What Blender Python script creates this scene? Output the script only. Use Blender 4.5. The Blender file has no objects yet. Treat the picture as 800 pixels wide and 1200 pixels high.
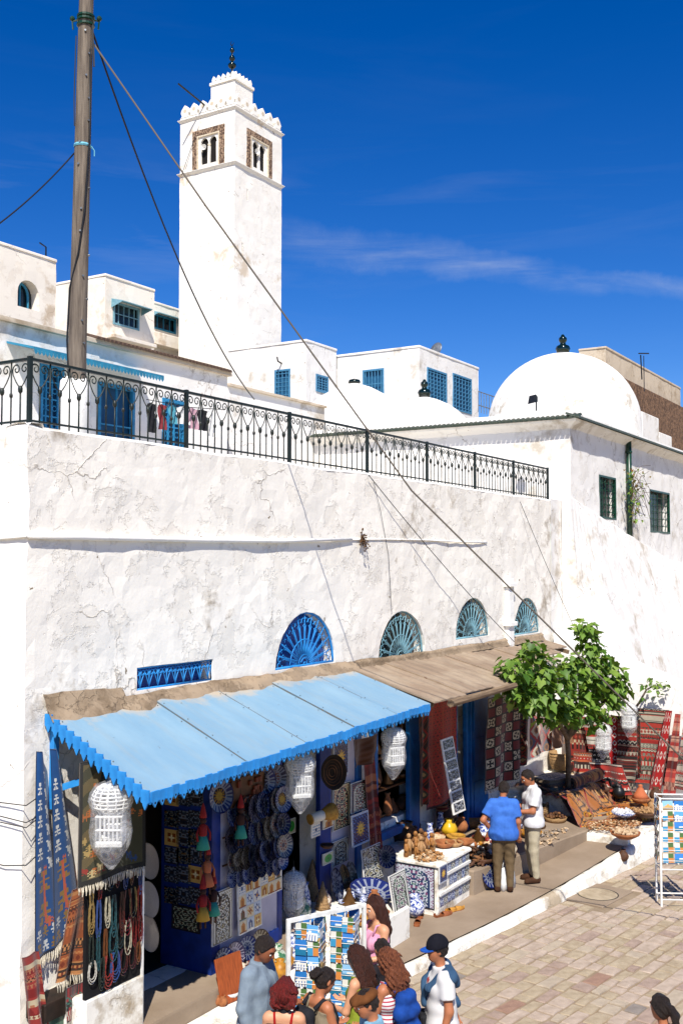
import bpy, bmesh, math, random
import numpy as np
from mathutils import Vector, Matrix, noise
from mathutils.geometry import delaunay_2d_cdt

R = math.radians
PI = math.pi
scn = bpy.context.scene
COL = scn.collection

# ------------------------------------------------------------------ camera
CAMZ = 5.42
YAW = R(31.6)            # angle between the shop wall (+X) and the viewing direction
PITCH = math.atan(62 / 1250)
cam_d = bpy.data.cameras.new('camera')
cam_d.sensor_fit = 'VERTICAL'; cam_d.sensor_height = 36.0; cam_d.lens = 37.5
cam_d.clip_start = 0.1; cam_d.clip_end = 3000
cam = bpy.data.objects.new('camera', cam_d); COL.objects.link(cam)
cam.location = (0, 0, CAMZ); cam.rotation_euler = (PI / 2 + PITCH, 0, YAW - PI / 2)
scn.camera = cam

# ------------------------------------------------------------------ sky and sun
SUN_AZ = (-0.84, -0.54); SUN_EL = R(50)
w = bpy.data.worlds.new('World'); scn.world = w; w.use_nodes = True
nt = w.node_tree; nt.nodes.clear()
wo = nt.nodes.new('ShaderNodeOutputWorld'); bg = nt.nodes.new('ShaderNodeBackground')
sk = nt.nodes.new('ShaderNodeTexSky'); sk.sky_type = 'NISHITA'; sk.sun_disc = False
sk.sun_elevation = SUN_EL; sk.sun_rotation = math.atan2(SUN_AZ[0], SUN_AZ[1])
sk.altitude = 1500; sk.air_density = 1.0; sk.dust_density = 0.0; sk.ozone_density = 4.0
hs = nt.nodes.new('ShaderNodeHueSaturation'); hs.inputs['Saturation'].default_value = 1.38; hs.inputs['Value'].default_value = 0.98
hs.inputs['Hue'].default_value = 0.516
# thin cirrus streaks, a noise laid on the sky dome
tcw = nt.nodes.new('ShaderNodeTexCoord')
mp = nt.nodes.new('ShaderNodeMapping'); mp.inputs['Rotation'].default_value = (0, 0, R(58)); mp.inputs['Scale'].default_value = (2.2, 4.0, 26.0)
mp.inputs['Location'].default_value = (0.4, 0.2, 1.5)
nz = nt.nodes.new('ShaderNodeTexNoise'); nz.inputs['Scale'].default_value = 1.0; nz.inputs['Detail'].default_value = 9; nz.inputs['Roughness'].default_value = 0.62
nz.inputs['Distortion'].default_value = 0.6
rp = nt.nodes.new('ShaderNodeValToRGB'); rp.color_ramp.elements[0].position = 0.50; rp.color_ramp.elements[1].position = 0.82
mp2 = nt.nodes.new('ShaderNodeMapping'); mp2.inputs['Location'].default_value = (1.3, 0.0, 0.35); mp2.inputs['Scale'].default_value = (1.5, 1.5, 6.5)
nz2 = nt.nodes.new('ShaderNodeTexNoise'); nz2.inputs['Scale'].default_value = 1.0; nz2.inputs['Detail'].default_value = 2
rp2 = nt.nodes.new('ShaderNodeValToRGB'); rp2.color_ramp.elements[0].position = 0.36; rp2.color_ramp.elements[1].position = 0.60
mul = nt.nodes.new('ShaderNodeMath'); mul.operation = 'MULTIPLY'
mul2 = nt.nodes.new('ShaderNodeMath'); mul2.operation = 'MULTIPLY'; mul2.inputs[1].default_value = 0.42
mx = nt.nodes.new('ShaderNodeMixRGB'); mx.inputs[2].default_value = (5.0, 5.4, 6.0, 1)
L = nt.links.new
L(tcw.outputs['Generated'], mp.inputs[0]); L(mp.outputs[0], nz.inputs['Vector']); L(nz.outputs['Fac'], rp.inputs[0])
L(tcw.outputs['Generated'], mp2.inputs[0]); L(mp2.outputs[0], nz2.inputs['Vector']); L(nz2.outputs['Fac'], rp2.inputs[0])
spz = nt.nodes.new('ShaderNodeSeparateXYZ'); rp3 = nt.nodes.new('ShaderNodeValToRGB'); cr3 = rp3.color_ramp   # the cirrus lies in one layer low in the sky
cr3.elements[0].position = 0.13; cr3.elements[0].color = (.1, .1, .1, 1); cr3.elements[1].position = 0.25; e3 = cr3.elements.new(0.29); e3.color = (1, 1, 1, 1); e3 = cr3.elements.new(0.38); e3.color = (.06, .06, .06, 1)
mul3 = nt.nodes.new('ShaderNodeMath'); mul3.operation = 'MULTIPLY'
L(tcw.outputs['Generated'], spz.inputs[0]); L(spz.outputs['Z'], rp3.inputs[0])
L(rp.outputs[0], mul.inputs[0]); L(rp2.outputs[0], mul.inputs[1]); L(mul.outputs[0], mul3.inputs[0]); L(rp3.outputs[0], mul3.inputs[1]); 
# one long thin cirrus streak lying across the sky beyond the domed roof
def vdot(v):
    q = nt.nodes.new('ShaderNodeVectorMath'); q.operation = 'DOT_PRODUCT'; q.inputs[1].default_value = v; L(tcw.outputs['Generated'], q.inputs[0]); return q.outputs['Value']
def mth(op, a, b_):
    q = nt.nodes.new('ShaderNodeMath'); q.operation = op
    for i_, v in ((0, a), (1, b_)):
        if isinstance(v, float): q.inputs[i_].default_value = v
        else: L(v, q.inputs[i_])
    return q.outputs[0]
def mrange(v, a, b_, c_, d_):
    q = nt.nodes.new('ShaderNodeMapRange'); L(v, q.inputs[0])
    for i_, x in ((1, a), (2, b_), (3, c_), (4, d_)): q.inputs[i_].default_value = x
    return q.outputs[0]
s1 = Vector((0.7881, 0.5393, 0.2968)).normalized(); s2 = Vector((0.9437, 0.2294, 0.2382)).normalized()      # two compass points the streak passes
sn = s1.cross(s2).normalized(); st = (s2 - s1).normalized()
nzs = nt.nodes.new('ShaderNodeTexNoise'); nzs.inputs['Scale'].default_value = 9; nzs.inputs['Detail'].default_value = 8; nzs.inputs['Roughness'].default_value = .65; L(tcw.outputs['Generated'], nzs.inputs['Vector'])
off = mth('MULTIPLY_ADD', nzs.outputs['Fac'], 0.05); off.node.inputs[2].default_value = -.025
dd = mth('ADD', vdot(sn), off); aa = mth('ABSOLUTE', dd, 0.0)
al = vdot(st); wd = mrange(al, st.dot(s1) - .02, st.dot(s2) + .05, .024, .010)
body = mrange(mth('DIVIDE', aa, wd), 0.0, 1.0, 1.0, 0.0)
msk = mth('MULTIPLY', mrange(al, st.dot(s1) - .07, st.dot(s1) + .03, 0.0, 1.0), mrange(al, st.dot(s2) + .05, st.dot(s2) + .35, 1.0, 0.0))
streak = mth('MULTIPLY', mth('MULTIPLY', body, msk), mrange(nz.outputs['Fac'], .36, .66, .0, 1.0)); streak = mth('MULTIPLY', streak, .85)
soft = mth('MULTIPLY', mul3.outputs[0], .5); L(mth('MAXIMUM', streak, soft), mul2.inputs[0])
L(sk.outputs[0], hs.inputs['Color']); L(hs.outputs[0], mx.inputs[1]); L(mul2.outputs[0], mx.inputs[0])
L(mx.outputs[0], bg.inputs[0]); bg.inputs[1].default_value = 0.10
L(bg.outputs[0], wo.inputs[0])

sd = bpy.data.lights.new('sun', 'SUN'); sd.energy = 5.0; sd.angle = R(0.53); sd.color = (1.0, 0.955, 0.88)
sun = bpy.data.objects.new('sun', sd); COL.objects.link(sun)
_s = Vector((SUN_AZ[0] * math.cos(SUN_EL), SUN_AZ[1] * math.cos(SUN_EL), math.sin(SUN_EL)))
sun.rotation_euler = _s.to_track_quat('Z', 'Y').to_euler(); sun.location = (0, -10, 40)

scn.view_settings.view_transform = 'Standard'; scn.view_settings.look = 'None'
scn.view_settings.exposure = 0.40; scn.view_settings.gamma = 1.0
scn.render.engine = 'CYCLES'
scn.cycles.max_bounces = 8; scn.cycles.diffuse_bounces = 3; scn.cycles.transparent_max_bounces = 12

# ------------------------------------------------------------------ survey helpers: turn a sight line into a point on a known plane
_cf = Vector((math.cos(YAW) * math.cos(PITCH), math.sin(YAW) * math.cos(PITCH), math.sin(PITCH)))
_cr = Vector((math.sin(YAW), -math.cos(YAW), 0))
_cu = _cr.cross(_cf)
CP = Vector((0, 0, CAMZ))
def ray(px, py): return _cf + _cr * ((px - 400) / 1250) + _cu * ((600 - py) / 1250)
def onY(px, py, Y): d = ray(px, py); return CP + d * (Y / d.y)
def onX(px, py, X): d = ray(px, py); return CP + d * (X / d.x)
def onZ(px, py, z): d = ray(px, py); return CP + d * ((z - CAMZ) / d.z)
def atD(px, py, D): return CP + ray(px, py) * D

# ------------------------------------------------------------------ materials
def c(h, a=1.0):
    h = h.lstrip('#'); o = []
    for i in (0, 2, 4):
        v = int(h[i:i + 2], 16) / 255
        o.append(v / 12.92 if v <= 0.04045 else ((v + 0.055) / 1.055) ** 2.4)
    return (o[0], o[1], o[2], a)
MATS = {}
def new_mat(name):
    m = bpy.data.materials.new(name); m.use_nodes = True; MATS[name] = m
    n = m.node_tree; b = n.nodes['Principled BSDF']
    return m, n, b
def mix_node(n, fac, a, b):
    x = n.nodes.new('ShaderNodeMixRGB')
    for i, v in ((0, fac), (1, a), (2, b)):
        if isinstance(v, (int, float)): x.inputs[i].default_value = v
        elif isinstance(v, tuple): x.inputs[i].default_value = v
        else: n.links.new(v, x.inputs[i])
    return x.outputs[0]
def noise_node(n, scale, detail=4, rough=0.55, vec=None, dist=0.0):
    t = n.nodes.new('ShaderNodeTexNoise'); t.inputs['Scale'].default_value = scale; t.inputs['Detail'].default_value = detail
    t.inputs['Roughness'].default_value = rough; t.inputs['Distortion'].default_value = dist
    if vec is None:
        q = n.nodes.new('ShaderNodeTexCoord'); vec = q.outputs['Object']
    n.links.new(vec, t.inputs['Vector'])
    return t.outputs['Fac']
def ramp(n, src, p0, p1, c0=(0, 0, 0, 1), c1=(1, 1, 1, 1)):
    r = n.nodes.new('ShaderNodeValToRGB'); e = r.color_ramp.elements
    e[0].position = p0; e[1].position = p1; e[0].color = c0; e[1].color = c1
    n.links.new(src, r.inputs[0]); return r.outputs[0]
def add_bump(n, b, src, strength, dist):
    u = n.nodes.new('ShaderNodeBump'); u.inputs['Strength'].default_value = strength; u.inputs['Distance'].default_value = dist
    n.links.new(src, u.inputs['Height']); 
    if b.inputs['Normal'].is_linked: n.links.new(b.inputs['Normal'].links[0].from_socket, u.inputs['Normal'])
    n.links.new(u.outputs[0], b.inputs['Normal'])
def mat(name, col, rough=0.7, col2=None, scale=8, p=(0.4, 0.65), bump=0.0, bscale=30, bdist=0.01, metal=0.0, spec=0.35, vec_scale=None):
    m, n, b = new_mat(name)
    col = c(col) if isinstance(col, str) else col
    b.inputs['Roughness'].default_value = rough; b.inputs['Metallic'].default_value = metal
    b.inputs['Specular IOR Level'].default_value = spec
    b.inputs['Base Color'].default_value = col
    vec = None
    if vec_scale:
        q = n.nodes.new('ShaderNodeTexCoord'); mpp = n.nodes.new('ShaderNodeMapping'); mpp.inputs['Scale'].default_value = vec_scale
        n.links.new(q.outputs['Object'], mpp.inputs[0]); vec = mpp.outputs[0]
    if col2 is not None:
        col2 = c(col2) if isinstance(col2, str) else col2
        f = ramp(n, noise_node(n, scale, 6, 0.6, vec), p[0], p[1])
        n.links.new(mix_node(n, f, col, col2), b.inputs['Base Color'])
    if bump: add_bump(n, b, noise_node(n, bscale, 6, 0.6, vec), bump, bdist)
    return m
def plaster(name, white, stain, amount, dirt='#8a7a64', bump=0.5, sc=1.0, crack=True):
    """whitewashed render: coats of lime, worn patches, damp stains, specks of exposed mortar"""
    m, n, b = new_mat(name); b.inputs['Roughness'].default_value = 0.9; b.inputs['Specular IOR Level'].default_value = 0.15
    q = n.nodes.new('ShaderNodeTexCoord'); O = q.outputs['Object']
    big = noise_node(n, 0.55 * sc, 5, 0.6, O, 0.3); mid = noise_node(n, 3.2 * sc, 8, 0.68, O, 0.2); fine = noise_node(n, 22 * sc, 6, 0.65, O)
    a = n.nodes.new('ShaderNodeMath'); a.operation = 'MULTIPLY_ADD'; n.links.new(mid, a.inputs[0]); a.inputs[1].default_value = 0.55
    n.links.new(big, a.inputs[2])
    f = ramp(n, a.outputs[0], 0.98 - 0.34 * amount, 1.06 - 0.2 * amount)
    base = mix_node(n, f, c(white), c(stain))
    # vertical rain streaks
    mpp = n.nodes.new('ShaderNodeMapping'); mpp.inputs['Scale'].default_value = (3.5, 3.5, 0.25); n.links.new(O, mpp.inputs[0])
    st = ramp(n, noise_node(n, 1.5, 5, 0.6, mpp.outputs[0]), 0.58, 0.75)
    sm = n.nodes.new('ShaderNodeMath'); sm.operation = 'MULTIPLY'; n.links.new(st, sm.inputs[0]); sm.inputs[1].default_value = 0.25 * amount
    base = mix_node(n, sm.outputs[0], base, c(stain))
    # small spots where the lime has fallen off
    sp = noise_node(n, 7 * sc, 3, 0.5, O, 0.5); sp2 = ramp(n, sp, 0.735 - 0.035 * amount, 0.755)
    base = mix_node(n, sp2, base, c(dirt))
    n.links.new(base, b.inputs['Base Color'])
    # hairline cracks, only here and there
    wv = n.nodes.new('ShaderNodeVectorMath'); wv.operation = 'MULTIPLY_ADD'; tn = n.nodes.new('ShaderNodeTexNoise'); tn.inputs['Scale'].default_value = 2.5; tn.inputs['Detail'].default_value = 6; n.links.new(O, tn.inputs['Vector'])
    n.links.new(tn.outputs['Color'], wv.inputs[0]); wv.inputs[1].default_value = (.5, .5, .5); n.links.new(O, wv.inputs[2])
    vo = n.nodes.new('ShaderNodeTexVoronoi'); vo.feature = 'DISTANCE_TO_EDGE'; vo.inputs['Scale'].default_value = 0.8 * sc; n.links.new(wv.outputs[0], vo.inputs['Vector'])
    ck = ramp(n, vo.outputs['Distance'], 0.0, 0.009, (1, 1, 1, 1), (0, 0, 0, 1)); cm = n.nodes.new('ShaderNodeMath'); cm.operation = 'MULTIPLY'
    n.links.new(ck, cm.inputs[0]); n.links.new(ramp(n, noise_node(n, 0.9 * sc, 3, .5, O), .5, .58), cm.inputs[1])
    # flaked coats: sharp-edged shallow steps, slightly greyer where the top coat has gone
    pl = ramp(n, noise_node(n, 1.5 * sc, 10, 0.68, O, 0.15), 0.535, 0.555); pk = n.nodes.new('ShaderNodeMath'); pk.operation = 'MULTIPLY'; n.links.new(pl, pk.inputs[0]); pk.inputs[1].default_value = 0.55 * amount
    base = mix_node(n, pk.outputs[0], base, c(stain)); cf_ = n.nodes.new('ShaderNodeMath'); cf_.operation = 'MULTIPLY'; n.links.new(cm.outputs[0], cf_.inputs[0]); cf_.inputs[1].default_value = .6
    n.links.new(mix_node(n, cf_.outputs[0], base, c(dirt)), b.inputs['Base Color'])
    add_bump(n, b, mid, bump * 0.32, 0.035); add_bump(n, b, fine, bump * 0.5, 0.006)
    u_ = n.nodes.new('ShaderNodeMath'); u_.operation = 'SUBTRACT'; n.links.new(cm.outputs[0], u_.inputs[1]); n.links.new(pl, u_.inputs[0]); u2 = n.nodes.new('ShaderNodeMath'); u2.operation = 'MULTIPLY'; n.links.new(u_.outputs[0], u2.inputs[0]); u2.inputs[1].default_value = 1.0
    iv = n.nodes.new('ShaderNodeMath'); iv.operation = 'SUBTRACT'; iv.inputs[0].default_value = 1; n.links.new(u2.outputs[0], iv.inputs[1])
    add_bump(n, b, iv.outputs[0], bump * 0.7, 0.009)
    return m
def attr_mat(name, rough=0.8, bump=0.0, bscale=200, spec=0.3, var=0.12, sheen=0.0, coat=0.0):
    """printed, woven or glazed pattern held in the mesh's colour attribute"""
    m, n, b = new_mat(name); b.inputs['Roughness'].default_value = rough; b.inputs['Specular IOR Level'].default_value = spec
    a = n.nodes.new('ShaderNodeAttribute'); a.attribute_name = 'Col'
    f = noise_node(n, 14, 4)
    h = n.nodes.new('ShaderNodeHueSaturation'); n.links.new(a.outputs['Color'], h.inputs['Color'])
    mr = n.nodes.new('ShaderNodeMapRange'); mr.inputs[3].default_value = 1 - var; mr.inputs[4].default_value = 1 + var
    n.links.new(f, mr.inputs[0]); n.links.new(mr.outputs[0], h.inputs['Value']); n.links.new(h.outputs[0], b.inputs['Base Color'])
    if sheen: b.inputs['Sheen Weight'].default_value = sheen
    if coat: b.inputs['Coat Weight'].default_value = coat
    if bump: add_bump(n, b, noise_node(n, bscale, 3), bump, 0.004)
    return m

# ------------------------------------------------------------------ mesh helpers
class MB:
    def __init__(s): s.v = []; s.f = []; s.m = []; s.mi = 0
    def add(s, vs, fs):
        o = len(s.v); s.v.extend([tuple(x) for x in vs]); s.f.extend([tuple(i + o for i in f) for f in fs]); s.m.extend([s.mi] * len(fs)); return s
    def box(s, x0, x1, y0, y1, z0, z1):
        return s.add([(x0, y0, z0), (x1, y0, z0), (x1, y1, z0), (x0, y1, z0), (x0, y0, z1), (x1, y0, z1), (x1, y1, z1), (x0, y1, z1)],
                     [(0, 3, 2, 1), (4, 5, 6, 7), (0, 1, 5, 4), (1, 2, 6, 5), (2, 3, 7, 6), (3, 0, 4, 7)])
    def bbox(s, x0, x1, y0, y1, z0, z1, b=0.01):
        """box with chamfered vertical and top edges"""
        return s.prism([(x0 + b, y0), (x1 - b, y0), (x1, y0 + b), (x1, y1 - b), (x1 - b, y1), (x0 + b, y1), (x0, y1 - b), (x0, y0 + b)], z0, z1, b)
    def prism(s, pts, z0, z1, b=0.0):
        n = len(pts); cx = sum(p[0] for p in pts) / n; cy = sum(p[1] for p in pts) / n
        rings = [[(x, y, z0) for x, y in pts]]
        if b:
            rings.append([(x, y, z1 - b) for x, y in pts])
            q = []
            for x, y in pts:
                d = math.hypot(x - cx, y - cy) or 1; k = max(0, 1 - b * 1.2 / d); q.append((cx + (x - cx) * k, cy + (y - cy) * k, z1))
            rings.append(q)
        else: rings.append([(x, y, z1) for x, y in pts])
        return s.loft(rings, True, True)
    def loft(s, rings, cap0=False, cap1=False, closed=True):
        n = len(rings[0]); vs = [p for r in rings for p in r]; fs = []
        for i in range(len(rings) - 1):
            for j in range(n if closed else n - 1):
                k = (j + 1) % n; fs.append((i * n + j, i * n + k, (i + 1) * n + k, (i + 1) * n + j))
        if cap0: fs.append(tuple(reversed(range(n))))
        if cap1: fs.append(tuple(range((len(rings) - 1) * n, len(rings) * n)))
        return s.add(vs, fs)
    def lathe(s, prof, n=20, ctr=(0, 0, 0), axis='z', cap=True):
        rings = []
        for r, h in prof:
            ring = []
            for i in range(n):
                a = 2 * PI * i / n; x, y = r * math.cos(a), r * math.sin(a)
                p = (x, y, h) if axis == 'z' else ((x, -h, y) if axis == 'y' else (h, x, y))
                ring.append((p[0] + ctr[0], p[1] + ctr[1], p[2] + ctr[2]))
            rings.append(ring)
        return s.loft(rings, cap, cap)
    def tube(s, pts, r, n=6, cap=True):
        P = [Vector(p) for p in pts]; rings = []
        rr = r if isinstance(r, (list, tuple)) else [r] * len(P)
        up = None
        for i, p in enumerate(P):
            t = (P[min(i + 1, len(P) - 1)] - P[max(i - 1, 0)]).normalized()
            if up is None: up = Vector((0, 0, 1)) if abs(t.z) < 0.9 else Vector((1, 0, 0))
            a = t.cross(up).normalized(); b_ = a.cross(t).normalized(); up = b_
            rings.append([tuple(p + (a * math.cos(2 * PI * j / n) + b_ * math.sin(2 * PI * j / n)) * rr[i]) for j in range(n)])
        return s.loft(rings, cap, cap)
    def bar(s, a, b, w, h=None):
        """square bar between two points"""
        h = h or w; a = Vector(a); b = Vector(b); t = (b - a).normalized()
        up = Vector((0, 0, 1)) if abs(t.z) < 0.95 else Vector((0, 1, 0))
        x = t.cross(up).normalized() * (w / 2); y = x.cross(t).normalized() * (h / 2)
        return s.loft([[tuple(p - x - y), tuple(p + x - y), tuple(p + x + y), tuple(p - x + y)] for p in (a, b)], True, True)
    def sphere(s, ctr, r, n=10, m=6, sq=(1, 1, 1)):
        rings = []
        for i in range(1, m):
            t = PI * i / m; rings.append([(ctr[0] + r * sq[0] * math.sin(t) * math.cos(2 * PI * j / n), ctr[1] + r * sq[1] * math.sin(t) * math.sin(2 * PI * j / n), ctr[2] - r * sq[2] * math.cos(t)) for j in range(n)])
        o = len(s.v); s.loft(rings)
        s.v.append((ctr[0], ctr[1], ctr[2] - r * sq[2])); s.v.append((ctr[0], ctr[1], ctr[2] + r * sq[2]))
        a, b_ = len(s.v) - 2, len(s.v) - 1; q = o + (m - 2) * n
        for j in range(n):
            k = (j + 1) % n; s.f.append((a, o + k, o + j)); s.f.append((b_, q + j, q + k)); s.m.extend([s.mi] * 2)
        return s
    def mesh(s, name, mats, smooth=False):
        me = bpy.data.meshes.new(name); me.from_pydata(s.v, [], s.f)
        mats = mats if isinstance(mats, (list, tuple)) else [mats]
        for q in mats: me.materials.append(MATS[q] if isinstance(q, str) else q)
        if len(mats) > 1: me.polygons.foreach_set('material_index', s.m)
        if smooth: me.polygons.foreach_set('use_smooth', [True] * len(s.f))
        me.update(); return me
    def build(s, name, mats, parent=None, smooth=False, local=False):
        return link(name, s.mesh(name, mats, smooth), parent, local)
def link(name, me, parent=None, local=False, loc=None):
    o = bpy.data.objects.new(name, me); COL.objects.link(o)
    if parent is not None:
        o.parent = parent
        if not local: o.location = -world_loc(parent)
    if loc is not None: o.location = loc
    return o
def world_loc(o):
    v = Vector((0, 0, 0))
    while o is not None: v = v + o.location; o = o.parent
    return v
def tag(o, label=None, cat=None, group=None, kind=None):
    if label: o['label'] = label
    if cat: o['category'] = cat
    if group: o['group'] = group
    if kind: o['kind'] = kind
    return o
def thing(name, label, cat, loc=(0, 0, 0), rot=0.0, group=None):
    o = bpy.data.objects.new(name, None); COL.objects.link(o); o.empty_display_size = 0.1
    o.location = loc; o.rotation_euler = (0, 0, rot) if not isinstance(rot, tuple) else rot
    return tag(o, label, cat, group, 'thing' if cat else None)
def kids(o): return [x for x in COL.objects if x.parent == o]
def copy_tree(o, parent=None, loc=None, rot=None, children=None):
    q = o.copy(); COL.objects.link(q); q.parent = parent
    for ch in (children if children is not None else kids(o)):
        k = ch.copy(); COL.objects.link(k); k.parent = q
    if loc is not None: q.location = loc
    if rot is not None: q.rotation_euler = (0, 0, rot)
    return q
def N(x, y, z, s=1.0, seed=0): return noise.noise(Vector((x * s + seed, y * s + seed * 1.7, z * s - seed)))
def fr(x, y, z, s=1.0, seed=0, o=4):
    return noise.fractal(Vector((x * s + seed, y * s + seed * 1.3, z * s)), 1.0, 2.0, o)

def inside(pt, poly):
    x, y = pt; r = False; j = len(poly) - 1
    for i in range(len(poly)):
        xi, yi = poly[i]; xj, yj = poly[j]
        if (yi > y) != (yj > y) and x < (xj - xi) * (y - yi) / (yj - yi) + xi: r = not r
        j = i
    return r
def dens(poly, sp):
    o = []
    for i, p in enumerate(poly):
        q = poly[(i + 1) % len(poly)]; L_ = math.hypot(q[0] - p[0], q[1] - p[1]); n = max(1, int(L_ / sp))
        for k in range(n): o.append((p[0] + (q[0] - p[0]) * k / n, p[1] + (q[1] - p[1]) * k / n))
    return o
def wall_panel(name, mapf, outline, holes, sp, depth, mats, parent, smooth=True, jamb_mat=0):
    """a wall face with real openings: constrained triangulation in (u, v), reveals going back by depth; mapf(u, v, w) gives the 3-D point"""
    ol = dens(outline, sp); hl = [dens(h, sp * 1.0) for h in holes]
    vs = [Vector(p) for p in ol]; ed = [(i, (i + 1) % len(ol)) for i in range(len(ol))]
    for h in hl:
        o = len(vs); vs += [Vector(p) for p in h]; ed += [(o + i, o + (i + 1) % len(h)) for i in range(len(h))]
    us = [p[0] for p in outline]; wsv = [p[1] for p in outline]
    rnd = random.Random(5); nu = int((max(us) - min(us)) / sp); nv = int((max(wsv) - min(wsv)) / sp)
    for i in range(1, nu):
        for j in range(1, nv):
            p = (min(us) + i * sp + rnd.uniform(-.2, .2) * sp, min(wsv) + j * sp + rnd.uniform(-.2, .2) * sp)
            if not inside(p, outline) or any(inside(p, h) for h in holes): continue
            vs.append(Vector(p))
    V, E, F, *_ = delaunay_2d_cdt(vs, ed, [], 0, 1e-4)
    b = MB(); fs = []
    for f in F:
        cx = sum(V[i][0] for i in f) / 3; cy = sum(V[i][1] for i in f) / 3
        if inside((cx, cy), outline) and not any(inside((cx, cy), h) for h in holes): fs.append(tuple(f))
    b.add([mapf(p[0], p[1], 0) for p in V], fs)
    for h in hl:
        b.mi = jamb_mat
        b.loft([[mapf(p[0], p[1], 0) for p in h], [mapf(p[0], p[1], depth) for p in h]])
    return b.build(name, mats, parent, smooth=False)
def grid_print(name, pos, nu, nv, colf, matn, parent=None, local=False, smooth=True, thick=0.0, back=None):
    """a sheet of nu x nv cells placed by pos(u, v) whose cells carry the colours colf(U, V) (printed or woven pattern)"""
    b = MB()
    vs = [pos(i / nu, j / nv) for j in range(nv + 1) for i in range(nu + 1)]
    fs = [(j * (nu + 1) + i, j * (nu + 1) + i + 1, (j + 1) * (nu + 1) + i + 1, (j + 1) * (nu + 1) + i) for j in range(nv) for i in range(nu)]
    U, V = np.meshgrid((np.arange(nu) + .5) / nu, (np.arange(nv) + .5) / nv)
    C = np.asarray(colf(U, V), dtype=np.float32).reshape(-1, 3)
    b.add(vs, fs)
    if thick:
        # second skin behind, so the cloth has an edge and a back
        P = [Vector(p) for p in vs]; n0 = (P[1] - P[0]).cross(P[nu + 1] - P[0]).normalized() * thick
        o = len(vs); b.add([tuple(p - n0) for p in P], [tuple(reversed(f)) for f in fs]); 
        rim = [i for i in range(nu + 1)] + [(j) * (nu + 1) + nu for j in range(1, nv + 1)] + [nv * (nu + 1) + i for i in range(nu - 1, -1, -1)] + [j * (nu + 1) for j in range(nv - 1, 0, -1)]
        rf = [(rim[k], rim[(k + 1) % len(rim)], rim[(k + 1) % len(rim)] + o, rim[k] + o) for k in range(len(rim))]
        b.f.extend(rf); b.m.extend([0] * len(rf))
        C = np.vstack([C, C * 0.8, np.tile(C.mean(0) * .8, (len(rf), 1))])
    me = b.mesh(name, matn, smooth)
    a = me.attributes.new('Col', 'FLOAT_COLOR', 'FACE')
    a.data.foreach_set('color', np.hstack([C, np.ones((len(C), 1), np.float32)]).astype(np.float32).ravel())
    return link(name, me, parent, local)
# ------------------------------------------------------------------ material library
plaster('plaster_main', '#f4eee2', '#b4a896', 0.26, bump=0.85)
plaster('plaster_side', '#f4f1ea', '#c9bfb0', 0.25, bump=0.5)
plaster('plaster_clean', '#ece8e1', '#c2b8a8', 0.34, bump=0.55)
plaster('plaster_minaret', '#f1ece2', '#d6c6b0', 0.22, bump=0.45)
plaster('plaster_cream', '#f2e8d8', '#cdb9a0', 0.35, bump=0.4)
plaster('plaster_beige', '#cdbda6', '#a8957c', 0.45, bump=0.45)
plaster('plaster_mortar', '#a08c74', '#7c6a55', 0.7, dirt='#5c4c3c', bump=1.0, sc=2.0)
plaster('whitewash_low', '#ece8dd', '#ac9c84', 0.55, dirt='#8a7860', bump=0.8, sc=1.8)
plaster('roof_lime', '#e9e5db', '#b9ae9c', 0.5, bump=0.5)
mat('cement', '#85735f', 0.9, '#9a8874', 1.2, (0.35, 0.7), 0.5, 26, 0.01)
mat('sand_joint', '#85735c', 0.95, '#9c8a74', 3, (0.35, 0.7), 0.6, 40, 0.01)
mat('earth', '#9a8868', 0.95, '#b3a281', 1.5, (0.35, 0.7), 0.4, 20, 0.01)
for i, (a, b2) in enumerate((('#b0a086', '#94836a'), ('#b8a694', '#9c8a78'), ('#a89282', '#8a7668'), ('#a39480', '#b3a48e'), ('#9c7c68', '#86695a'), ('#8c8278', '#786e66'))):
    mat('paver_%d' % i, a, 0.75, b2, 6, (0.35, 0.68), 0.7, 22, 0.012)
mat('iron_dark', '#15201a', 0.5, '#3a2a1e', 9, (0.55, 0.75), 0.2, 60, 0.003, spec=0.5)
mat('iron_green', '#0f3a25', 0.4, '#2a3324', 9, (0.5, 0.75), 0.2, 60, 0.003, spec=0.5)
mat('paint_green', '#0c3324', 0.35, '#163f2c', 9, spec=0.5)
mat('green_tile', '#22342a', 0.5, '#4a4c3a', 30, (0.4, 0.6), spec=0.6)
mat('green_glaze', '#06180f', 0.12, spec=0.7)
mat('wood_pole', '#84786a', 0.9, '#564c44', 4, (0.35, 0.65), 0.8, 14, 0.012, vec_scale=(6, 6, 0.35))
mat('wood_beam', '#8a745a', 0.85, '#5f4c3a', 4, (0.35, 0.65), 0.6, 14, 0.01, vec_scale=(0.5, 6, 6))
mat('wood_brown', '#6b4526', 0.6, '#4a2c17', 8, (0.35, 0.65), 0.3, 40, 0.004)
mat('cable_black', '#15161a', 0.5)
mat('cable_grey', '#8d857a', 0.6)
mat('rope_blue', '#6fb4c8', 0.7)
mat('paint_blue', '#1565a8', 0.5, '#0f4d86', 5, (0.4, 0.7), 0.2, 30, 0.004)
mat('paint_blue_light', '#2b8fd6', 0.55, '#1f78bd', 7, (0.4, 0.7), 0.2, 30, 0.004)
mat('paint_blue_deep', '#12307c', 0.55, '#0c245e', 5, (0.4, 0.7), 0.15, 30, 0.004)
mat('paint_teal', '#2f86a6', 0.5, '#276f8c', 6, (0.4, 0.7))
mat('paint_teal_pale', '#7fa9b4', 0.55, '#5f8f9e', 10, (0.4, 0.7))
mat('pane_blue', '#0c4a9c', 0.25, '#083a80', 3)
mat('pane_dark', '#101c22', 0.25, '#1a2a30', 3, spec=0.6)
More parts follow.
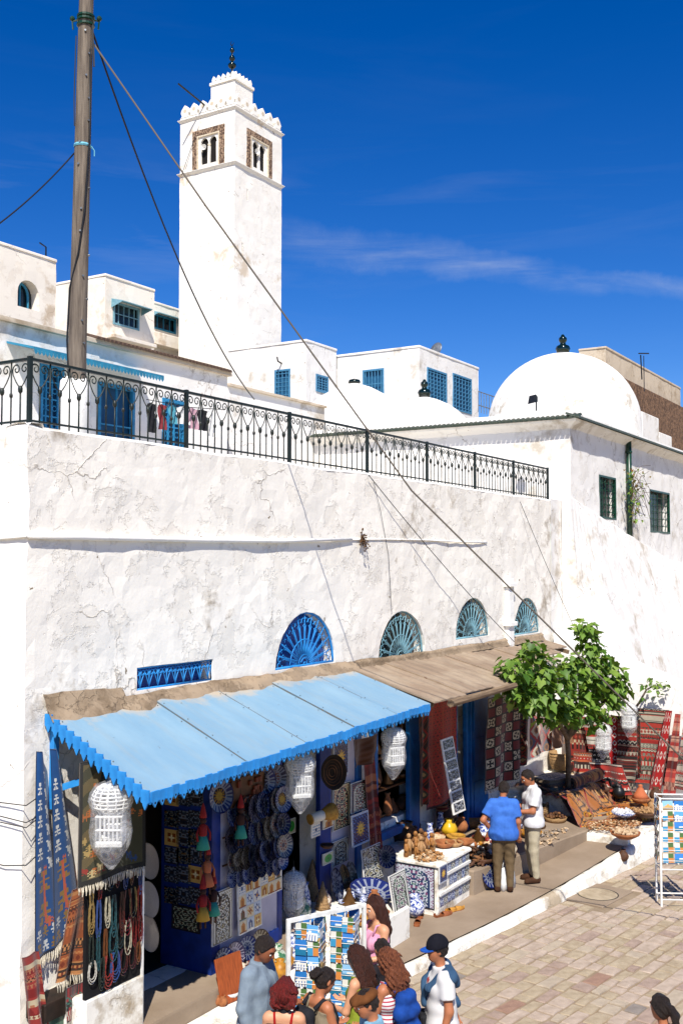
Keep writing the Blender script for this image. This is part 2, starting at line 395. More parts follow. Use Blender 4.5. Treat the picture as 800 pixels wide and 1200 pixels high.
mat('interior', '#4a3e33', 0.9, '#33291f', 2)  # dark brown standing in for the deep shade and dark stock inside
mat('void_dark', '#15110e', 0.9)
mat('stone_carved', '#a88c72', 0.8, '#4f3c30', 16, (0.44, 0.54), 0.8, 16, 0.03)
mat('stone_trim', '#d9cbb2', 0.8, '#bfae92', 12)
mat('rubble', '#8a6a50', 0.9, '#5c4534', 7, (0.4, 0.6), 1.0, 9, 0.06)
mat('metal_grey', '#8e9294', 0.4, '#6f7375', 10, metal=0.6)
mat('white_paint', '#e6e4de', 0.45, '#d2cfc6', 12)
mat('lamp_black', '#16181a', 0.4)

def canopy_blue():
    m, n, b = new_mat('canopy_blue'); b.inputs['Roughness'].default_value = 0.55
    q = n.nodes.new('ShaderNodeTexCoord'); O = q.outputs['Object']
    mpp = n.nodes.new('ShaderNodeMapping'); mpp.inputs['Scale'].default_value = (2.2, 0.9, 0.9); n.links.new(O, mpp.inputs[0])
    f = ramp(n, noise_node(n, 1.2, 6, 0.65, mpp.outputs[0]), 0.38, 0.68)
    base = mix_node(n, f, c('#7397ae'), c('#82a2b4'))
    g = ramp(n, noise_node(n, 2.2, 8, 0.72, O, 0.4), 0.56, 0.78)
    base = mix_node(n, g, base, c('#8098a4'))
    g2 = ramp(n, noise_node(n, 9, 6, 0.7, O, 0.3), 0.66, 0.72)
    base = mix_node(n, g2, base, c('#5c5f5a'))
    mp3 = n.nodes.new('ShaderNodeMapping'); mp3.inputs['Scale'].default_value = (7, .35, .35); n.links.new(O, mp3.inputs[0])
    sk_ = n.nodes.new('ShaderNodeMath'); sk_.operation = 'MULTIPLY'; n.links.new(ramp(n, noise_node(n, 1.3, 8, .7, mp3.outputs[0], .3), .5, .75), sk_.inputs[0]); sk_.inputs[1].default_value = .6
    base = mix_node(n, sk_.outputs[0], base, c('#8e9a9c'))
    # lime and mortar washed down from the wall along the back edge
    sx = n.nodes.new('ShaderNodeSeparateXYZ'); n.links.new(O, sx.inputs[0])
    a = n.nodes.new('ShaderNodeMath'); a.operation = 'MULTIPLY_ADD'; n.links.new(noise_node(n, 2.6, 7, 0.7, O), a.inputs[0]); a.inputs[1].default_value = 0.9
    n.links.new(sx.outputs['Y'], a.inputs[2])
    e = ramp(n, a.outputs[0], 0.0, 1.0); rr = e.node.color_ramp if hasattr(e, 'node') else None
    mr = n.nodes.new('ShaderNodeMapRange'); n.links.new(a.outputs[0], mr.inputs[0]); mr.inputs[1].default_value = 8.74; mr.inputs[2].default_value = 8.98
    base = mix_node(n, mr.outputs[0], base, c('#b3a58f'))
    n.links.new(base, b.inputs['Base Color'])
    add_bump(n, b, noise_node(n, 3, 5, 0.6, mpp.outputs[0]), 0.12, 0.02)
canopy_blue()
def canopy_rust():
    m, n, b = new_mat('canopy_rust'); b.inputs['Roughness'].default_value = 0.85
    q = n.nodes.new('ShaderNodeTexCoord'); O = q.outputs['Object']
    mpp = n.nodes.new('ShaderNodeMapping'); mpp.inputs['Scale'].default_value = (3.0, 0.8, 0.8); n.links.new(O, mpp.inputs[0])
    f = ramp(n, noise_node(n, 1.4, 7, 0.7, mpp.outputs[0]), 0.35, 0.7)
    base = mix_node(n, f, c('#957f68'), c('#7a6856'))
    g = ramp(n, noise_node(n, 1.3, 6, 0.65, O), 0.45, 0.7); base = mix_node(n, g, base, c('#a5937c'))
    g2 = ramp(n, noise_node(n, 6, 6, 0.7, mpp.outputs[0], 0.4), 0.64, 0.7); base = mix_node(n, g2, base, c('#5a2f20'))
    n.links.new(base, b.inputs['Base Color']); add_bump(n, b, noise_node(n, 2, 5, 0.6, mpp.outputs[0]), 0.25, 0.02)
canopy_rust()

def warp(x, y, z, amp=0.02, s=1.3):
    return (x + amp * fr(x, y, z, s, 3.1, 4) + 0.25 * amp * fr(x, y, z, s * 7, 1.1, 3), y + amp * fr(x, y, z, s, 11.7, 4) + 0.3 * amp * fr(x, y, z, s * 7, 6.1, 3), z + 0.3 * amp * N(x, y, z, s, 4))

# ------------------------------------------------------------------ ground
b = MB(); b.add([(-600, -600, -0.06), (900, -600, -0.06), (900, 900, -0.06), (-600, 900, -0.06)], [(0, 1, 2, 3)])
tag(b.build('ground', 'earth'), kind='structure')

WY = 8.60                     # plane of the shop wall
X0 = onY(32, 640, WY).x       # the corner of the shop building
def kerb_y(x): return 6.67 - (x - 13.3) * 0.151
def ped_z(x): return 0.11 + max(0.0, min(1.0, (x - 14.6) / 5.6)) ** 1.8 * 0.29     # the pavement climbs towards the rugs

# street bed and its paving stones
st = MB(); st.box(-4, 30, -7, 8.4, -0.05, -0.012)
street = st.build('street', 'sand_joint'); tag(street, kind='structure')
rnd = random.Random(11)
ang = -math.atan(0.151); ca, sa = math.cos(ang), math.sin(ang)
stones = []
row_y = -0.02; r_i = 0
while row_y > -6.2:
    rh = rnd.uniform(0.14, 0.25); xx = -9 + rnd.uniform(0, .5)
    while xx < 9.5:
        ln = rnd.choice((rnd.uniform(0.18, 0.32), rnd.uniform(0.3, 0.52)))
        stones.append((xx, row_y - rh, ln, rh)); xx += ln
    row_y -= rh
def stone_mesh(ln, rh, seed):
    rn = random.Random(seed); g = 0.011 + rn.random() * 0.01
    pts = []
    for (x, y) in ((g, g), (ln * .5, g), (ln - g, g), (ln - g, rh * .5), (ln - g, rh - g), (ln * .5, rh - g), (g, rh - g), (g, rh * .5)):
        pts.append((x + rn.uniform(-.012, .012), y + rn.uniform(-.012, .012)))
    m = MB(); h = rn.uniform(-0.004, 0.012)
    n = len(pts); cx, cy = ln / 2, rh / 2
    tilt = (rn.uniform(-.015, .015), rn.uniform(-.02, .02))
    zt = lambda x, y: h + (x - cx) * tilt[0] + (y - cy) * tilt[1]
    ins = lambda x, y, k: (cx + (x - cx) * k, cy + (y - cy) * k)
    rings = [[(x, y, -0.04) for x, y in pts], [(x, y, zt(x, y) - 0.012) for x, y in pts],
             [(*ins(x, y, .95), zt(x, y)) for x, y in pts], [(*ins(x, y, .55), zt(x, y) + rn.uniform(-.002, .004)) for x, y in pts]]
    m.loft(rings, False, True); return m
def stone_pos(u, v): return (13.3 + u * ca - v * sa * 1.0, 6.66 + u * sa + v * ca)
def in_view(x, y):
    d = Vector((x, y, 0)) - CP; f = d.dot(_cf)
    if f < 1: return False
    px = 400 + 1250 * d.dot(_cr) / f; py = 600 - 1250 * d.dot(_cu) / f
    return -60 < px < 900 and py < 1290
seen = [s for s in stones if in_view(*stone_pos(s[0] + s[2] / 2, s[1] + s[3] / 2))]
seen.sort(key=lambda s: (Vector((*stone_pos(s[0], s[1]), 0)) - CP).length)
near = set(seen[:298]); far = MB()
_mh = onZ(700, 1049, 0); MH = (_mh.x, _mh.y)            # the manhole cover
for i, s in enumerate(stones):
    x, y = stone_pos(s[0] + s[2] / 2, s[1] + s[3] / 2)
    if abs((x - MH[0]) * ca + (y - MH[1]) * sa) < 0.62 and abs(-(x - MH[0]) * sa + (y - MH[1]) * ca) < 0.42: continue
    m = stone_mesh(s[2], s[3], i); px, py = stone_pos(s[0], s[1])
    k = rnd.choices(range(6), (30, 34, 12, 14, 6, 4))[0]
    if s in near:
        o = m.build('paving_stone', 'paver_%d' % k, street, local=True); o.location = (px, py, 0); o.rotation_euler = (0, 0, ang)
    else:
        far.mi = k % 4
        far.add([(px + a * ca - b2 * sa, py + a * sa + b2 * ca, z) for a, b2, z in m.v], m.f)
o = far.build('paving_stones', ['paver_0', 'paver_1', 'paver_2', 'paver_3'], street, local=True); o['kind'] = 'stuff'
# manhole
mh = thing('manhole_cover', 'square concrete manhole slab with a round lid in the paving', 'manhole cover', (MH[0], MH[1], 0), ang)
m = MB(); m.bbox(-0.55, 0.55, -0.36, 0.36, -0.04, 0.016, 0.012); m.build('slab', 'cement', mh, local=True)
m = MB(); m.lathe([(0.31, 0.0), (0.31, 0.019), (0.302, 0.024), (0.0, 0.025)], 40); m.build('lid', 'paver_0', mh, local=True)
m = MB(); m.lathe([(0.335, 0.010), (0.335, 0.02), (0.318, 0.02), (0.318, 0.010)], 40, cap=False); m.build('ring', 'iron_dark', mh, local=True)

# raised pavement in front of the shops with its white kerb
xs = [X0 + 0.3 + i * 0.5 for i in range(int((24.5 - X0) / 0.5) + 1)]
m = MB()
def pave_edge(x): return kerb_y(x) if x > 9.5 else kerb_y(9.5)
for i in range(len(xs) - 1):
    a, d = xs[i], xs[i + 1]
    m.add([(a, pave_edge(a) + .16, ped_z(a)), (d, pave_edge(d) + .16, ped_z(d)), (d, WY + .02, ped_z(d)), (a, WY + .02, ped_z(a))], [(0, 1, 2, 3)])
m.build('pavement', 'cement'); tag(COL.objects['pavement'], kind='structure')
m = MB(); rings = []
for x in [xs[0] + i * 0.12 for i in range(int((24.2 - xs[0]) / .12))]:
    y = pave_edge(x); z = ped_z(x); j = 0.02 * N(x, 0, 0, 2.2) ; j2 = 0.015 * N(x, 5, 0, 3)
    rings.append([(x, y - .02 + j, -0.05), (x, y + j, z - .05 + j2), (x, y + .02 + j, z - .008 + j2), (x, y + .05, z + .012 + j2), (x, y + .10 + j2, z + .01), (x, y + .18 + j2 * 2, z - .03)])
m.loft(rings, closed=False); tag(m.build('kerb', 'whitewash_low', smooth=True), kind='structure')

# ------------------------------------------------------------------ shop building
shop = thing('shop_building', 'long whitewashed building with peeling plaster, arched fan windows and shops below', 'building', (X0, WY, 0))
TOPZ = 6.86; XE = 22.95; WT = 0.34
def arch(px0, px1, pyb, n=14, tall=1.0):
    a = onY(px0, pyb, WY); b_ = onY(px1, pyb - 0.13 * (px1 - px0), WY); cx = (a.x + b_.x) / 2; r = (b_.x - a.x) / 2; z = a.z
    return cx, z, r, [(cx + r * math.cos(PI * k / n), z + r * tall * math.sin(PI * k / n)) for k in range(n + 1)]
ARCH = [arch(323, 393, 786, tall=1.0), arch(444, 497, 776, tall=1.0), arch(534, 573, 750, tall=1.0), arch(602, 632, 745, tall=1.06)]
va = onY(161, 812, WY); vb = onY(250, 783, WY); VENT = (va.x, va.z + .02, vb.x, va.z + 0.29)
OPEN = [(9.50, 0.45, 10.95, 2.75), (11.98, 0.45, 13.35, 2.85), (14.95, 1.25, 16.45, 3.0), (18.06, 0.45, 18.62, 2.8)]
holes = [list(a[3]) for a in ARCH] + [[(VENT[0], VENT[1]), (VENT[2], VENT[1]), (VENT[2], VENT[3]), (VENT[0], VENT[3])]]
holes += [[(o[0], o[1]), (o[2], o[1]), (o[2], o[3]), (o[0], o[3])] for o in OPEN]
topline = [(XE - i * 0.5, TOPZ + 0.035 * N(XE - i * .5, 0, 0, .8, 2) + 0.02 * N(XE - i * .5, 0, 0, 3)) for i in range(int((XE - X0) / 0.5) + 1)] + [(X0, TOPZ + .02)]
def mfront(u, v, wd): 
    p = warp(u, WY, v, 0.02); return (p[0], p[1] + wd, p[2])
wall_panel('wall', mfront, [(X0, -0.05), (XE, -0.05)] + topline, holes, 0.13, WT, 'plaster_main', shop)
def mside(u, v, wd): return warp(X0 + wd, u, v, 0.02)
wall_panel('side_wall', mside, [(WY, -0.05), (16.0, -0.05), (16.0, TOPZ + .02), (WY, TOPZ + .02)], [], 0.16, WT, 'plaster_side', shop)
# coping of both walls, rounded by many coats of lime
m = MB(); rings = []
for (x, z) in reversed(topline):
    for y, dz in ((WY, 0), ):
        p = warp(x, WY, z, 0.02); rings.append([p, (p[0], p[1] + .05, p[2] + .035), (p[0], p[1] + .18, p[2] + .04), (p[0], p[1] + .33, p[2] + .01), (p[0], p[1] + .35, p[2] - .25)])
m.loft(rings, closed=False); m.build('coping', 'plaster_side', shop, smooth=True)
m = MB(); rings = []
for i in range(16):
    p = warp(X0, WY + i * .5, TOPZ + .02, 0.02); rings.append([p, (p[0] + .05, p[1], p[2] + .035), (p[0] + .2, p[1], p[2] + .04), (p[0] + .33, p[1], p[2] - .2)])
m.loft(rings, closed=False); m.build('coping', 'plaster_side', shop, smooth=True)
m = MB(); m.box(X0 + .1, XE + 1.2, WY + .1, 16, 6.42, 6.55); m.build('terrace_floor', 'roof_lime', shop)
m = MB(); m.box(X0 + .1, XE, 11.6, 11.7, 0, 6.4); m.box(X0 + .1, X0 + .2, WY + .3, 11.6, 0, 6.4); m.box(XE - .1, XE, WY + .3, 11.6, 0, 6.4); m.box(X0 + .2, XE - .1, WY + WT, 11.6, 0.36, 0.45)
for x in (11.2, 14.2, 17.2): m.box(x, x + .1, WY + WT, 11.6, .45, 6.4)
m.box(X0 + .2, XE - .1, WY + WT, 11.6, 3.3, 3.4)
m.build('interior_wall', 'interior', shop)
# fan windows
def fan_window(cx, z, r, tall, paint, pane, thin=.0085):
    p = thing('arched_window', None, None, (cx, WY, z)); p.parent = shop; p.location = Vector((cx, WY, z)) - shop.location
    yb = WT * .62
    m = MB(); n = 20
    m.add([(0, yb, 0)] + [(r * 1.02 * math.cos(PI * k / n), yb, r * 1.02 * tall * math.sin(PI * k / n)) for k in range(n + 1)], [(0, k + 1, k + 2) for k in range(n)])
    m.build('pane', pane, p, local=True)
    m = MB(); yg = 0.04; w_ = thin
    E = lambda q, a: (q * r * math.cos(a), yg, q * r * tall * math.sin(a) + 0.012)
    m.tube([E(.975, PI * k / 24) for k in range(25)], 0.019, 5); m.tube([(-r * .97, yg, .015), (r * .97, yg, .015)], 0.018, 5)
    nr = 12
    for k in range(nr + 1):
        a = PI * k / nr
        if 0 < k < nr: m.tube([E(.16, a), E(.62, a), E(.97, a)], w_, 4)
    for k in range(nr):
        a0, a1 = PI * k / nr, PI * (k + 1) / nr; am = (a0 + a1) / 2; da = (a1 - a0) / 2
        # a leaf-shaped loop in each sector, ended by two curls at the rim
        for sgn in (-1, 1):
            pts = [E(.2, am)] + [E(.2 + .5 * t, am + sgn * da * .78 * math.sin(PI * min(1, t) * .62)) for t in (.25, .5, .75, 1.0)]
            cq, crd = .82, .085
            ca_ = am + sgn * da * .45
            for q in range(9):
                th = -PI / 2 + sgn * 0 + q * 0.75; rr_ = crd * (1 - q * .085)
                pts.append(E(cq + rr_ * math.sin(th), ca_ + sgn * rr_ * 1.25 * math.cos(th)))
            m.tube(pts, w_ * .8, 4)
    for q in (.2, .48): m.tube([E(q, PI * k / 18) for k in range(19)], w_, 4)
    sp = [E(.02 + .15 * t / 14, PI * .5 + t * .75) for t in range(15)]; m.tube([(x, y, abs(zz) + .02) for x, y, zz in sp], w_, 4)
    m.build('grille', paint, p, local=True, smooth=True)
for (cx, z, r, _), tl, paint, pane in zip(ARCH, (1, 1, 1, 1.06), ('paint_blue_light', 'paint_teal_pale', 'paint_teal_pale', 'paint_teal_pale'), ('pane_blue', 'pane_dark', 'pane_dark', 'pane_dark')):
    fan_window(cx, z, r, tl, paint, pane)
# long scroll-work vent
p = thing('vent_window', None, None); p.parent = shop; p.location = Vector((VENT[0], WY, VENT[1])) - shop.location
W_, H_ = VENT[2] - VENT[0], VENT[3] - VENT[1]
m = MB(); m.add([(0, .2, 0), (W_, .2, 0), (W_, .2, H_), (0, .2, H_)], [(0, 1, 2, 3)]); m.build('pane', 'pane_blue', p, local=True)
m = MB(); m.tube([(.01, .03, .01), (W_ - .01, .03, .01), (W_ - .01, .03, H_ - .01), (.01, .03, H_ - .01), (.01, .03, .01)], .014, 4)
nn = 9
for k in range(nn):
    x = W_ * (k + .5) / nn
    m.tube([(x, .03, 0), (x, .03, H_)], .008, 4)
    for sg in (-1, 1):
        m.tube([(x, .03, .02)] + [(x + sg * W_ / nn * .42 * t, .03, .02 + H_ * .6 * t ** .7) for t in (.3, .6, .9)] + [(x + sg * (W_ / nn * .28 + .04 * math.cos(q * .8) * (1 - q * .08)), .03, H_ * .72 + .045 * math.sin(q * .8) * (1 - q * .08)) for q in range(9)], .0075, 4)
m.build('grille', 'paint_blue_light', p, local=True, smooth=True)
# cable ledge running along the wall, and the dry weed that grows from it
m = MB(); pts = [onY(x, y, WY - .03) for x, y in ((33, 628), (90, 629.5), (160, 631), (240, 633), (330, 634), (412, 632))]
m.tube([tuple(q) for q in pts], [.034, .036, .034, .033, .031, .02], 7)
pts = [onY(x, y, WY - .02) for x, y in ((412, 632), (450, 632), (500, 633), (540, 635), (570, 636))]; m.tube([tuple(q) for q in pts], .014, 5)
pts = [onX(x, y, X0 - .02) for x, y in ((31, 628), (15, 630), (0, 631), (-40, 634))]; m.tube([tuple(q) for q in pts], .018, 5)
m.build('wall_pipe', 'plaster_side', shop, smooth=True)
# square downpipe boss between the last two fan windows
m = MB(); q = onY(594, 700, WY); 
m.bbox(q.x - .13, q.x + .13, WY - .10, WY + .02, 3.75, 5.15, .02); m.bbox(q.x - .19, q.x + .19, WY - .15, WY + .02, 4.98, 5.06, .01); m.bbox(q.x - .19, q.x + .19, WY - .15, WY + .02, 4.18, 4.26, .01)
m.build('wall_flue', 'plaster_side', shop)
rnd = random.Random(4); q = onY(423, 632, WY - .03); m = MB()
for i in range(46):
    a = rnd.uniform(0, 2 * PI); l = rnd.uniform(.05, .19); d = Vector((math.cos(a) * .8, -abs(rnd.gauss(0, .5)), math.sin(a) * .9)).normalized()
    e = q + d * l; m.tube([tuple(q), tuple(q + d * l * .5 + Vector((0, 0, .01))), tuple(e - Vector((0, 0, .02)))], [.006, .005, .003], 3)
    m.box(e.x - .011, e.x + .011, e.y - .008, e.y + .008, e.z - .03, e.z - .008)
mat('dry_weed', '#4a3622', 0.9, '#6a4a2a', 20)
tag(m.build('wall_weed', 'dry_weed'), 'dry brown weed tuft growing from the crack high on the long wall', 'weed')

# ------------------------------------------------------------------ mosque with the dome
MX = onY(667, 480, WY).x; MZ = 8.86
mosque = thing('domed_building', 'white building with a big dome and green tiled eaves', 'building', (MX, WY, 0))
q1 = [onY(701, 556, WY), onY(721, 605, WY)]; q2 = [onY(760, 573, WY), onY(784, 622, WY)]
MW = [(q1[0].x, q1[1].z - .1, q1[1].x, q1[0].z), (q2[0].x, q2[1].z - .1, q2[1].x, q2[0].z)]
hh = [[(a, b_), (c_, b_), (c_, d_), (a, d_)] for a, b_, c_, d_ in MW]
XR = 36.0; YB = 19.0
wall_panel('wall', lambda u, v, wd: (lambda p: (p[0], p[1] + wd, p[2]))(warp(u, WY - .01, v, .02)), [(XE - .02, -0.05), (XR, -0.05), (XR, MZ), (MX, MZ), (MX, TOPZ + .05), (XE - .02, TOPZ + .05)], hh, 0.2, .25, 'plaster_clean', mosque)
wall_panel('wall', lambda u, v, wd: warp(MX + wd, u, v, .02), [(WY - .01, 6.4), (YB, 6.4), (YB, MZ), (WY - .01, MZ)], [], 0.2, .25, 'plaster_clean', mosque)
m = MB(); m.box(MX + .1, XR, WY + .1, YB, MZ - .3, MZ + .1); m.build('roof', 'roof_lime', mosque)
# eaves: projecting cove, tile row and lime cap
def eave(pts, nrm, name_m, h0):
    pass
m = MB()
prof = [(0.0, -.20), (-.10, -.12), (-.22, -.05), (-.25, .0)]
def eave_ring(x, y, sx, sy): return [(x + sx * d, y + sy * d, MZ + h) for d, h in prof]
m.loft([eave_ring(MX, YB, 1, 0), eave_ring(MX, WY, 1, 1), eave_ring(XR, WY, 0, 1)], closed=False); m.build('eaves', 'plaster_clean', mosque)
m = MB()
def roof_tile(m, p, d):   # small half-round tile end, d = outward direction
    n = 5; t = Vector((-d[1], d[0], 0)); d = Vector(d); p = Vector(p)
    r0 = [tuple(p + d * .07 + t * .055 * math.cos(PI * k / n) + Vector((0, 0, .06 * math.sin(PI * k / n) - .005))) for k in range(n + 1)]
    r1 = [tuple(p - d * .25 + t * .055 * math.cos(PI * k / n) + Vector((0, 0, .06 * math.sin(PI * k / n) + .10))) for k in range(n + 1)]
    m.loft([r0, r1], closed=False); m.add(r0, [tuple(range(n + 1))])
x = MX - .25
while x < XR: roof_tile(m, (x, WY - .25, MZ + .005), (0, -1, 0)); x += .125
y = WY - .25
while y < YB: roof_tile(m, (MX - .25, y, MZ + .005), (-1, 0, 0)); y += .125
o = m.build('eave_tiles', 'green_tile', mosque); o['kind'] = 'stuff'
m = MB(); prof = [(-.12, .085), (-.10, .20), (.12, .25), (.5, .26)]
m.loft([eave_ring(MX, YB, 1, 0), eave_ring(MX, WY, 1, 1), eave_ring(XR, WY, 0, 1)], closed=False); m.build('parapet', 'plaster_clean', mosque)
# dome
dc = atD(660, 500, 32.2); dr = 2.28
m = MB(); n = 48
m.loft([[((dr + .05 * N(math.cos(2 * PI * k / n), math.sin(2 * PI * k / n), t, 2)) * math.cos(t) * math.cos(2 * PI * k / n) + dc.x, dr * math.cos(t) * math.sin(2 * PI * k / n) + dc.y, 9.56 + dr * .985 * math.sin(t)) for k in range(n)] for t in [0] + [PI / 2 * i / 20 for i in range(1, 20)] + [PI / 2 - .003]])
m.lathe([(dr + .0, 8.8), (dr + .0, 9.58)], 48, (dc.x, dc.y, 0), cap=False)
plaster('plaster_dome', '#ece9e2', '#b4aa9a', 0.34, bump=.5, sc=1.6); m.build('dome', 'plaster_dome', mosque, smooth=True)
def urn(ctr, s, name, parent):
    m = MB(); m.lathe([(0.0, 0), (.16 * s, 0), (.19 * s, .04 * s), (.2 * s, .10 * s), (.235 * s, .2 * s), (.2 * s, .28 * s), (.1 * s, .33 * s), (.085 * s, .38 * s), (.13 * s, .46 * s), (.125 * s, .54 * s), (.06 * s, .6 * s), (.05 * s, .64 * s), (.0, .67 * s)], 16, ctr)
    return m.build(name, 'green_glaze', parent, smooth=True)
urn((dc.x, dc.y, 9.56 + dr * .97), .95, 'finial', mosque)
# windows with green grilles
for k, (a, b_, c_, d_) in enumerate(MW):
    p = thing('window', None, None); p.parent = mosque; p.location = Vector((a, WY, b_)) - mosque.location
    w_, h_ = c_ - a, d_ - b_
    m = MB(); m.add([(0, .2, 0), (w_, .2, 0), (w_, .2, h_), (0, .2, h_)], [(0, 1, 2, 3)]); m.build('pane', 'pane_dark', p, local=True)
    m = MB(); t = .05; m.box(0, t, -.02, .05, 0, h_); m.box(w_ - t, w_, -.02, .05, 0, h_); m.box(t, w_ - t, -.02, .05, h_ - t, h_); m.box(t, w_ - t, -.02, .05, 0, t); m.build('frame', 'paint_green', p, local=True)
    m = MB()
    for i in range(1, 5): m.tube([(w_ * i / 5, .01, 0), (w_ * i / 5, .01, h_)], .011, 4)
    for i in range(1, 6):
        z = h_ * i / 6; m.tube([(0, .015, z), (w_, .015, z)], .011, 4)
        if k == 0:
            for q in range(4):
                cx = w_ * (q + .5) / 4.4; m.tube([(cx + .05 * math.cos(s_), .0, z + .05 * math.sin(s_)) for s_ in [j * PI / 4 for j in range(9)]], .009, 4)
    m.build('grille', 'paint_green', p, local=True)
# downpipe
q = onY(736, 517, WY - .1); q3 = onY(736, 608, WY - .1)
m = MB(); m.tube([(q.x, q.y, q.z), (q.x, q.y, q3.z - .6)], .075, 10)
for zz in (.3, 1.0, 1.7): m.lathe([(.09, -.03), (.09, .03)], 10, (q.x, q.y, q.z - zz))
m.build('downpipe', 'paint_green', mosque, smooth=True)
# floodlight standing on the roof edge
q = onY(628, 474, WY + 0.35); fl = thing('floodlight', 'small black floodlight on the white roof edge beside the dome', 'floodlight', (q.x, q.y, MZ + .22), R(-35)); fl.scale = (.85, .85, .85)
m = MB(); m.tube([(0, 0, -.15), (0, 0, .12)], .02, 6); m.build('stem', 'lamp_black', fl, local=True)
m = MB(); m.loft([[(-.02, -.1, .08), (-.02, .1, .08), (-.02, .1, .22), (-.02, -.1, .22)], [(-.17, -.16, .04), (-.17, .16, .04), (-.12, .16, .27), (-.12, -.16, .27)]], True, True); m.build('housing', 'lamp_black', fl, local=True)
# low domes beside it
for (px, py, D, rr, hh_, fin) in ((415, 449, 33.5, 1.75, 1.15, 0), (497, 465, 35.0, 1.35, .75, 1)):
    q = atD(px, py, D); lab = 'low white dome with a green urn finial beside the big dome' if fin else 'low white conical dome behind the railing without a tall urn'
    t_ = thing('low_dome', lab, 'dome', (q.x, q.y, q.z - hh_), 0, 'low domes on the roof')
    m = MB(); m.lathe([(rr * 1.02, -2.5), (rr * 1.02, -.05), (rr, 0), (rr * .86, hh_ * .3), (rr * .6, hh_ * .63), (rr * .32, hh_ * .86), (rr * .12, hh_ * .965), (.02, hh_)], 32)
    m.build('shell', 'plaster_dome', t_, local=True, smooth=True)
    if fin: urn((0, 0, hh_ - .05), .95, 'finial', t_).location = (0, 0, 0)
    else:
        m = MB(); m.lathe([(.16, hh_ - .05), (.2, hh_ + .03), (.17, hh_ + .1), (.02, hh_ + .14)], 10); m.build('cap', 'green_glaze', t_, local=True, smooth=True)

# sloping stair walls in front of it
def slope_wall(name, label, pts_top, Y, th, zb, batter=0.0):
    t_ = thing(name, label, 'wall', (pts_top[0].x, Y, 0)); m = MB()
    n = 40; rings = []
    for i in range(n + 1):
        k = i / n * (len(pts_top) - 1); j = min(int(k), len(pts_top) - 2); f = k - j
        x = pts_top[j].x * (1 - f) + pts_top[j + 1].x * f; z = pts_top[j].z * (1 - f) + pts_top[j + 1].z * f
        z += .03 * N(x, 0, 0, 1.3, 3)
        bt = lambda q: Y - batter * (1 - q) * min(1, (i + 3) / 8)
        rings.append([warp(x, bt(0), zb, .02), warp(x, bt(.33), zb + (z - zb) * .33, .02), warp(x, bt(.66), zb + (z - zb) * .66, .02), warp(x, bt(1), z - .04, .02), (x, Y + .04, z), (x, Y + th - .03, z + .01), (x, Y + th, z - .05), (x, Y + th, zb)])
    m.loft(rings, True, True); m.build('flank', 'plaster_clean', t_, smooth=False)
    return t_
slope_wall('stair_wall', 'tall white stair wall sloping down below the green grilled windows', [onY(667, 580, 8.38), onY(700, 602, 8.38), onY(748, 633, 8.38), onY(790, 659, 8.38), onY(812, 662, 8.38)], 8.38, .2, -.05, 1.6)
# the end wall of the stair, facing up the street, where rugs are hung
RX = 22.85
sw = thing('stair_end_wall', 'white wall with a sloping top behind the hung striped rugs', 'wall', (RX, 7, 0))
m = MB(); rings = []
for i in range(25):
    f = i / 24; y = 8.5 - 3.6 * f; z = 3.95 - 1.36 * f + .03 * N(y, 0, 0, 1.5)
    rings.append([warp(RX, y, q * (z - .05) - .05, .02) for q in (0, .25, .5, .75, 1)] + [(RX + .05, y, z), (RX + .5, y, z + .02), (RX + .55, y, -.05)])
m.loft(rings, True, True); m.build('flank', 'plaster_clean', sw)
# whitewashed ledge, shop step, goods ledge and rug platform
def slab(name, pts, z0, z1, mt, b=.025): m = MB(); m.prism(pts, z0, z1, b); return tag(m.build(name, mt), kind='structure')
slab('whitewashed_ledge', [(8.3, 6.75), (12.3, 6.72), (12.3, 7.95), (8.3, 7.95)], .0, .24, 'whitewash_low')
slab('shop_step', [(8.6, 7.95), (12.25, 7.95), (12.25, 8.63), (8.6, 8.63)], 0, .45, 'cement')
slab('goods_ledge', [(12.3, 7.3), (13.72, 7.3), (13.72, 8.63), (12.3, 8.63)], 0, .56, 'whitewash_low')
slab('upper_step', [(15.9, 7.3), (19.4, 6.62), (22.8, 6.55), (22.8, 8.63), (15.9, 8.63)], 0, .52, 'cement')
slab('rug_platform', [(20.3, 7.15), (22.8, 7.05), (22.8, 8.63), (20.3, 8.63)], .5, .9, 'whitewash_low')
slab('rug_floor', [(19.4, 5.86), (22.84, 5.35), (22.84, 6.56), (19.4, 6.63)], .0, .47, 'whitewash_low')
# ------------------------------------------------------------------ minaret
cn = atD(275, 189, 42); mx0, my0 = cn.x, cn.y; WX, WYm = 3.22, 2.78
def mz(py, D=42): return atD(275, py, D).z
ZC, ZP = mz(189), mz(123)
mina = thing('minaret', 'tall square white minaret with crenellated top and paired arched openings', 'minaret', (mx0, my0, 5))
WIN = {}
wz0, wz1 = ZC + .02, ZC + 1.62
def belfry(face):
    if face == 'L': return (my0 + .50, wz0, my0 + 2.12, wz1)
    return (mx0 + .78, wz0, mx0 + 2.5, wz1)
def mp_L(u, v, wd): return warp(mx0 + wd, u, v, .018)
def mp_R(u, v, wd): return warp(u, my0 + wd, v, .018)
def paired(u0, v0, u1, v1):
    """two small arched openings inside the carved frame"""
    out = []; W_ = u1 - u0
    for k in (0, 1):
        a = u0 + W_ * (.26 if k == 0 else .53); d = W_ * .215; zb = v0 + .16; zs = v0 + .98
        out.append([(a, zb), (a + d, zb), (a + d, zs)] + [(a + d / 2 + d * .58 * math.cos(t), zs + d * .75 * math.sin(t)) for t in [PI * q / 8 for q in range(0, 9)]] + [(a, zs)])
    return out
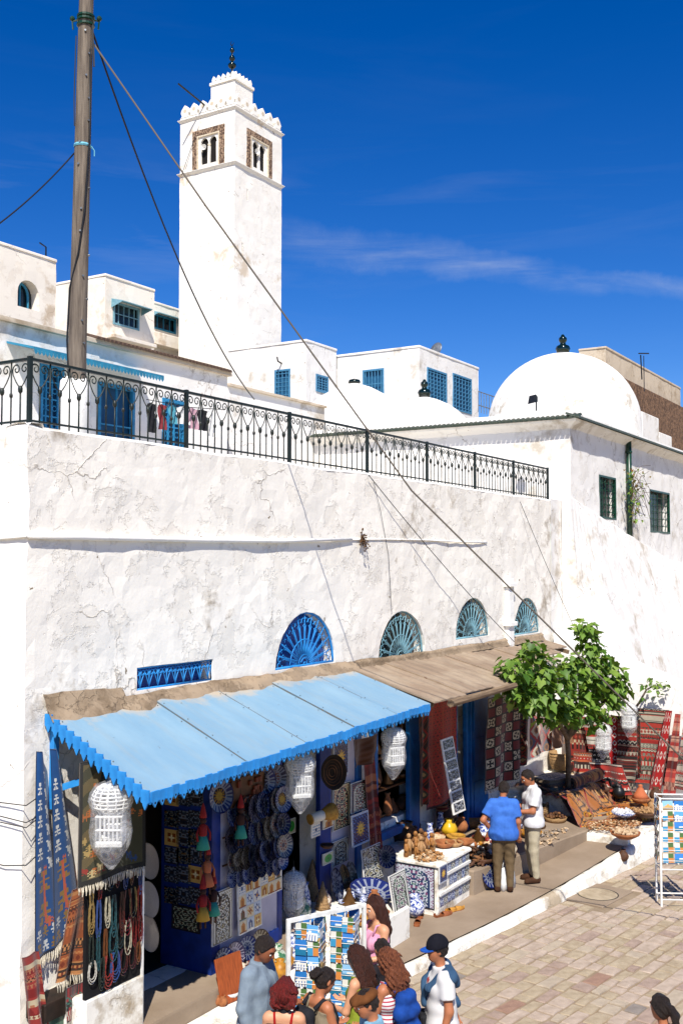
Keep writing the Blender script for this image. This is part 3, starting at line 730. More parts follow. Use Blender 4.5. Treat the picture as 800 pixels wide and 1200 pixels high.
for face, mpf, ol in (('L', mp_L, [(my0, 5), (my0 + WYm, 5), (my0 + WYm, ZP), (my0, ZP)]), ('R', mp_R, [(mx0, 5), (mx0 + WX, 5), (mx0 + WX, ZP), (mx0, ZP)])):
    q = belfry(face); hs_ = paired(*q)
    if face == 'R':
        for sy, sx in ((228, 290), (291, 284)):
            s_ = onY(sx, sy, my0); hs_.append([(s_.x - .03, s_.z - .25), (s_.x + .03, s_.z - .25), (s_.x + .03, s_.z + .22), (s_.x - .03, s_.z + .22)])
    wall_panel('shaft', mpf, ol, hs_, .24, .09, 'plaster_minaret', mina)
m = MB(); m.box(mx0 + WX - .01, mx0 + WX, my0, my0 + WYm, 5, ZP); m.box(mx0, mx0 + WX, my0 + WYm - .01, my0 + WYm, 5, ZP); m.box(mx0 + .02, mx0 + WX - .02, my0 + .02, my0 + WYm - .02, ZP - .1, ZP)
m.build('rear_wall', 'plaster_minaret', mina)
m = MB(); m.box(mx0 + .10, mx0 + WX - .5, my0 + .10, my0 + WYm - .5, 6, ZP - .2); m.build('belfry_shade', 'void_dark', mina)  # black box standing in for the shade inside the openings
for zz, d, h in ((ZC, .10, .13), (ZP, .09, .12)):
    m = MB(); rings = []
    for e, z in ((-.01, zz - h), (d * .5, zz - h * .6), (d, zz - .02), (d, zz), (-.02, zz + .02)):
        rings.append([(mx0 - e, my0 - e, z), (mx0 + WX + e, my0 - e, z), (mx0 + WX + e, my0 + WYm + e, z), (mx0 - e, my0 + WYm + e, z)])
    m.loft(rings, False, True); m.build('cornice', 'plaster_minaret', mina)
# rounded merlons
def merlon(w_, h_, th):
    m = MB(); pts = [(-w_ / 2, 0), (w_ / 2, 0), (w_ * .36, h_ * .18), (w_ * .5, h_ * .45), (w_ * .40, h_ * .68), (w_ * .16, h_ * .92), (0, h_ * 1.04), (-w_ * .16, h_ * .92), (-w_ * .40, h_ * .68), (-w_ * .5, h_ * .45), (-w_ * .36, h_ * .18)]
    m.loft([[(x, -th / 2, z) for x, z in pts], [(x, th / 2, z) for x, z in pts]], True, True)
    for sg in (-1, 1): m.mi = 1; m.lathe([(w_ * .2, 0), (w_ * .2, .004)], 8, (0, sg * (th / 2 + .002), h_ * .55), 'y') if h_ > .4 else None
    m.mi = 0
    return m.mesh('merlon', ['plaster_minaret', 'plaster_beige'])
def crenellate(x0, y0, wx, wy, z, n, h_, th, gap=.9, parent=mina):
    mw = wx / n
    big = merlon(mw * gap, h_, th)
    for k in range(n):
        for (x, y, r_) in ((x0 + mw * (k + .5), y0 + th / 2, 0), (x0 + mw * (k + .5), y0 + wy - th / 2, 0)):
            o = link('merlon', big, parent, True); o.location = Vector((x, y, z)) - mina.location; o.rotation_euler = (0, 0, r_)
        for (x, y, r_) in ((x0 + th / 2, y0 + wy / n * (k + .5), PI / 2), (x0 + wx - th / 2, y0 + wy / n * (k + .5), PI / 2)):
            o = link('merlon', big, parent, True); o.location = Vector((x, y, z)) - mina.location; o.rotation_euler = (0, 0, r_)
m = MB()
for e0 in (0,):
    m.box(mx0, mx0 + WX, my0, my0 + .22, ZP, ZP + .12); m.box(mx0, mx0 + WX, my0 + WYm - .22, my0 + WYm, ZP, ZP + .12); m.box(mx0, mx0 + .22, my0 + .22, my0 + WYm - .22, ZP, ZP + .12); m.box(mx0 + WX - .22, mx0 + WX, my0 + .22, my0 + WYm - .22, ZP, ZP + .12)
m.build('parapet', 'plaster_minaret', mina)
crenellate(mx0, my0, WX, WYm, ZP + .10, 6, .5, .2, .8)
# lantern turret
tx0, ty0, tw = mx0 + 1.0, my0 + .78, 1.22
t_z = atD(272, 84, 43).z
m = MB(); rings = [[warp(x, y, z, .012, 2) for x, y in ((tx0, ty0), (tx0 + tw, ty0), (tx0 + tw, ty0 + tw), (tx0, ty0 + tw))] for z in (ZP - .1, ZP + .7, t_z)]
m.loft(rings, False, True); m.bbox(tx0 - .06, tx0 + tw + .06, ty0 - .06, ty0 + tw + .06, t_z - .1, t_z + .02, .02); m.build('turret', 'plaster_minaret', mina)
crenellate(tx0, ty0, tw, tw, t_z + .02, 5, .26, .10, .7)
m = MB(); cxm, cym = tx0 + tw / 2, ty0 + tw / 2
m.loft([[(cxm + s1 * .48 * k, cym + s2 * .48 * k, t_z + z) for s1, s2 in ((-1, -1), (1, -1), (1, 1), (-1, 1))] for k, z in ((1, 0), (.55, .3), (.22, .52), (.06, .6))], False, True); m.build('turret_roof', 'green_tile', mina)
m = MB(); z = t_z + .55
m.lathe([(.035, z), (.035, z + .18), (.09, z + .2), (.17, z + .28), (.17, z + .36), (.07, z + .46), (.04, z + .5), (.1, z + .54), (.13, z + .62), (.1, z + .7), (.04, z + .76), (.03, z + .86), (.08, z + .9), (.1, z + .97), (.07, z + 1.05), (.02, z + 1.1), (.02, z + 1.2)], 14, (cxm, cym, 0))
m.tube([(cxm + .08 * math.cos(a), cym - .08 * math.sin(a) * .6, z + 1.28 + .08 * math.sin(a)) for a in [R(-220 + 26 * k) for k in range(11)]], [.006 + .012 * math.sin(PI * k / 10) for k in range(11)], 5)
m.build('finial', 'green_glaze', mina, smooth=True)
# carved window surrounds with a slender column
for face in 'LR':
    u0, v0, u1, v1 = belfry(face)
    P = (lambda u, w_, v: (mx0 + w_, u, v)) if face == 'L' else (lambda u, w_, v: (u, my0 + w_, v))
    def fbox(m, a, b_, w0, w1, z0, z1):
        p0, p1 = P(a, w0, z0), P(b_, w1, z1); m.box(min(p0[0], p1[0]), max(p0[0], p1[0]), min(p0[1], p1[1]), max(p0[1], p1[1]), z0, z1)
    m = MB(); t = .24
    fbox(m, u0, u0 + t, -.035, .03, v0 + .03, v1); fbox(m, u1 - t, u1, -.035, .03, v0 + .03, v1); fbox(m, u0 + t, u1 - t, -.035, .03, v1 - .24, v1)
    o = m.build('window_frame', 'stone_carved', mina)
    m = MB(); t2 = t + .06
    fbox(m, u0 + t, u0 + t2, -.045, .03, v0 + .03, v1 - .24); fbox(m, u1 - t2, u1 - t, -.045, .03, v0 + .03, v1 - .24); fbox(m, u0 + t2, u1 - t2, -.045, .03, v1 - .30, v1 - .24)
    m.build('window_moulding', 'stone_trim', mina)
    m = MB(); cu_ = (u0 + u1) / 2; q = P(cu_ , .05, 0)
    m.lathe([(.05, v0 + .14), (.05, v0 + .2), (.032, v0 + .24), (.03, v0 + .84), (.06, v0 + .9), (.07, v0 + .95)], 10, (q[0], q[1], 0)); m.build('window_column', 'stone_trim', mina, smooth=True)
    # horn loudspeaker in the opening
    q = Vector(P(u0 + (u1 - u0) * (.64 if face == 'L' else .40), .02, v0 + .84)); d = Vector((-1, -.25, .05)) if face == 'L' else Vector((-.35, -1, .05))
    d.normalize(); m = MB(); mtx = d.to_track_quat('Z', 'Y').to_matrix()
    mm = MB(); mm.lathe([(.02, -.14), (.035, -.07), (.07, .02), (.12, .09), (.11, .085), (.035, -.02), (0.0, -.02)], 16)
    m.add([tuple(q + mtx @ Vector(v)) for v in mm.v], mm.f); m.build('loudspeaker', 'white_paint', mina, smooth=True)
# leaning mast on the parapet with its wire
pa, pb = onX(242, 125, mx0 + .1), atD(209, 98, 42.0)
ms = thing('mast', 'dark leaning mast sticking out from the minaret parapet', 'mast', tuple(pa))
m = MB(); m.tube([tuple(pa), tuple(pb)], .035, 6); m.build('pole', 'iron_dark', ms)
m = MB(); qq = onX(213, 205, mx0 - .12); m.tube([tuple(pa), tuple((pa + qq) / 2 + Vector((-.05, 0, -.05))), tuple(qq)], .014, 4); m.build('wire', 'cable_black', ms)

# ------------------------------------------------------------------ background buildings
def lattice_window(parent, face, off, u0, v0, u1, v1, frame='paint_teal', pane='pane_dark', nx=4, ny=6, shade=False, proud=.03, diamonds=False):
    P = (lambda u, w_, v: (off + w_, u, v)) if face == 'L' else (lambda u, w_, v: (u, off + w_, v))
    def fb(m, a, b_, w0, w1, z0, z1):
        p0, p1 = P(a, w0, z0), P(b_, w1, z1); m.box(min(p0[0], p1[0]), max(p0[0], p1[0]), min(p0[1], p1[1]), max(p0[1], p1[1]), z0, z1)
    t = min(.07, (u1 - u0) * .12)
    fr_ = MB(); fb(fr_, u0, u0 + t, -proud, .06, v0, v1); fb(fr_, u1 - t, u1, -proud, .06, v0, v1); fb(fr_, u0 + t, u1 - t, -proud, .06, v1 - t, v1); fb(fr_, u0 + t, u1 - t, -proud, .06, v0, v0 + t)
    w_ = fr_.build('window', frame, parent)
    m = MB(); m.add([P(u0, .10, v0), P(u1, .10, v0), P(u1, .10, v1), P(u0, .10, v1)], [(0, 1, 2, 3)]); o = m.build('pane', pane, w_); o.location = (0, 0, 0)
    m = MB()
    for i in range(1, nx): 
        u = u0 + (u1 - u0) * i / nx; fb(m, u - .013, u + .013, -proud + .01, .02, v0 + t, v1 - t)
    for j in range(1, ny):
        v = v0 + (v1 - v0) * j / ny; fb(m, u0 + t, u1 - t, -proud + .015, .015, v - .013, v + .013)
    if diamonds:
        for i in range(nx):
            for j in range(ny):
                uc = u0 + (u1 - u0) * (i + .5) / nx; vc = v0 + (v1 - v0) * (j + .5) / ny; r_ = (u1 - u0) / nx * .36
                m.tube([P(uc + r_ * math.cos(a), 0, vc + r_ * math.sin(a)) for a in [k * PI / 3 for k in range(7)]], .010, 3)
    o = m.build('lattice', frame, w_); o.location = (0, 0, 0)
    return w_
def block(name, label, xc, yc, wx, wy, z0, z1, material, winL=(), winR=(), sp=.45, parent=None, arch_r=None):
    """plain box house seen on its corner: left face (x = xc) and right face (y = yc) with real window openings"""
    t_ = thing(name, label, 'building', (xc, yc, z0))
    rect = lambda q: [(q[0], q[1]), (q[2], q[1]), (q[2], q[3]), (q[0], q[3])]
    wall_panel('wall', lambda u, v, wd: (lambda p: (p[0] + wd, p[1], p[2]))(warp(xc, u, v, .02)), [(yc, z0), (yc + wy, z0), (yc + wy, z1), (yc, z1)], [rect(q) for q in winL], sp, .2, material, t_)
    hl = [rect(q) for q in winR]
    if arch_r: hl.append(arch_r)
    wall_panel('wall', lambda u, v, wd: (lambda p: (p[0], p[1] + wd, p[2]))(warp(u, yc, v, .02)), [(xc, z0), (xc + wx, z0), (xc + wx, z1), (xc, z1)], hl, sp, .35 if arch_r else .2, material, t_)
    m = MB(); m.box(xc + wx - .02, xc + wx, yc, yc + wy, z0, z1); m.box(xc, xc + wx, yc + wy - .02, yc + wy, z0, z1); m.build('rear_wall', material, t_)
    m = MB(); m.bbox(xc - .03, xc + wx + .03, yc - .03, yc + wy + .03, z1 - .03, z1 + .05, .02); m.build('roof', material, t_)
    return t_
def rR(Y, px0, py0, px1, py1):
    a, b_ = onY(px0, py0, Y), onY(px1, py1, Y); return (a.x, min(a.z, b_.z), b_.x, max(a.z, b_.z))
def rL(X, px0, py0, px1, py1):
    a, b_ = onX(px0, py0, X), onX(px1, py1, X); return (min(a.y, b_.y), min(a.z, b_.z), max(a.y, b_.y), max(a.z, b_.z))
mat('shutter_blue', '#4a86aa', 0.5, '#3a7498', 10, (0.4, 0.7)); mat('louvre_back', '#1f587e', 0.6); mat('door_blue', '#2f86b4', .5, '#26749e', 8); mat('door_back', '#14486e', .5)
# left far house with the arched window
Yb = 24.0
a = onY(66, 306, Yb); a0 = onY(-60, 290, Yb)
aw = onY(32, 358, Yb); ar = .36
arch_pts = [(aw.x - ar, aw.z - .08), (aw.x + ar * 1.3, aw.z - .08), (aw.x + ar * 1.3, aw.z + .35)] + [(aw.x + ar * .15 + ar * 1.15 * math.cos(t), aw.z + .35 + ar * 1.1 * math.sin(t)) for t in [PI * k / 10 for k in range(1, 10)]] + [(aw.x - ar, aw.z + .35)]
t_ = block('white_house', 'cream white house at the far left with a small arched blue window', a0.x, Yb, a.x - a0.x, 6, 5, a.z, 'plaster_cream', arch_r=arch_pts)
m = MB(); m.add([(p_[0], Yb + .34, p_[1]) for p_ in arch_pts], [tuple(range(len(arch_pts)))]); m.build('window_pane', 'pane_dark', t_)
m = MB(); ap = [(aw.x - ar * .95, aw.z - .06), (aw.x + ar * .75, aw.z - .06), (aw.x + ar * .75, aw.z + .35)] + [(aw.x - ar * .1 + ar * .85 * math.cos(t), aw.z + .35 + ar * .95 * math.sin(t)) for t in [PI * k / 10 for k in range(1, 10)]] + [(aw.x - ar * .95, aw.z + .35)]
m.tube([(p_[0], Yb + .28, p_[1]) for p_ in ap] + [(ap[0][0], Yb + .28, ap[0][1])], .045, 5); m.tube([(aw.x - ar * .1, Yb + .28, aw.z - .05), (aw.x - ar * .1, Yb + .28, aw.z + .35 + ar * .9)], .03, 5); m.build('window_frame', 'paint_teal', t_)
m = MB(); q = onY(54, 303, Yb + .3); m.tube([(q.x, q.y, q.z - .1), (q.x, q.y, q.z + .35), (q.x - .25, q.y, q.z + .42)], .025, 5); m.build('roof_pipe', 'lamp_black', t_)
# house with the awninged window
Yc = 27.0
k0 = onY(124, 322, Yc); k1 = onY(179, 346, Yc)
wr = rR(Yc, 133, 353, 163, 388)
t_ = block('white_house', 'cream white house behind the wooden pole with a blue barred window', k0.x, Yc, k1.x - k0.x + .1, 4.5, 5, k0.z, 'plaster_cream', winR=[wr])
lattice_window(t_, 'R', Yc, wr[0], wr[1], wr[2], wr[3], 'paint_teal_pale', 'pane_dark', 5, 2)
def awning(parent, Y, x0, x1, z, dep, drop, paint='paint_teal'):
    m = MB(); m.add([(x0, Y + .01, z), (x1, Y + .01, z), (x1, Y - dep, z - drop), (x0, Y - dep, z - drop), (x0, Y + .01, z + .03), (x1, Y + .01, z + .03), (x1, Y - dep, z - drop + .03), (x0, Y - dep, z - drop + .03)], [(0, 3, 2, 1), (4, 5, 6, 7), (0, 1, 5, 4), (1, 2, 6, 5), (2, 3, 7, 6), (3, 0, 4, 7)])
    m.add([(x0, Y, z), (x0, Y - dep, z - drop), (x0, Y, z - drop * 2.2)], [(0, 1, 2)]); m.add([(x1, Y, z), (x1, Y - dep, z - drop), (x1, Y, z - drop * 2.2)], [(0, 1, 2)])
    m.build('awning', paint, parent)
awning(t_, Yc, wr[0] - .1, wr[2] + .12, wr[3] + .06, .55, .14, 'paint_teal_pale')
m = MB(); q = rR(Yc, 125, 392, 176, 405); m.bbox(q[0], q[2], Yc - .35, Yc, q[3] - .12, q[3], .02); m.build('ledge', 'plaster_cream', t_)
# low link and the half-hidden window beside the minaret
Yd = 29.0
k2 = onY(160, 345, Yd); k3 = onY(240, 372, Yd); wr = rR(Yd, 177, 366, 206, 392)
t_ = block('white_house', 'low cream house squeezed against the minaret with a teal awning', k2.x, Yd, k3.x - k2.x, 4, 5, k2.z - .1, 'plaster_cream', winR=[wr])
lattice_window(t_, 'R', Yd, wr[0], wr[1], wr[2], wr[3], 'paint_teal', 'pane_dark', 4, 1); awning(t_, Yd, wr[0] - .1, wr[2] + .12, wr[3] + .05, .5, .14, 'paint_teal_pale')
m = MB(); q = rR(Yd, 176, 400, 206, 412); m.bbox(q[0] - .2, q[2] + .3, Yd - .4, Yd, q[1], q[1] + .5, .03); m.build('ledge', 'plaster_cream', t_)
# terrace house with blue doors, tile coping and long blue awning
Yt = 15.0
e0, e1 = onY(-30, 379, Yt), onY(266, 438, Yt); zt = onY(150, 409, Yt).z
doors = [rR(Yt, 47, 425, 74, 497), rR(Yt, 115, 447, 157, 512), rR(Yt, 190, 466, 217, 522)]
doors = [(d[0], 6.56, d[2], d[3]) for d in doors]
th_ = thing('terrace_house', 'white house behind the railing with blue lattice doors and awning', 'building', (e0.x, Yt, 6.5))
wall_panel('wall', lambda u, v, wd: (lambda p: (p[0], p[1] + wd, p[2]))(warp(u, Yt, v, .018)), [(e0.x, 6.5), (e1.x, 6.5), (e1.x, zt), (e0.x, zt)], [[(d[0], d[1]), (d[2], d[1]), (d[2], d[3]), (d[0], d[3])] for d in doors], .35, .25, 'plaster_clean', th_)
m = MB(); m.box(e0.x, e1.x, Yt + .1, Yt + 6, zt - .2, zt - .02); m.box(e1.x - .02, e1.x, Yt + .02, Yt + 6, 6.5, zt); m.build('roof', 'roof_lime', th_)
for d in doors[:1] + doors[2:]: lattice_window(th_, 'R', Yt, d[0], d[1], d[2], d[3], 'door_blue', 'door_back', 4, 8, diamonds=True)
d = doors[1]; lattice_window(th_, 'R', Yt, d[0], d[1], d[2], d[3], 'door_blue', 'door_back', 2, 3)
m = MB()
for k in range(7):
    x = d[0] + .12 + (d[2] - d[0] - .24) * k / 6; m.tube([(x, Yt - .03, 7.2), (x, Yt - .22, 7.3), (x, Yt - .26, 7.5), (x, Yt - .12, 7.7), (x, Yt - .05, 7.95)], .012, 4)
m.build('window_basket', 'white_paint', th_)
m = MB(); m.bbox(e0.x, e1.x + .08, Yt - .10, Yt + .3, zt - .06, zt + .02, .02); m.build('coping', 'plaster_beige', th_)
m = MB(); x = onY(110, 400, Yt).x
while x < e1.x: roof_tile(m, (x, Yt - .08, zt + .01), (0, -1, 0)); x += .12
mat('brown_tile', '#5b4636', 0.7, '#3f3026', 20); o = m.build('coping_tiles', 'brown_tile', th_); o['kind'] = 'stuff'
a0, a1 = onY(40, 405, Yt - .7), onY(192, 438, Yt - .7); m = MB()
za = onY(40, 405, Yt - .7).z
m.add([(a0.x, Yt - .7, za - .05), (a1.x, Yt - .7, za - .05), (a1.x, Yt, za + .12), (a0.x, Yt, za + .12), (a0.x, Yt - .7, za - .01), (a1.x, Yt - .7, za - .01), (a1.x, Yt, za + .16), (a0.x, Yt, za + .16)], [(0, 3, 2, 1), (4, 5, 6, 7), (0, 1, 5, 4), (1, 2, 6, 5), (2, 3, 7, 6), (3, 0, 4, 7)])
x = a0.x
while x < a1.x - .05:
    m.add([(x, Yt - .71, za - .02), (x + .085, Yt - .71, za - .02), (x + .085, Yt - .71, za - .10), (x + .042, Yt - .71, za - .15), (x, Yt - .71, za - .10)], [(0, 1, 2, 3, 4)]); x += .09
m.build('awning', 'paint_teal', th_)
# lower link wall between it and the minaret
k4, k5 = onY(266, 452, Yt + .8), onY(345, 471, Yt + .8)
m = MB(); m.bbox(k4.x, k5.x + 1.5, Yt + .8, Yt + 1.2, 6.5, k4.z, .02); m.build('link_wall', 'plaster_clean', th_); m = MB(); m.bbox(k4.x, k5.x + 1.5, Yt + .72, Yt + 1.25, k4.z, k4.z + .06, .01); m.build('coping', 'plaster_beige', th_)
m = MB(); m.bbox(k4.x + .2, MX + .5, 13.6, 13.9, 6.5, 7.02, .02); m.build('terrace_kerb', 'plaster_clean', th_)
# laundry on a line in front of the terrace house
ly = 13.8
l0, l1 = onY(172, 468, ly), onY(262, 480, ly)
ln = thing('washing_line', 'washing line with bright clothes on the terrace behind the railing', 'washing line', (l0.x, ly, 6.55))
m = MB(); m.tube([tuple(l0), tuple((l0 + l1) / 2 - Vector((0, 0, .05))), tuple(l1)], .008, 4); m.build('line', 'cable_black', ln)
for nme, hx in (('cloth_black', '#17171a'), ('cloth_red', '#7a2c30'), ('cloth_cyan', '#4a8c9c'), ('cloth_pink', '#b08a94'), ('cloth_white', '#dcd9d2'), ('cloth_navy', '#22345c'), ('cloth_orange', '#c9743a')): mat(nme, hx, .85, bump=.3, bscale=20)
rnd = random.Random(8)
for k, cn_ in enumerate(('cloth_black', 'cloth_red', 'cloth_cyan', 'cloth_white', 'cloth_pink', 'cloth_black', 'cloth_white')):
    f = .06 + k * .13; p_ = l0.lerp(l1, f); w_ = rnd.uniform(.10, .2); h_ = rnd.uniform(.3, .6); m = MB()
    m.loft([[(p_.x - w_ + 2 * w_ * i / 8, ly + .03 * math.sin(i * 1.5 + j), p_.z - .04 - h_ * j / 6 - .05 * abs(i - 4) / 4 * (j < 1)) for i in range(9)] for j in range(7)], closed=False)
    m.build('garment', cn_, ln, smooth=True)
# middle houses
Xm = atD(359, 398, 39).x; Ym = atD(359, 398, 39).y
zt1 = atD(359, 399, 39).z; e = onX(318, 402, Xm); f_ = onY(394, 408, Ym)
wl = rL(Xm, 322, 434, 340, 482); wr = rR(Ym, 370, 438, 384, 462)
t_ = block('white_house', 'white house beside the minaret base with two blue lattice windows', Xm, Ym, f_.x - Xm, e.y - Ym + 2, 5, zt1, 'plaster_clean', winL=[wl], winR=[wr])
lattice_window(t_, 'L', Xm, *wl, 'shutter_blue', 'louvre_back', 4, 10); lattice_window(t_, 'R', Ym, *wr, 'shutter_blue', 'louvre_back', 4, 7)
m = MB(); q = onX(330, 426, Xm); m.tube([(Xm, q.y, q.z), (Xm - .25, q.y, q.z + .05), (Xm - .3, q.y, q.z + .2)], .03, 5); m.build('bracket', 'lamp_black', t_)
Xm = atD(491, 405, 40).x; Ym = atD(491, 405, 40).y
zt1 = atD(491, 406, 40).z; e = onX(385, 416, Xm); f_ = onY(560, 420, Ym)
wl = rL(Xm, 425, 434, 450, 466); wr = [rR(Ym, 500, 430, 523, 476), rR(Ym, 530, 437, 552, 486)]
t_ = block('white_house', 'wide white house with three tall blue shuttered windows and a satellite dish', Xm, Ym, f_.x - Xm, e.y - Ym + .5, 5, zt1, 'plaster_clean', winL=[wl], winR=wr)
lattice_window(t_, 'L', Xm, *wl, 'shutter_blue', 'louvre_back', 7, 2)
for q in wr: lattice_window(t_, 'R', Ym, *q, 'shutter_blue', 'louvre_back', 6, 9)
m = MB(); q = onY(511, 411, Ym + .5); q.z = zt1
m.tube([(q.x, q.y, q.z), (q.x, q.y, q.z + .25), (q.x - .1, q.y, q.z + .36)], .03, 6); m.build('dish_mast', 'metal_grey', t_); m = MB(); mm = MB(); mm.lathe([(.0, .07), (.16, .05), (.3, -.02), (.32, -.03), (.16, .03), (0, .05)], 18)
mt = Vector((-1, .3, .35)).normalized().to_track_quat('Z', 'Y').to_matrix(); m.add([tuple(q + Vector((-.1, 0, .35)) + mt @ Vector(v)) for v in mm.v], mm.f)
m.build('satellite_dish', 'metal_grey', t_, smooth=True); m = MB(); m.tube([(q.x + .6, q.y, q.z), (q.x + .75, q.y, q.z + .22), (q.x + .45, q.y, q.z + .1)], .02, 5); m.build('antenna', 'metal_grey', t_)
m = MB(); q = onX(393, 432, Xm - .05); m.tube([tuple(q), tuple(q + Vector((0, 0, .5)))], .06, 8); m.tube([tuple(q - Vector((0, 0, .7))), tuple(q - Vector((0, 0, .1)))], .05, 8); m.build('flue', 'lamp_black', t_)
# small fence right of it
q0, q1 = onY(560, 458, Ym - 3), onY(585, 460, Ym - 3); fe = thing('roof_fence', 'small pale metal fence on the roof left of the big dome', 'fence', (q0.x, Ym - 3, q0.z - .7))
for k in range(9):
    x = q0.x + (q1.x - q0.x) * k / 8; m = MB(); m.tube([(x, Ym - 3, q0.z - .75), (x, Ym - 3, q0.z)], .014, 4); m.build('bar', 'metal_grey', fe)
m = MB(); m.tube([(q0.x, Ym - 3, q0.z - .02), (q1.x, Ym - 3, q0.z - .02)], .018, 4); m.tube([(q0.x, Ym - 3, q0.z - .5), (q1.x, Ym - 3, q0.z - .5)], .018, 4); m.build('rail', 'metal_grey', fe)
# right far block of raw render over rubble stone
Xm, Ym = atD(709, 406, 46).x, atD(709, 406, 46).y; zt1 = atD(709, 407, 46).z; f_ = onY(796, 430, Ym)
t_ = block('grey_house', 'unpainted beige block on a rubble stone wall behind the big dome', Xm, Ym, f_.x - Xm, onX(678, 410, Xm).y - Ym, 9, zt1, 'plaster_beige')
zr = onY(770, 466, Ym).z
m = MB(); m.bbox(Xm - .4, f_.x + .25, Ym - .25, Ym - .02, 8.5, zr, .03); m.build('stone_wall', 'rubble', t_)
m = MB(); q = onY(750, 416, Ym - .6); m.tube([(q.x, q.y, q.z), (q.x + .15, q.y, q.z - 1.1)], .03, 5); m.tube([(q.x - .3, q.y, q.z + .02), (q.x + .6, q.y - .2, q.z + .15)], .03, 5); m.tube([(q.x + .5, q.y, q.z - 1.6), (q.x + .5, q.y, q.z + .05)], .02, 5); m.build('antenna', 'lamp_black', t_)
# low wall step right of dome
m = MB(); q = onY(752, 482, WY + 3.2); m.bbox(q.x, q.x + 2.4, WY + 3.2, WY + 6, 8.8, q.z, .03); m.bbox(q.x + 2.4, q.x + 4.4, WY + 3.2, WY + 6, 8.8, q.z - .55, .03); m.build('roof_parapet', 'plaster_clean', mosque)
# ------------------------------------------------------------------ terrace railing
RY = WY + .16
rail = thing('terrace_railing', 'long dark wrought iron railing with scrolls on top of the long white wall', 'railing', (X0 + .15, RY, TOPZ))
posts = [X0 + .15] + [onY(px, 540, RY).x for px in (218, 339, 430, 500, 556, 601, 641)]
RT, RB = TOPZ + .76, TOPZ + .10
def rail_bar(a, b_, w_, h_, nm='rail', mt='iron_dark'): m = MB(); m.bar(a, b_, w_, h_); return m.build(nm, mt, rail)
rail_bar((posts[0], RY, RT), (posts[-1], RY, RT), .045, .03, 'top_rail'); rail_bar((posts[0], RY, RB), (posts[-1], RY, RB), .03, .02, 'bottom_rail')
rail_bar((posts[0], RY, RT), (posts[0], 16, RT), .045, .03, 'top_rail'); rail_bar((posts[0], RY, RB), (posts[0], 16, RB), .03, .02, 'bottom_rail')
pm = MB(); pm.box(-.022, .022, -.022, .022, -.04, RT - TOPZ + .03); pm = pm.mesh('post', 'iron_dark')
for x in posts: o = link('post', pm, rail, True); o.location = Vector((x, RY, TOPZ)) - rail.location
for k in range(1, 4): o = link('post', pm, rail, True); o.location = Vector((posts[0], RY + k * 2.3, TOPZ)) - rail.location
h_ = RT - TOPZ
pl_ = MB(); pl_.tube([(0, 0, -.02), (0, 0, h_)], .009, 5); pl_.lathe([(.009, .36), (.019, .375), (.019, .40), (.009, .415)], 6, cap=False); plain = pl_.mesh('baluster', 'iron_dark', True)
hb = MB(); hb.tube([(0, 0, -.02), (0, 0, h_ * .58)], .010, 5); hb.lathe([(.010, .40), (.024, .42), (.026, .445), (.024, .465), (.010, .485)], 6, cap=False); heart = hb.mesh('baluster', 'iron_dark', True)
def scroll_mesh(sg):
    pts = [(0, 0, h_ * .55), (sg * .02, 0, h_ * .62), (sg * .07, 0, h_ * .70), (sg * .115, 0, h_ * .80)]
    for q in range(13):
        a = -0.15 + q * .62; rr = .062 * (1 - q * .062); pts.append((sg * (.062 + rr * math.cos(a)), 0, h_ * .875 + rr * math.sin(a)))
    m = MB(); m.tube(pts, .0085, 4); return m.mesh('scroll', 'iron_dark', True)
sc_m = [scroll_mesh(-1), scroll_mesh(1)]
def fill(p0, p1, along):
    L_ = (Vector(p1) - Vector(p0)).length; n = max(2, int(round(L_ / .145))); n -= (n % 2)
    for k in range(1, n):
        p = Vector(p0).lerp(Vector(p1), k / n) + Vector((0, 0, 0)); isH = k % 2 == 1
        o = link('baluster', heart if isH else plain, rail, True); o.location = p - rail.location; o.rotation_euler = (0, 0, 0 if along == 'x' else PI / 2)
        if isH:
            for sm in sc_m: q = link('scroll', sm, o, True)
for i in range(len(posts) - 1): fill((posts[i], RY, TOPZ), (posts[i + 1], RY, TOPZ), 'x')
fill((posts[0], RY, TOPZ), (posts[0], RY + 2.3, TOPZ), 'y'); fill((posts[0], RY + 2.3, TOPZ), (posts[0], RY + 4.6, TOPZ), 'y')

# ------------------------------------------------------------------ utility pole
pb = atD(88, 480, 13.6); pb.z = 6.5; pt = atD(103, -60, 13.6); 
pole = thing('utility_pole', 'weathered grey wooden utility pole rising behind the railing', 'utility pole', tuple(pb))
m = MB(); n = 16; rings = []
for i in range(40):
    f = i / 39; p = pb.lerp(pt, f); r_ = .126 - .04 * f
    rings.append([(p.x + r_ * (1 + .05 * N(math.cos(2 * PI * k / n) * 3, math.sin(2 * PI * k / n) * 3, p.z * .3, 1)) * math.cos(2 * PI * k / n), p.y + r_ * (1 + .05 * N(math.cos(2 * PI * k / n) * 3, math.sin(2 * PI * k / n) * 3, p.z * .3, 1)) * math.sin(2 * PI * k / n), p.z) for k in range(n)])
m.loft(rings, True, True); m.build('trunk', 'wood_pole', pole, smooth=True)
def pole_at(py): 
    z = atD(95, py, 13.6).z; f = (z - pb.z) / (pt.z - pb.z); return pb.lerp(pt, f), .126 - .04 * f
rnd = random.Random(3)
for k in range(15):
    p, r_ = pole_at(40 + k * 26); a = -1.9 + rnd.uniform(-.9, .9); m = MB(); d = Vector((math.cos(a), math.sin(a), 0))
    m.tube([tuple(p + d * (r_ - .02)), tuple(p + d * (r_ + .018))], .014, 6); m.build('nail', 'metal_grey', pole)
m = MB()
for py in (20, 24, 30):
    p, r_ = pole_at(py); m.lathe([(r_ + .004, -.02), (r_ + .022, -.012), (r_ + .022, .012), (r_ + .004, .02)], 16, (p.x, p.y, p.z), cap=False)
m.build('clamp', 'iron_green', pole)
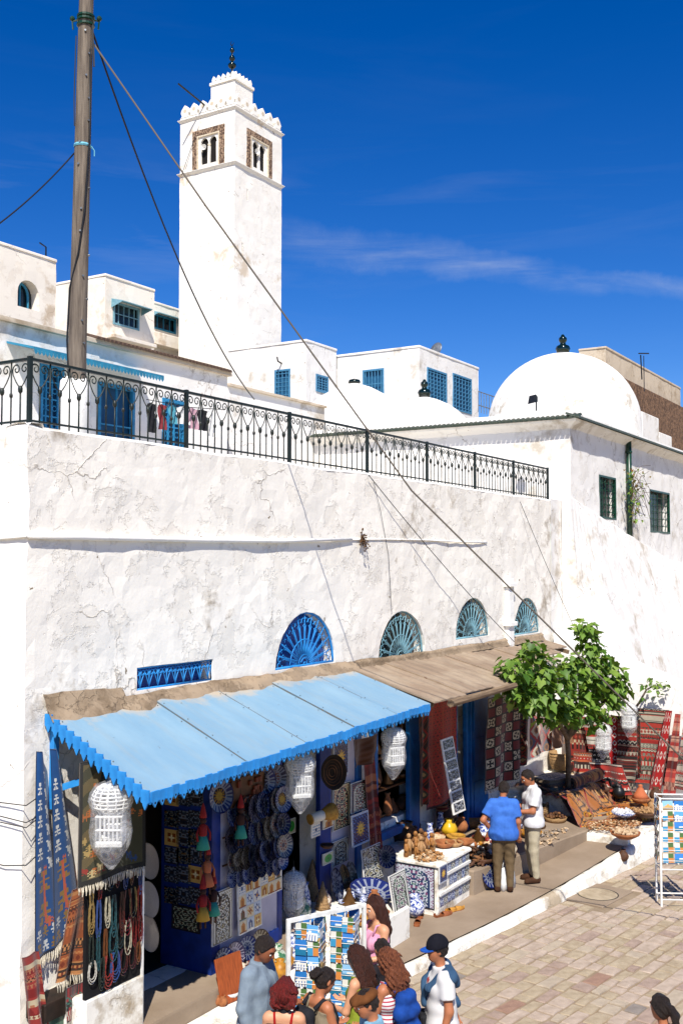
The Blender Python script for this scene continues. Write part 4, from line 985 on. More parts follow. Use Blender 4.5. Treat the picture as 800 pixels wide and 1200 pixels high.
for sg in (-1, 1):
    p, r_ = pole_at(24); q = p + _cr * sg * (r_ + .02); m = MB()
    m.tube([tuple(q), tuple(q + _cr * sg * .06 + Vector((0, 0, -.02))), tuple(q + _cr * sg * .05 + Vector((0, 0, -.12)))], .012, 5); m.sphere(tuple(q + _cr * sg * .06 + Vector((0, 0, .02))), .035, 8, 5); m.build('insulator', 'iron_green', pole)
p, r_ = pole_at(172); m = MB(); m.lathe([(r_ + .004, -.02), (r_ + .014, 0), (r_ + .004, .02)], 14, (p.x, p.y, p.z), cap=False)
m.tube([tuple(p + _cr * (r_ + .01)), tuple(p + _cr * (r_ + .05) + Vector((0, 0, -.06))), tuple(p + _cr * (r_ + .05) + Vector((0, 0, -.13)))], .007, 4); m.build('tie_rope', 'rope_blue', pole)
m = MB(); m.lathe([(.20, 0), (.20, 1.1), (.185, 1.26), (.14, 1.31), (.0, 1.33)], 20, (pb.x, pb.y, 6.5)); m.build('base_block', 'plaster_side', pole, smooth=True)
m = MB(); pts = []
for py, o in ((45, -1.1), (90, -1.12), (120, -1.1), (150, -.95)): p, r_ = pole_at(py); pts.append(tuple(p + _cr * r_ * o - _cf * .06))
m.tube(pts, .010, 4); pts = []
for py, o in ((30, 1.05), (70, 1.3), (80, 1.35)): p, r_ = pole_at(py); pts.append(tuple(p + _cr * r_ * o - _cf * .04))
m.tube(pts, .016, 4); m.build('loose_cable', 'cable_black', pole)
m = MB(); pts = []
for py, o in ((60, .8), (160, .9), (250, .6), (300, .1), (340, -.8), (400, -1.0), (440, -.6), (500, .3)): p, r_ = pole_at(py); pts.append(tuple(p + _cr * (r_ + .01) * o - _cf * (r_ + .012) * math.sqrt(max(0.05, 1 - o * o))))
m.tube(pts, .013, 5); m.build('down_cable', 'cable_black', pole, smooth=True)
# ------------------------------------------------------------------ cables
mat('cable_mid', '#5f574c', .6)
def cable(label, pts, r_, mt='cable_black'):
    m = MB(); P = [Vector(p) for p in pts]
    if len(P) == 2:
        L_ = (P[1] - P[0]).length; P = [P[0].lerp(P[1], k / 14) - Vector((0, 0, .018 * L_ * 4 * (k / 14) * (1 - k / 14))) for k in range(15)]
    m.tube([tuple(p) for p in P], r_, 5); return tag(m.build('overhead_cable', mt, smooth=True), label, 'cable')
pA, rA = pole_at(38); pA = pA + _cr * rA
e_ = atD(298, 468, 22.0)
def sag(a, b_, s_): return [a.lerp(b_, k / 18) - Vector((0, 0, s_ * 4 * (k / 18) * (1 - k / 18))) for k in range(19)]
cable('black cable hanging from the pole top down to the terrace before the minaret', sag(pA, e_, .55), .013)
pB, rB = pole_at(50); pB = pB + _cr * rB
e2 = atD(800, 890, 14.5); m2_ = atD(482, 575, 14.0)
cable('long taut cable slanting from the pole top across to the lower right', [pB, pB.lerp(m2_, .35) - Vector((0, 0, .06)), pB.lerp(m2_, .7) - Vector((0, 0, .03)), m2_, m2_.lerp(e2, .5), e2, e2 + (e2 - m2_) * .3], .012, 'cable_mid')
pC, rC = pole_at(180); pC = pC - _cr * rC
cable('thin cable running from the pole out of the left edge', sag(pC, atD(-60, 300, 12.0), .12), .010)
cable('thin wire falling from the railing across the fan windows', sag(onY(432, 557, WY - .05), onY(602, 752, WY - .35), .08), .007)
cable('thin wire dropping from the railing end to the rug stall', sag(onY(609, 588, WY - .04), onY(672, 735, WY - .5), .04), .006)
cable('thin wire hanging straight down the wall left of the weed', [onY(437, 562, WY - .03), onY(446, 600, WY - .04), onY(455, 650, WY - .03), onY(459, 720, WY - .05)], .004)
rnd = random.Random(5)
for k, (x0_, y0_, x1_, y1_, d_) in enumerate(((-30, 930, 48, 932, 14), (-30, 942, 48, 955, 22), (-30, 950, 46, 958, 20), (-20, 1008, 46, 1000, 6))):
    a, b_ = onX(x0_, y0_, X0 - .03), onY(x1_, y1_, WY - .06); cor = onX(31, y0_ + d_, X0 - .05)
    cable('loose black wire looping round the corner %s' % ('above the blue rugs', 'at blue rug height, upper of two', 'at blue rug height, lower of two', 'low beside the blue rugs')[k], [a, a.lerp(cor, .5) - Vector((0, 0, .03)), cor, b_], .006)
# ------------------------------------------------------------------ blue canopy
CB = dict(xl=8.02, xr=14.08, yb=WY - .02, yf=7.13)
mat('seam_dark', '#566a74', .7, '#6a6258', 20)
def cz(x, t): f = (x - CB['xl']) / (CB['xr'] - CB['xl']); return (3.86 - .02 * f) * (1 - t) + (3.17 + .22 * f) * t
can = thing('blue_canopy', 'pale blue painted shop canopy with scalloped valance', 'canopy', (CB['xl'], WY, 3.8))
edges = [8.02, 9.55, 10.75, 11.1, 12.2, 13.1, 14.08]; edges = [8.02, 9.62, 10.8, 11.95, 13.05, 14.08]
for i in range(len(edges) - 1):
    m = MB(); a, b_ = edges[i] + .006, edges[i + 1] - .006; rings = []; dz = (.0, .012, -.004, .014, .004)[i]
    for k in range(13):
        t = k / 12; y = CB['yb'] + (CB['yf'] - CB['yb']) * t; row = []
        for j in range(9):
            x = a + (b_ - a) * j / 8; row.append((x, y, cz(x, t) + dz + .008 * N(x, y, 0, 2.2, 3) - .012 * math.sin(PI * t) * math.sin(PI * j / 8)))
        rings.append(row + [(b_, y, cz(b_, t) + dz - .03), (a, y, cz(a, t) + dz - .03)])
    m.loft(rings, True, True); m.build('panel', 'canopy_blue', can, smooth=False)
    if i:
        m = MB(); m.bar((a - .004, CB['yb'], cz(a, 0) + .004), (a - .004, CB['yf'] + .01, cz(a, 1) + .004), .016, .022); m.build('seam_batten', 'seam_dark', can)
    for k in range(4):   # nail heads along the sheet edges
        for xx in (a + .05, b_ - .05):
            t = (k + .5) / 4; m = MB(); m.lathe([(.007, -.002), (.007, .006), (.003, .008)], 6, (xx, CB['yb'] + (CB['yf'] - CB['yb']) * t, cz(xx, t) + dz + .004)); m.build('nail', 'seam_dark', can)
def board(w_, h_):
    m = MB(); k = w_ / 2; pts = [(-k, 0), (-k, -h_ * .62), (-k * .62, -h_ * .66), (-k * .5, -h_ * .76), (0, -h_), (k * .5, -h_ * .76), (k * .62, -h_ * .66), (k, -h_ * .62), (k, 0)]
    m.loft([[(x, -.009, z) for x, z in pts], [(x, .009, z) for x, z in pts]], True, True)
    m.mi = 1; m.lathe([(.012, .0), (.012, .0105)], 6, (0, 0, -h_ * .72), 'y')
    return m.mesh('valance_board', ['paint_blue_light', 'void_dark'])
bm_ = board(.104, .15); n = int((CB['xr'] - CB['xl']) / .105); rnd = random.Random(2)
for k in range(n):
    x = CB['xl'] + .053 + k * .105; o = link('valance_board', bm_, can, True); o.location = Vector((x, CB['yf'] - .012, cz(x, 1) + .02 + rnd.uniform(-.012, .010))) - can.location; o.rotation_euler = (rnd.uniform(-.12, .06), rnd.uniform(-.06, .06), rnd.uniform(-.05, .05)); o.scale = (1, 1, rnd.uniform(.9, 1.12))
n = 14
for k in range(n):
    t = (k + .5) / n; y = CB['yb'] + (CB['yf'] - CB['yb']) * t; o = link('valance_board', bm_, can, True); o.location = Vector((CB['xl'] - .012, y, cz(8.02, t) + .02)) - can.location; o.rotation_euler = (math.atan(.46), 0, PI / 2); o.rotation_mode = 'ZXY'
    o.rotation_mode = 'XYZ'; o.rotation_euler = (0, -.0, PI / 2); o.scale = (1.0, 1, 1.3)
m = MB(); m.bar((CB['xl'], CB['yf'] + .03, cz(8.02, 1) - .06), (CB['xr'], CB['yf'] + .03, cz(14.08, 1) - .06), .05, .07); m.build('front_beam', 'paint_blue_light', can)
for x in (8.06, 9.6, 11.1, 12.6, 14.0):
    m = MB(); m.bar((x, WY, cz(x, 0) - .075), (x, CB['yf'] + .06, cz(x, 1) - .075), .05, .07); m.build('rafter', 'paint_blue_light', can)
for x in (8.12,):
    m = MB(); m.bar((x, WY - .04, 2.85), (x, WY - .04, 3.8), .07, .07); m.build('wall_plate', 'paint_blue_light', can)
    m = MB(); m.bar((x + .02, WY - .05, 3.05), (x + 0.75, WY - 0.75, 3.33), .06, .06); m.build('strut', 'paint_blue_light', can)
# mortar fillet where the canopies meet the wall
m = MB(); rings = []; x = 7.98
while x < 22.4:
    u = .045 + .05 * fr(x, 0, 0, 1.4, 2) + (.12 if x < 9.2 else 0) if x < 14.4 else .05 + .03 * fr(x, 0, 0, 1.4, 2); v_ = .15 + .10 * fr(x, 3, 0, 2.1, 5) if x < 14.4 else .05 + .03 * fr(x, 0, 0, 2)
    zc = (3.86 if x < 14.1 else 3.84)
    rings.append([(x, WY - .01, zc + max(.02, u) + .03), (x, WY - .035, zc + max(.01, u) + .01 * N(x, 1, 0, 9)), (x, WY - .06 - .02 * N(x, 2, 0, 6), zc + .06), (x, WY - max(.05, v_), zc + .025 - .45 * max(.05, v_) + .02), (x, WY - max(.05, v_) - .05, zc - .03 - .47 * max(.05, v_))]); x += .07
m.loft(rings, closed=False); m.build('mortar_fillet', 'plaster_mortar', shop, smooth=True)
# ------------------------------------------------------------------ rusty canopy
can2 = thing('rusty_canopy', 'weathered brown sheet metal canopy joining the blue one', 'canopy', (14.1, WY, 3.8))
ed = [14.1, 15.2, 16.3, 17.35, 18.4, 19.5, 20.6, 21.6, 22.5]
def cz2(x, t): return (3.84 - .01 * (x - 14)) * (1 - t) + (3.42 - .005 * (x - 14)) * t
for i in range(8):
    a, b_ = ed[i] + .008, ed[i + 1] - .004; rings = []; dz = (.0, .02, .0, .016, -.004, .018, .0, .012)[i]; m = MB(); yf = (7.10, 7.13, 7.08, 7.14, 7.25, 7.6, 7.9, 8.1)[i]
    for k in range(9):
        t = k / 8; y = WY - .02 + (yf - WY) * t; t = (WY - .02 - y) / 1.5
        row = [(a + (b_ - a) * j / 16, y, cz2(a + (b_ - a) * j / 16, t) + dz + .006 * math.cos(j * PI / 2) + .014 * N(a + j * .06, y, 0, 1.6, 3)) for j in range(17)]
        rings.append(row + [(b_, y, cz2(b_, t) + dz - .022), (a, y, cz2(a, t) + dz - .022)])
    m.loft(rings, True, True); m.build('sheet', 'canopy_rust', can2)
m = MB(); m.bar((16.2, 7.25, cz2(16, 1) - .08), (18.9, 7.35, cz2(22, 1) - .07), .08, .09); m.build('front_beam', 'wood_beam', can2)
for x in (14.3, 16.5, 18.7, 20.9, 22.4): m = MB(); m.bar((x, WY, cz2(x, 0) - .075), (x, 7.2 if x < 18.8 else 8.0, (cz2(x, 1) if x < 18.8 else cz2(x, .4)) - .075), .06, .08); m.build('rafter', 'wood_beam', can2)
m = MB(); q = onY(588, 808, 7.0); m.tube([(q.x - 1.9, 7.02, q.z - .02), (q.x - .5, 7.0, q.z), (q.x + .5, 6.98, q.z + .02)], [.06, .055, .05], 8); m.build('log_beam', 'wood_beam', can2)

# ------------------------------------------------------------------ fig tree
def leaf_mat(nm, a, b2):
    m, n, b = new_mat(nm); b.inputs['Roughness'].default_value = .5; b.inputs['Specular IOR Level'].default_value = .35
    f = ramp(n, noise_node(n, 5, 3), .35, .65); col = mix_node(n, f, c(a), c(b2)); n.links.new(col, b.inputs['Base Color'])
    tr = n.nodes.new('ShaderNodeBsdfTranslucent'); tr.inputs[0].default_value = c('#7a9a2a'); ms_ = n.nodes.new('ShaderNodeMixShader'); ms_.inputs[0].default_value = .22
    out = n.nodes['Material Output']; n.links.new(b.outputs[0], ms_.inputs[1]); n.links.new(tr.outputs[0], ms_.inputs[2]); n.links.new(ms_.outputs[0], out.inputs[0])
leaf_mat('leaf_a', '#58782a', '#6c8c30'); leaf_mat('leaf_b', '#365818', '#4c6e22'); leaf_mat('leaf_c', '#829a40', '#6a8632'); leaf_mat('leaf_dry', '#6a5a2c', '#7f4a2a')
mat('bark', '#6f6152', .9, '#4f4438', 12, (.4, .65), .6, 30, .01)
def fig_leaf(s, rn):
    # five-lobed blade folded along the midrib and drooping at the tip
    out = [(0, 0), (.20, .03), (.37, .18), (.31, .30), (.42, .50), (.29, .58), (.22, .68), (.13, .88), (0, 1.08)]
    droop = rn.uniform(.15, .5); fold = rn.uniform(.1, .35)
    P = lambda x, y: (s * x, s * y * (1 - .1 * droop), s * (abs(x) * fold - droop * y * y * .6))
    m = MB(); R_ = [P(x, y) for x, y in out]; L_ = [P(-x * rn.uniform(.9, 1.05), y) for x, y in out]
    mid = [P(0, y) for y in (.15, .35, .55, .75)]
    v = R_ + L_[1:-1] + mid; r = len(R_); M0 = r + len(L_) - 2
    fs = []
    idx_r = [0, 1, 2, 3, 4, 5, 6, 7, 8]; idx_l = [0] + [r + k for k in range(7)] + [8]
    mm = [0, 0 + M0, 0 + M0, 1 + M0, 2 + M0, 2 + M0, 3 + M0, 3 + M0, 8]
    for ix, fl in ((idx_r, False), (idx_l, True)):
        for k in range(1, 8):
            t = [mm[k], ix[k], ix[k + 1]]
            fs.append(tuple(reversed(t)) if fl else tuple(t))
            if mm[k] != mm[k + 1]: t2 = [mm[k], ix[k + 1], mm[k + 1]]; (fs.append(tuple(reversed(t2)) if fl else tuple(t2)) if ix[k + 1] != mm[k + 1] else None)
    m.add(v, fs); return m
rnd = random.Random(21); LEAF = []
for k in range(10):
    lm = fig_leaf(rnd.uniform(.14, .25), rnd); LEAF.append((lm, lm.mesh('leaf', ('leaf_a', 'leaf_b', 'leaf_a', 'leaf_c', 'leaf_b')[k % 5], True)))
def fig_tree(label, base, clumps, n_parts, per, limbs, name='fig_tree', scale=1.0, dry=False, extra=0):
    t_ = thing(name, label, 'tree', tuple(base)); crown = thing('crown', None, None); crown.parent = t_; crown.location = (0, 0, 0)
    rn = random.Random(77); allL = []
    for (p, rad) in clumps:
        for k in range(int(per * (rad / .3) ** 2)):
            d = Vector((rn.gauss(0, 1), rn.gauss(0, 1), rn.gauss(0, 1))).normalized(); rr = rad * rn.uniform(.35, 1.05)
            q = p + Vector((d.x * rr, d.y * rr, d.z * rr * 1.0)); allL.append((q, d, rn.random()))
    def orient(d):
        out = Vector((d.x, d.y, 0)) + Vector((rn.uniform(-.5, .5), rn.uniform(-.5, .5), 0)); out.normalize()
        yv = (out + Vector((0, 0, rn.uniform(-1.6, .5)))).normalized()
        up = Vector((rn.uniform(-.7, .7), rn.uniform(-.7, .7), 1)) + d * .7
        xv = yv.cross(up).normalized(); zv = xv.cross(yv); mt = Matrix((xv, yv, zv)).transposed(); return mt
    allL.sort(key=lambda a: (a[0] - CP).length)
    far = MB(); mats_ = ['leaf_a', 'leaf_b', 'leaf_c']
    for i, (q, d, z) in enumerate(allL):
        mt = orient(d); k = rn.randrange(10); s_ = scale * rn.uniform(.7, 1.15)
        if i < n_parts:
            o = link('leaf', LEAF[k][1], crown, True); o.location = q - Vector(base); o.rotation_euler = mt.to_euler(); o.scale = (s_, s_, s_)
        else:
            far.mi = rn.randrange(3); far.add([tuple(q + mt @ (Vector(v) * s_)) for v in LEAF[k][0].v], LEAF[k][0].f)
    if far.v: o = far.build('foliage', mats_, crown, smooth=True); o.location = -Vector(base); o['kind'] = 'stuff'
    m = MB(); 
    for pts, r0, r1 in limbs:
        n = len(pts); m.tube([tuple(p) for p in pts], [r0 + (r1 - r0) * i / (n - 1) for i in range(n)], 8)
    m.build('trunk', 'bark', t_, smooth=True); return t_
D_ = 20.3
def cl(px, py, rpx, dd=0): return (atD(px, py, D_ + dd), rpx / 1250 * D_)
clumps = [cl(601, 783, 16, -2.0), cl(603, 806, 17, -1.9), cl(614, 820, 14, -1.7), cl(622, 762, 13, -1.6), cl(632, 783, 19, -1.5), cl(628, 812, 21, -1.5), cl(652, 803, 22, -1.1), cl(660, 836, 18, -.9), cl(686, 740, 15, -.4), cl(691, 762, 16, -.4), cl(702, 775, 16, -.1), cl(684, 793, 24, -.5), cl(710, 795, 20), cl(724, 806, 14), cl(706, 820, 20), cl(680, 824, 20, -.6), cl(640, 834, 15, -1.1), cl(698, 842, 12), cl(668, 778, 15, -.6)]
base = Vector((20.6, 7.4, .88)); tb = Vector((20.58, 7.38, 1.7))
A = atD(664, 865, 20.5); B1 = atD(640, 820, 19.2); B2 = atD(690, 800, 20.3); B3 = atD(660, 820, 20.4)
fig_tree('leafy green fig tree over the rug stall at the end of the canopy', base, clumps, 295, 105,
         [([base, tb, A], .06, .05), ([A, B1, atD(606, 795, 18.4)], .05, .02), ([A, B3, atD(630, 780, 18.9)], .05, .02), ([A, B2, atD(686, 750, 20.3)], .07, .02), ([A, atD(700, 830, 20.4), atD(722, 808, 20.4)], .05, .02)])
D_ = 21.5
b2_ = onX(742, 832, 22.84); D_ = 22.3
fig_tree('small fig sprig with a few leaves growing from the white wall above the rugs', Vector((b2_.x, b2_.y, b2_.z)), [cl(764, 800, 9), cl(774, 803, 8), cl(757, 806, 6), cl(769, 812, 6), cl(752, 818, 4)], 0, 62, [([b2_, atD(748, 824, 22.4), atD(757, 808, 22.3), atD(768, 803, 22.3)], .03, .012)], 'fig_sapling', .62)
# climber on the green downpipe
cp = onY(740, 560, WY - .2); rnd = random.Random(9)
cl_t = thing('climbing_plant', 'half-dry climbing plant on the green downpipe between the windows', 'plant', (cp.x, cp.y, onY(740, 612, WY - .2).z))
mats_ = ['leaf_a', 'leaf_dry', 'leaf_c']; m = MB(); st_ = MB()
for k in range(190):
    f = rnd.random(); py = 548 + 62 * f; px = 741 + rnd.gauss(0, 5) + 3 * f + (rnd.random() < .12) * rnd.uniform(0, 14); q = onY(px, py, WY - .12 - rnd.uniform(0, .2)); lm = rnd.choice(LEAF)[0]; s_ = rnd.uniform(.3, .6)
    mt = Matrix.Rotation(rnd.uniform(0, 6.28), 3, 'Z') @ Matrix.Rotation(rnd.uniform(-1.2, .4), 3, 'X'); m.mi = rnd.choices((0, 1, 2), (3, 4, 2))[0]; m.add([tuple(q + mt @ (Vector(v) * s_)) for v in lm.v], lm.f)
m.build('foliage', mats_, cl_t, smooth=True)
for k in range(16):
    px = 741 + rnd.uniform(-3, 3); a = onY(738, 608, WY - .08); b_ = onY(px, rnd.uniform(550, 590), WY - .18); e_ = onY(px + rnd.uniform(5, 22), rnd.uniform(545, 615), WY - .3)
    st_.tube([tuple(a), tuple(a.lerp(b_, .5)), tuple(b_), tuple(b_.lerp(e_, .5) + Vector((0, 0, .12))), tuple(e_)], .006, 4)
o = st_.build('stem', 'dry_weed', cl_t, smooth=True); o['kind'] = 'stuff'
# ------------------------------------------------------------------ patterns
H = lambda h: np.array(c(h)[:3], np.float32)
attr_mat('weave', .95, .5, 160, .1, .16, .3); attr_mat('glaze', .18, 0, 0, .5, .06); attr_mat('print', .35, 0, 0, .4, .04); attr_mat('tile_print', .25, 0, 0, .5, .08)
def paint(U, base): return np.zeros(U.shape + (3,), np.float32) + base
def put(C, mk, col): C[mk] = col
fra = lambda x: x - np.floor(x)
def kilim(pal, nb, seed, border=None, k0=6):
    rn = random.Random(seed); pal = [H(p) for p in pal]
    cuts = np.cumsum([rn.choice((.4, .7, 1, 1.6)) for _ in range(nb)]); cuts = cuts / cuts[-1]
    spec = []; last = -1
    for i in range(nb):
        a = rn.randrange(len(pal))
        while a == last: a = rn.randrange(len(pal))
        last = a; spec.append((a, rn.randrange(len(pal)), rn.randrange(len(pal)), rn.randrange(7), rn.choice((k0, k0 + 3, k0 * 2))))
    def f(U, V):
        C = paint(U, pal[0]); lo = 0
        for hi, (a, b_, d, t, k) in zip(cuts, spec):
            mk = (V >= lo) & (V < hi); T = (V - lo) / (hi - lo); S = fra(U * k); Z = np.abs(S - .5)
            C[mk] = pal[a]
            if t == 1: put(C, mk & (Z * 2 < T), pal[b_])
            elif t == 2: put(C, mk & (Z + np.abs(T - .5) < .42), pal[b_]); put(C, mk & (Z + np.abs(T - .5) < .2), pal[d])
            elif t == 3: put(C, mk & (S < .5), pal[b_])
            elif t == 4: put(C, mk & ((S < .5) ^ (T < .5)), pal[b_])
            elif t == 5: put(C, mk & (np.abs(T - .5) < .14), pal[b_]); put(C, mk & (np.abs(T - .5) > .42), pal[d])
            elif t == 6: put(C, mk & (np.abs(fra(T * 1.0 + np.abs(S - .5) * 1.2) - .5) < .17), pal[b_])
            lo = hi
        if border is not None: put(C, (U < .05) | (U > .95), H(border))
        return C
    return f
GLY = {'camel': ['0110000', '0111011', '0011111', '0011111', '0010101', '0010101'], 'man': ['01110', '01110', '00100', '11111', '00100', '01010', '11011'], 'bird': ['11000', '01110', '01111', '00110', '01010'], 'tree': ['00100', '01110', '10101', '01110', '10101', '00100', '01110'], 'fish': ['010010', '111111', '010010']}
def glyph(C, U, V, name, u, v, w_, h_, col):
    g = np.array([[int(x) for x in r_] for r_ in GLY[name]]); a = (U - u) / w_; b_ = (V - v) / h_; mk = (a >= 0) & (a < 1) & (b_ >= 0) & (b_ < 1)
    i = np.clip((b_ * g.shape[0]).astype(int), 0, g.shape[0] - 1); j = np.clip((a * g.shape[1]).astype(int), 0, g.shape[1] - 1)
    C[mk & (g[i, j] == 1)] = col
def blue_kilim(seed):
    def f(U, V):
        rn = random.Random(seed); C = paint(U, H('#1c4a80')); wv = (np.sin(U * 40) * .5 + .5) * .0; w_ = H('#cfd0cc'); o = H('#8a6a34'); r_ = H('#b4563c')
        for j in range(6): glyph(C, U, V, 'bird', .62, .10 + j * .085, .3, .06, w_)
        for j in range(5): glyph(C, U, V, 'man', .12, .15 + j * .08, .3, .055, w_)
        for j, (n_, cc) in enumerate((('fish', w_), ('fish', r_), ('bird', w_))): glyph(C, U, V, n_, .15 + .3 * j, .56, .16, .02, cc)
        for y0, cc in ((.58, o), (.74, o)): glyph(C, U, V, 'man', .2, y0, .5, .1, cc)
        put(C, (np.abs(U - .45 - (V - .6) * .3) < .045) & (V > .58) & (V < .84), r_); glyph(C, U, V, 'tree', .45, .82, .4, .05, r_)
        for i in range(3):
            for j in range(2): glyph(C, U, V, 'man', .08 + .3 * i, .86 + j * .065, .22, .052, w_ if (i + j) % 2 == 0 else o)
        put(C, (U < .04) | (U > .96), H('#10203a')); put(C, V > .985, H('#10182c')); return C
    return f
def olive_rug(U, V):
    rn = random.Random(5); C = paint(U, H('#3f3d22')); put(C, np.abs(U - .42) * 1.2 + np.abs(V - .45) * .55 < .3, H('#1f2a22')); put(C, (U < .3) & (fra(V * 5 + U * 2) < .5), H('#6a5a34'))
    for k in range(46):
        glyph(C, U, V, rn.choice(list(GLY)), rn.random() * .9, rn.random() * .9, .11, .06, H(rn.choice(('#a03020', '#c06a2a', '#b89a5a', '#20406a', '#7a2a20', '#d0b880'))))
    put(C, (U < .045) | (U > .955) | (V > .955) | (V < .03), H('#14110c')); return C
def patchwork(nx, ny, seed):
    rn = random.Random(seed); fl = [[rn.random() for _ in range(nx)] for _ in range(ny)]
    def f(U, V):
        C = paint(U, H('#14100e')); a, b_ = U * nx, V * ny; i = np.clip(a.astype(int), 0, nx - 1); j = np.clip(b_.astype(int), 0, ny - 1); s, t = a - i, b_ - j
        inn = (np.abs(s - .5) < .43) & (np.abs(t - .5) < .43); white = (i + j) % 2 == 0
        put(C, inn & ~white, H('#6a1a18')); put(C, inn & white, H('#c9bba0'))
        ang_ = np.arctan2(t - .5, s - .5); rr = np.hypot(s - .5, t - .5); rot = (i * 1.7 + j * 2.3)
        put(C, inn & white & (rr < .22 + .13 * np.sin(4 * ang_ + rot)) & (rr > .08), H('#1c1a18')); put(C, inn & white & (fra(rr * 4 + rot) < .22), H('#2a2622'))
        return C
    return f
def red_dotted(U, V):
    C = paint(U, H('#b0321f')); a, b_ = U * 9, V * 30; a = a + (np.floor(b_) % 2) * .5
    put(C, np.abs(fra(a) - .5) + np.abs(fra(b_) - .5) < .34, H('#4a1010')); put(C, np.abs(fra(a) - .5) + np.abs(fra(b_) - .5) < .14, H('#b8683c')); put(C, (np.abs(fra(U * 3) - .5) < .03), H('#b04a28')); put(C, (U < .03) | (V > .975), H('#3a0e0c'))
    return C
def dark_medallion(U, V):
    C = paint(U, H('#2a1c16')); S, T = fra(U * 1), fra(V * 5); d = np.abs(S - .5) + np.abs(T - .5)
    put(C, d < .42, H('#8a2218')); put(C, d < .28, H('#3f3a2a')); put(C, d < .14, H('#9a7a4a')); put(C, (fra(U * 7 + V * 30) < .2) & (d > .42), H('#7a3a20')); return C
def red_diamond(U, V):
    C = paint(U, H('#b83428')); a, b_ = (U + V) * 2.2, (U - V) * 2.2; s, t = fra(a), fra(b_); k = (np.floor(a) + np.floor(b_)) % 3
    inn = (np.abs(s - .5) < .42) & (np.abs(t - .5) < .42); put(C, inn & (k == 0), H('#cfc2a8')); put(C, inn & (k == 1), H('#7a3a3a')); put(C, inn & (k == 2), H('#5a5a6a'))
    r_ = np.hypot(s - .5, t - .5); put(C, inn & (r_ < .26), H('#a06a3a')); put(C, inn & (r_ < .14), H('#5a2a1a')); return C
def orange_rug(U, V):
    C = paint(U, H('#9a5a1c')); S, T = fra(U * 3.0), fra(V * 2.6); d = np.abs(S - .5) + np.abs(T - .5)
    for q, cc in ((.5, '#2a1a10'), (.46, '#b0742c'), (.38, '#2a1810'), (.34, '#b0762a'), (.24, '#7a1c14'), (.19, '#b8843a'), (.10, '#2a1810'), (.07, '#b0762a')): put(C, d < q, H(cc))
    put(C, (np.abs(fra(V * 9 + .1 * np.sin(U * 30)) - .5) < .06), H('#3a2012')); put(C, np.abs(fra(U * 3.0)) < .05, H('#8a1a12')); return C
def red_white(U, V):
    C = paint(U, H('#a81c1c')); a = fra(U * 3); b_ = fra(V * 7); put(C, np.abs(np.abs(a - .5) + np.abs(b_ - .5) - .3) < .07, H('#d8cfc0')); put(C, (U < .08) | (U > .92), H('#7a1212')); put(C, V > .9, H('#d0c8b8')); return C
def arabesque(cols, seed, arch_=True, sx=3.0):
    A, B, D, E = [H(x) for x in cols]
    def f(U, V):
        C = paint(U, A); x = np.abs(U - .5) * sx; y = V * sx * 1.9
        q = np.sin(x * 6.3 + 1.3 * np.sin(y * 3.1 + seed)) * np.cos(y * 6.1 + 1.2 * np.sin(x * 4 + seed)); put(C, np.abs(q) < .24, B); put(C, q > .62, D); put(C, q < -.72, E)
        if arch_:
            av = np.where(V < .38, np.sqrt(np.clip(1 - ((.38 - V) / .3) ** 2, 0, 1)), 1) * .36; e = np.abs(U - .5) - av; put(C, (np.abs(e) < .035) & (V > .07), B); put(C, (e > .03) | (V < .07), np.where(True, A, A)); put(C, ((e > .05) | (V < .05)) & (np.sin(U * 60) * np.sin(V * 90) > .25), D)
        put(C, (U < .04) | (U > .96) | (V < .022) | (V > .978), H('#2a2a30')); return C
    return f
def suntile(U, V):
    C = paint(U, H('#14204a')); s, t = U - .5, V - .5; r_ = np.hypot(s, t); a = np.arctan2(t, s); put(C, np.sin(U * 38) * np.sin(V * 44) > .35, H('#5a7ab0')); put(C, r_ < .36 + .06 * np.sin(12 * a), H('#1a2a5c')); put(C, r_ < .2 + .07 * np.sin(14 * a), H('#c99a2a')); put(C, r_ < .15, H('#d8b04a')); put(C, (np.hypot(np.abs(s) - .05, t + .03) < .018) | (np.hypot(s, t - .07) < .025), H('#5a3a10'))
    put(C, (U < .05) | (U > .95) | (V < .05) | (V > .95), H('#aab4c4')); return C
def tile_design(seed):
    rn = random.Random(seed); pal = [('#d8d4c4', '#2a3f7a', '#b0782a'), ('#d5c8a4', '#b5702a', '#7a3a1c'), ('#d8d4c8', '#4a7aa0', '#2a4a70'), ('#c8a05a', '#8a4a1c', '#e0d0a0'), ('#d8d4c4', '#5a2a20', '#2a4a3a'), ('#b8c4cc', '#27406e', '#d8d4c4')][rn.randrange(6)]
    A, B, D = [H(p) for p in pal]; ph = rn.random() * 6; k = rn.choice((3, 4, 6)); md = rn.randrange(3)
    def f(U, V):
        C = paint(U, A); s, t = U - .5, V - .5; r_ = np.hypot(s, t); a = np.arctan2(t, s)
        if md == 0: put(C, r_ < .26 + .12 * np.sin(k * a + ph), B); put(C, r_ < .12, D)
        elif md == 1: put(C, (np.abs(s) < .3 - np.clip(-t - .1, 0, 1)) & (t > -.35) & (t < .36), B); put(C, (np.abs(s) < .1) & (t > -.05) & (t < .36), D); put(C, (t > .36), D)
        else: put(C, np.abs(np.sin(s * 14 + ph) * np.sin(t * 14 + ph)) > .55, B); put(C, r_ < .13, D)
        put(C, (np.abs(s) > .46) | (np.abs(t) > .46), H('#cfc8b4')); return C
    return f
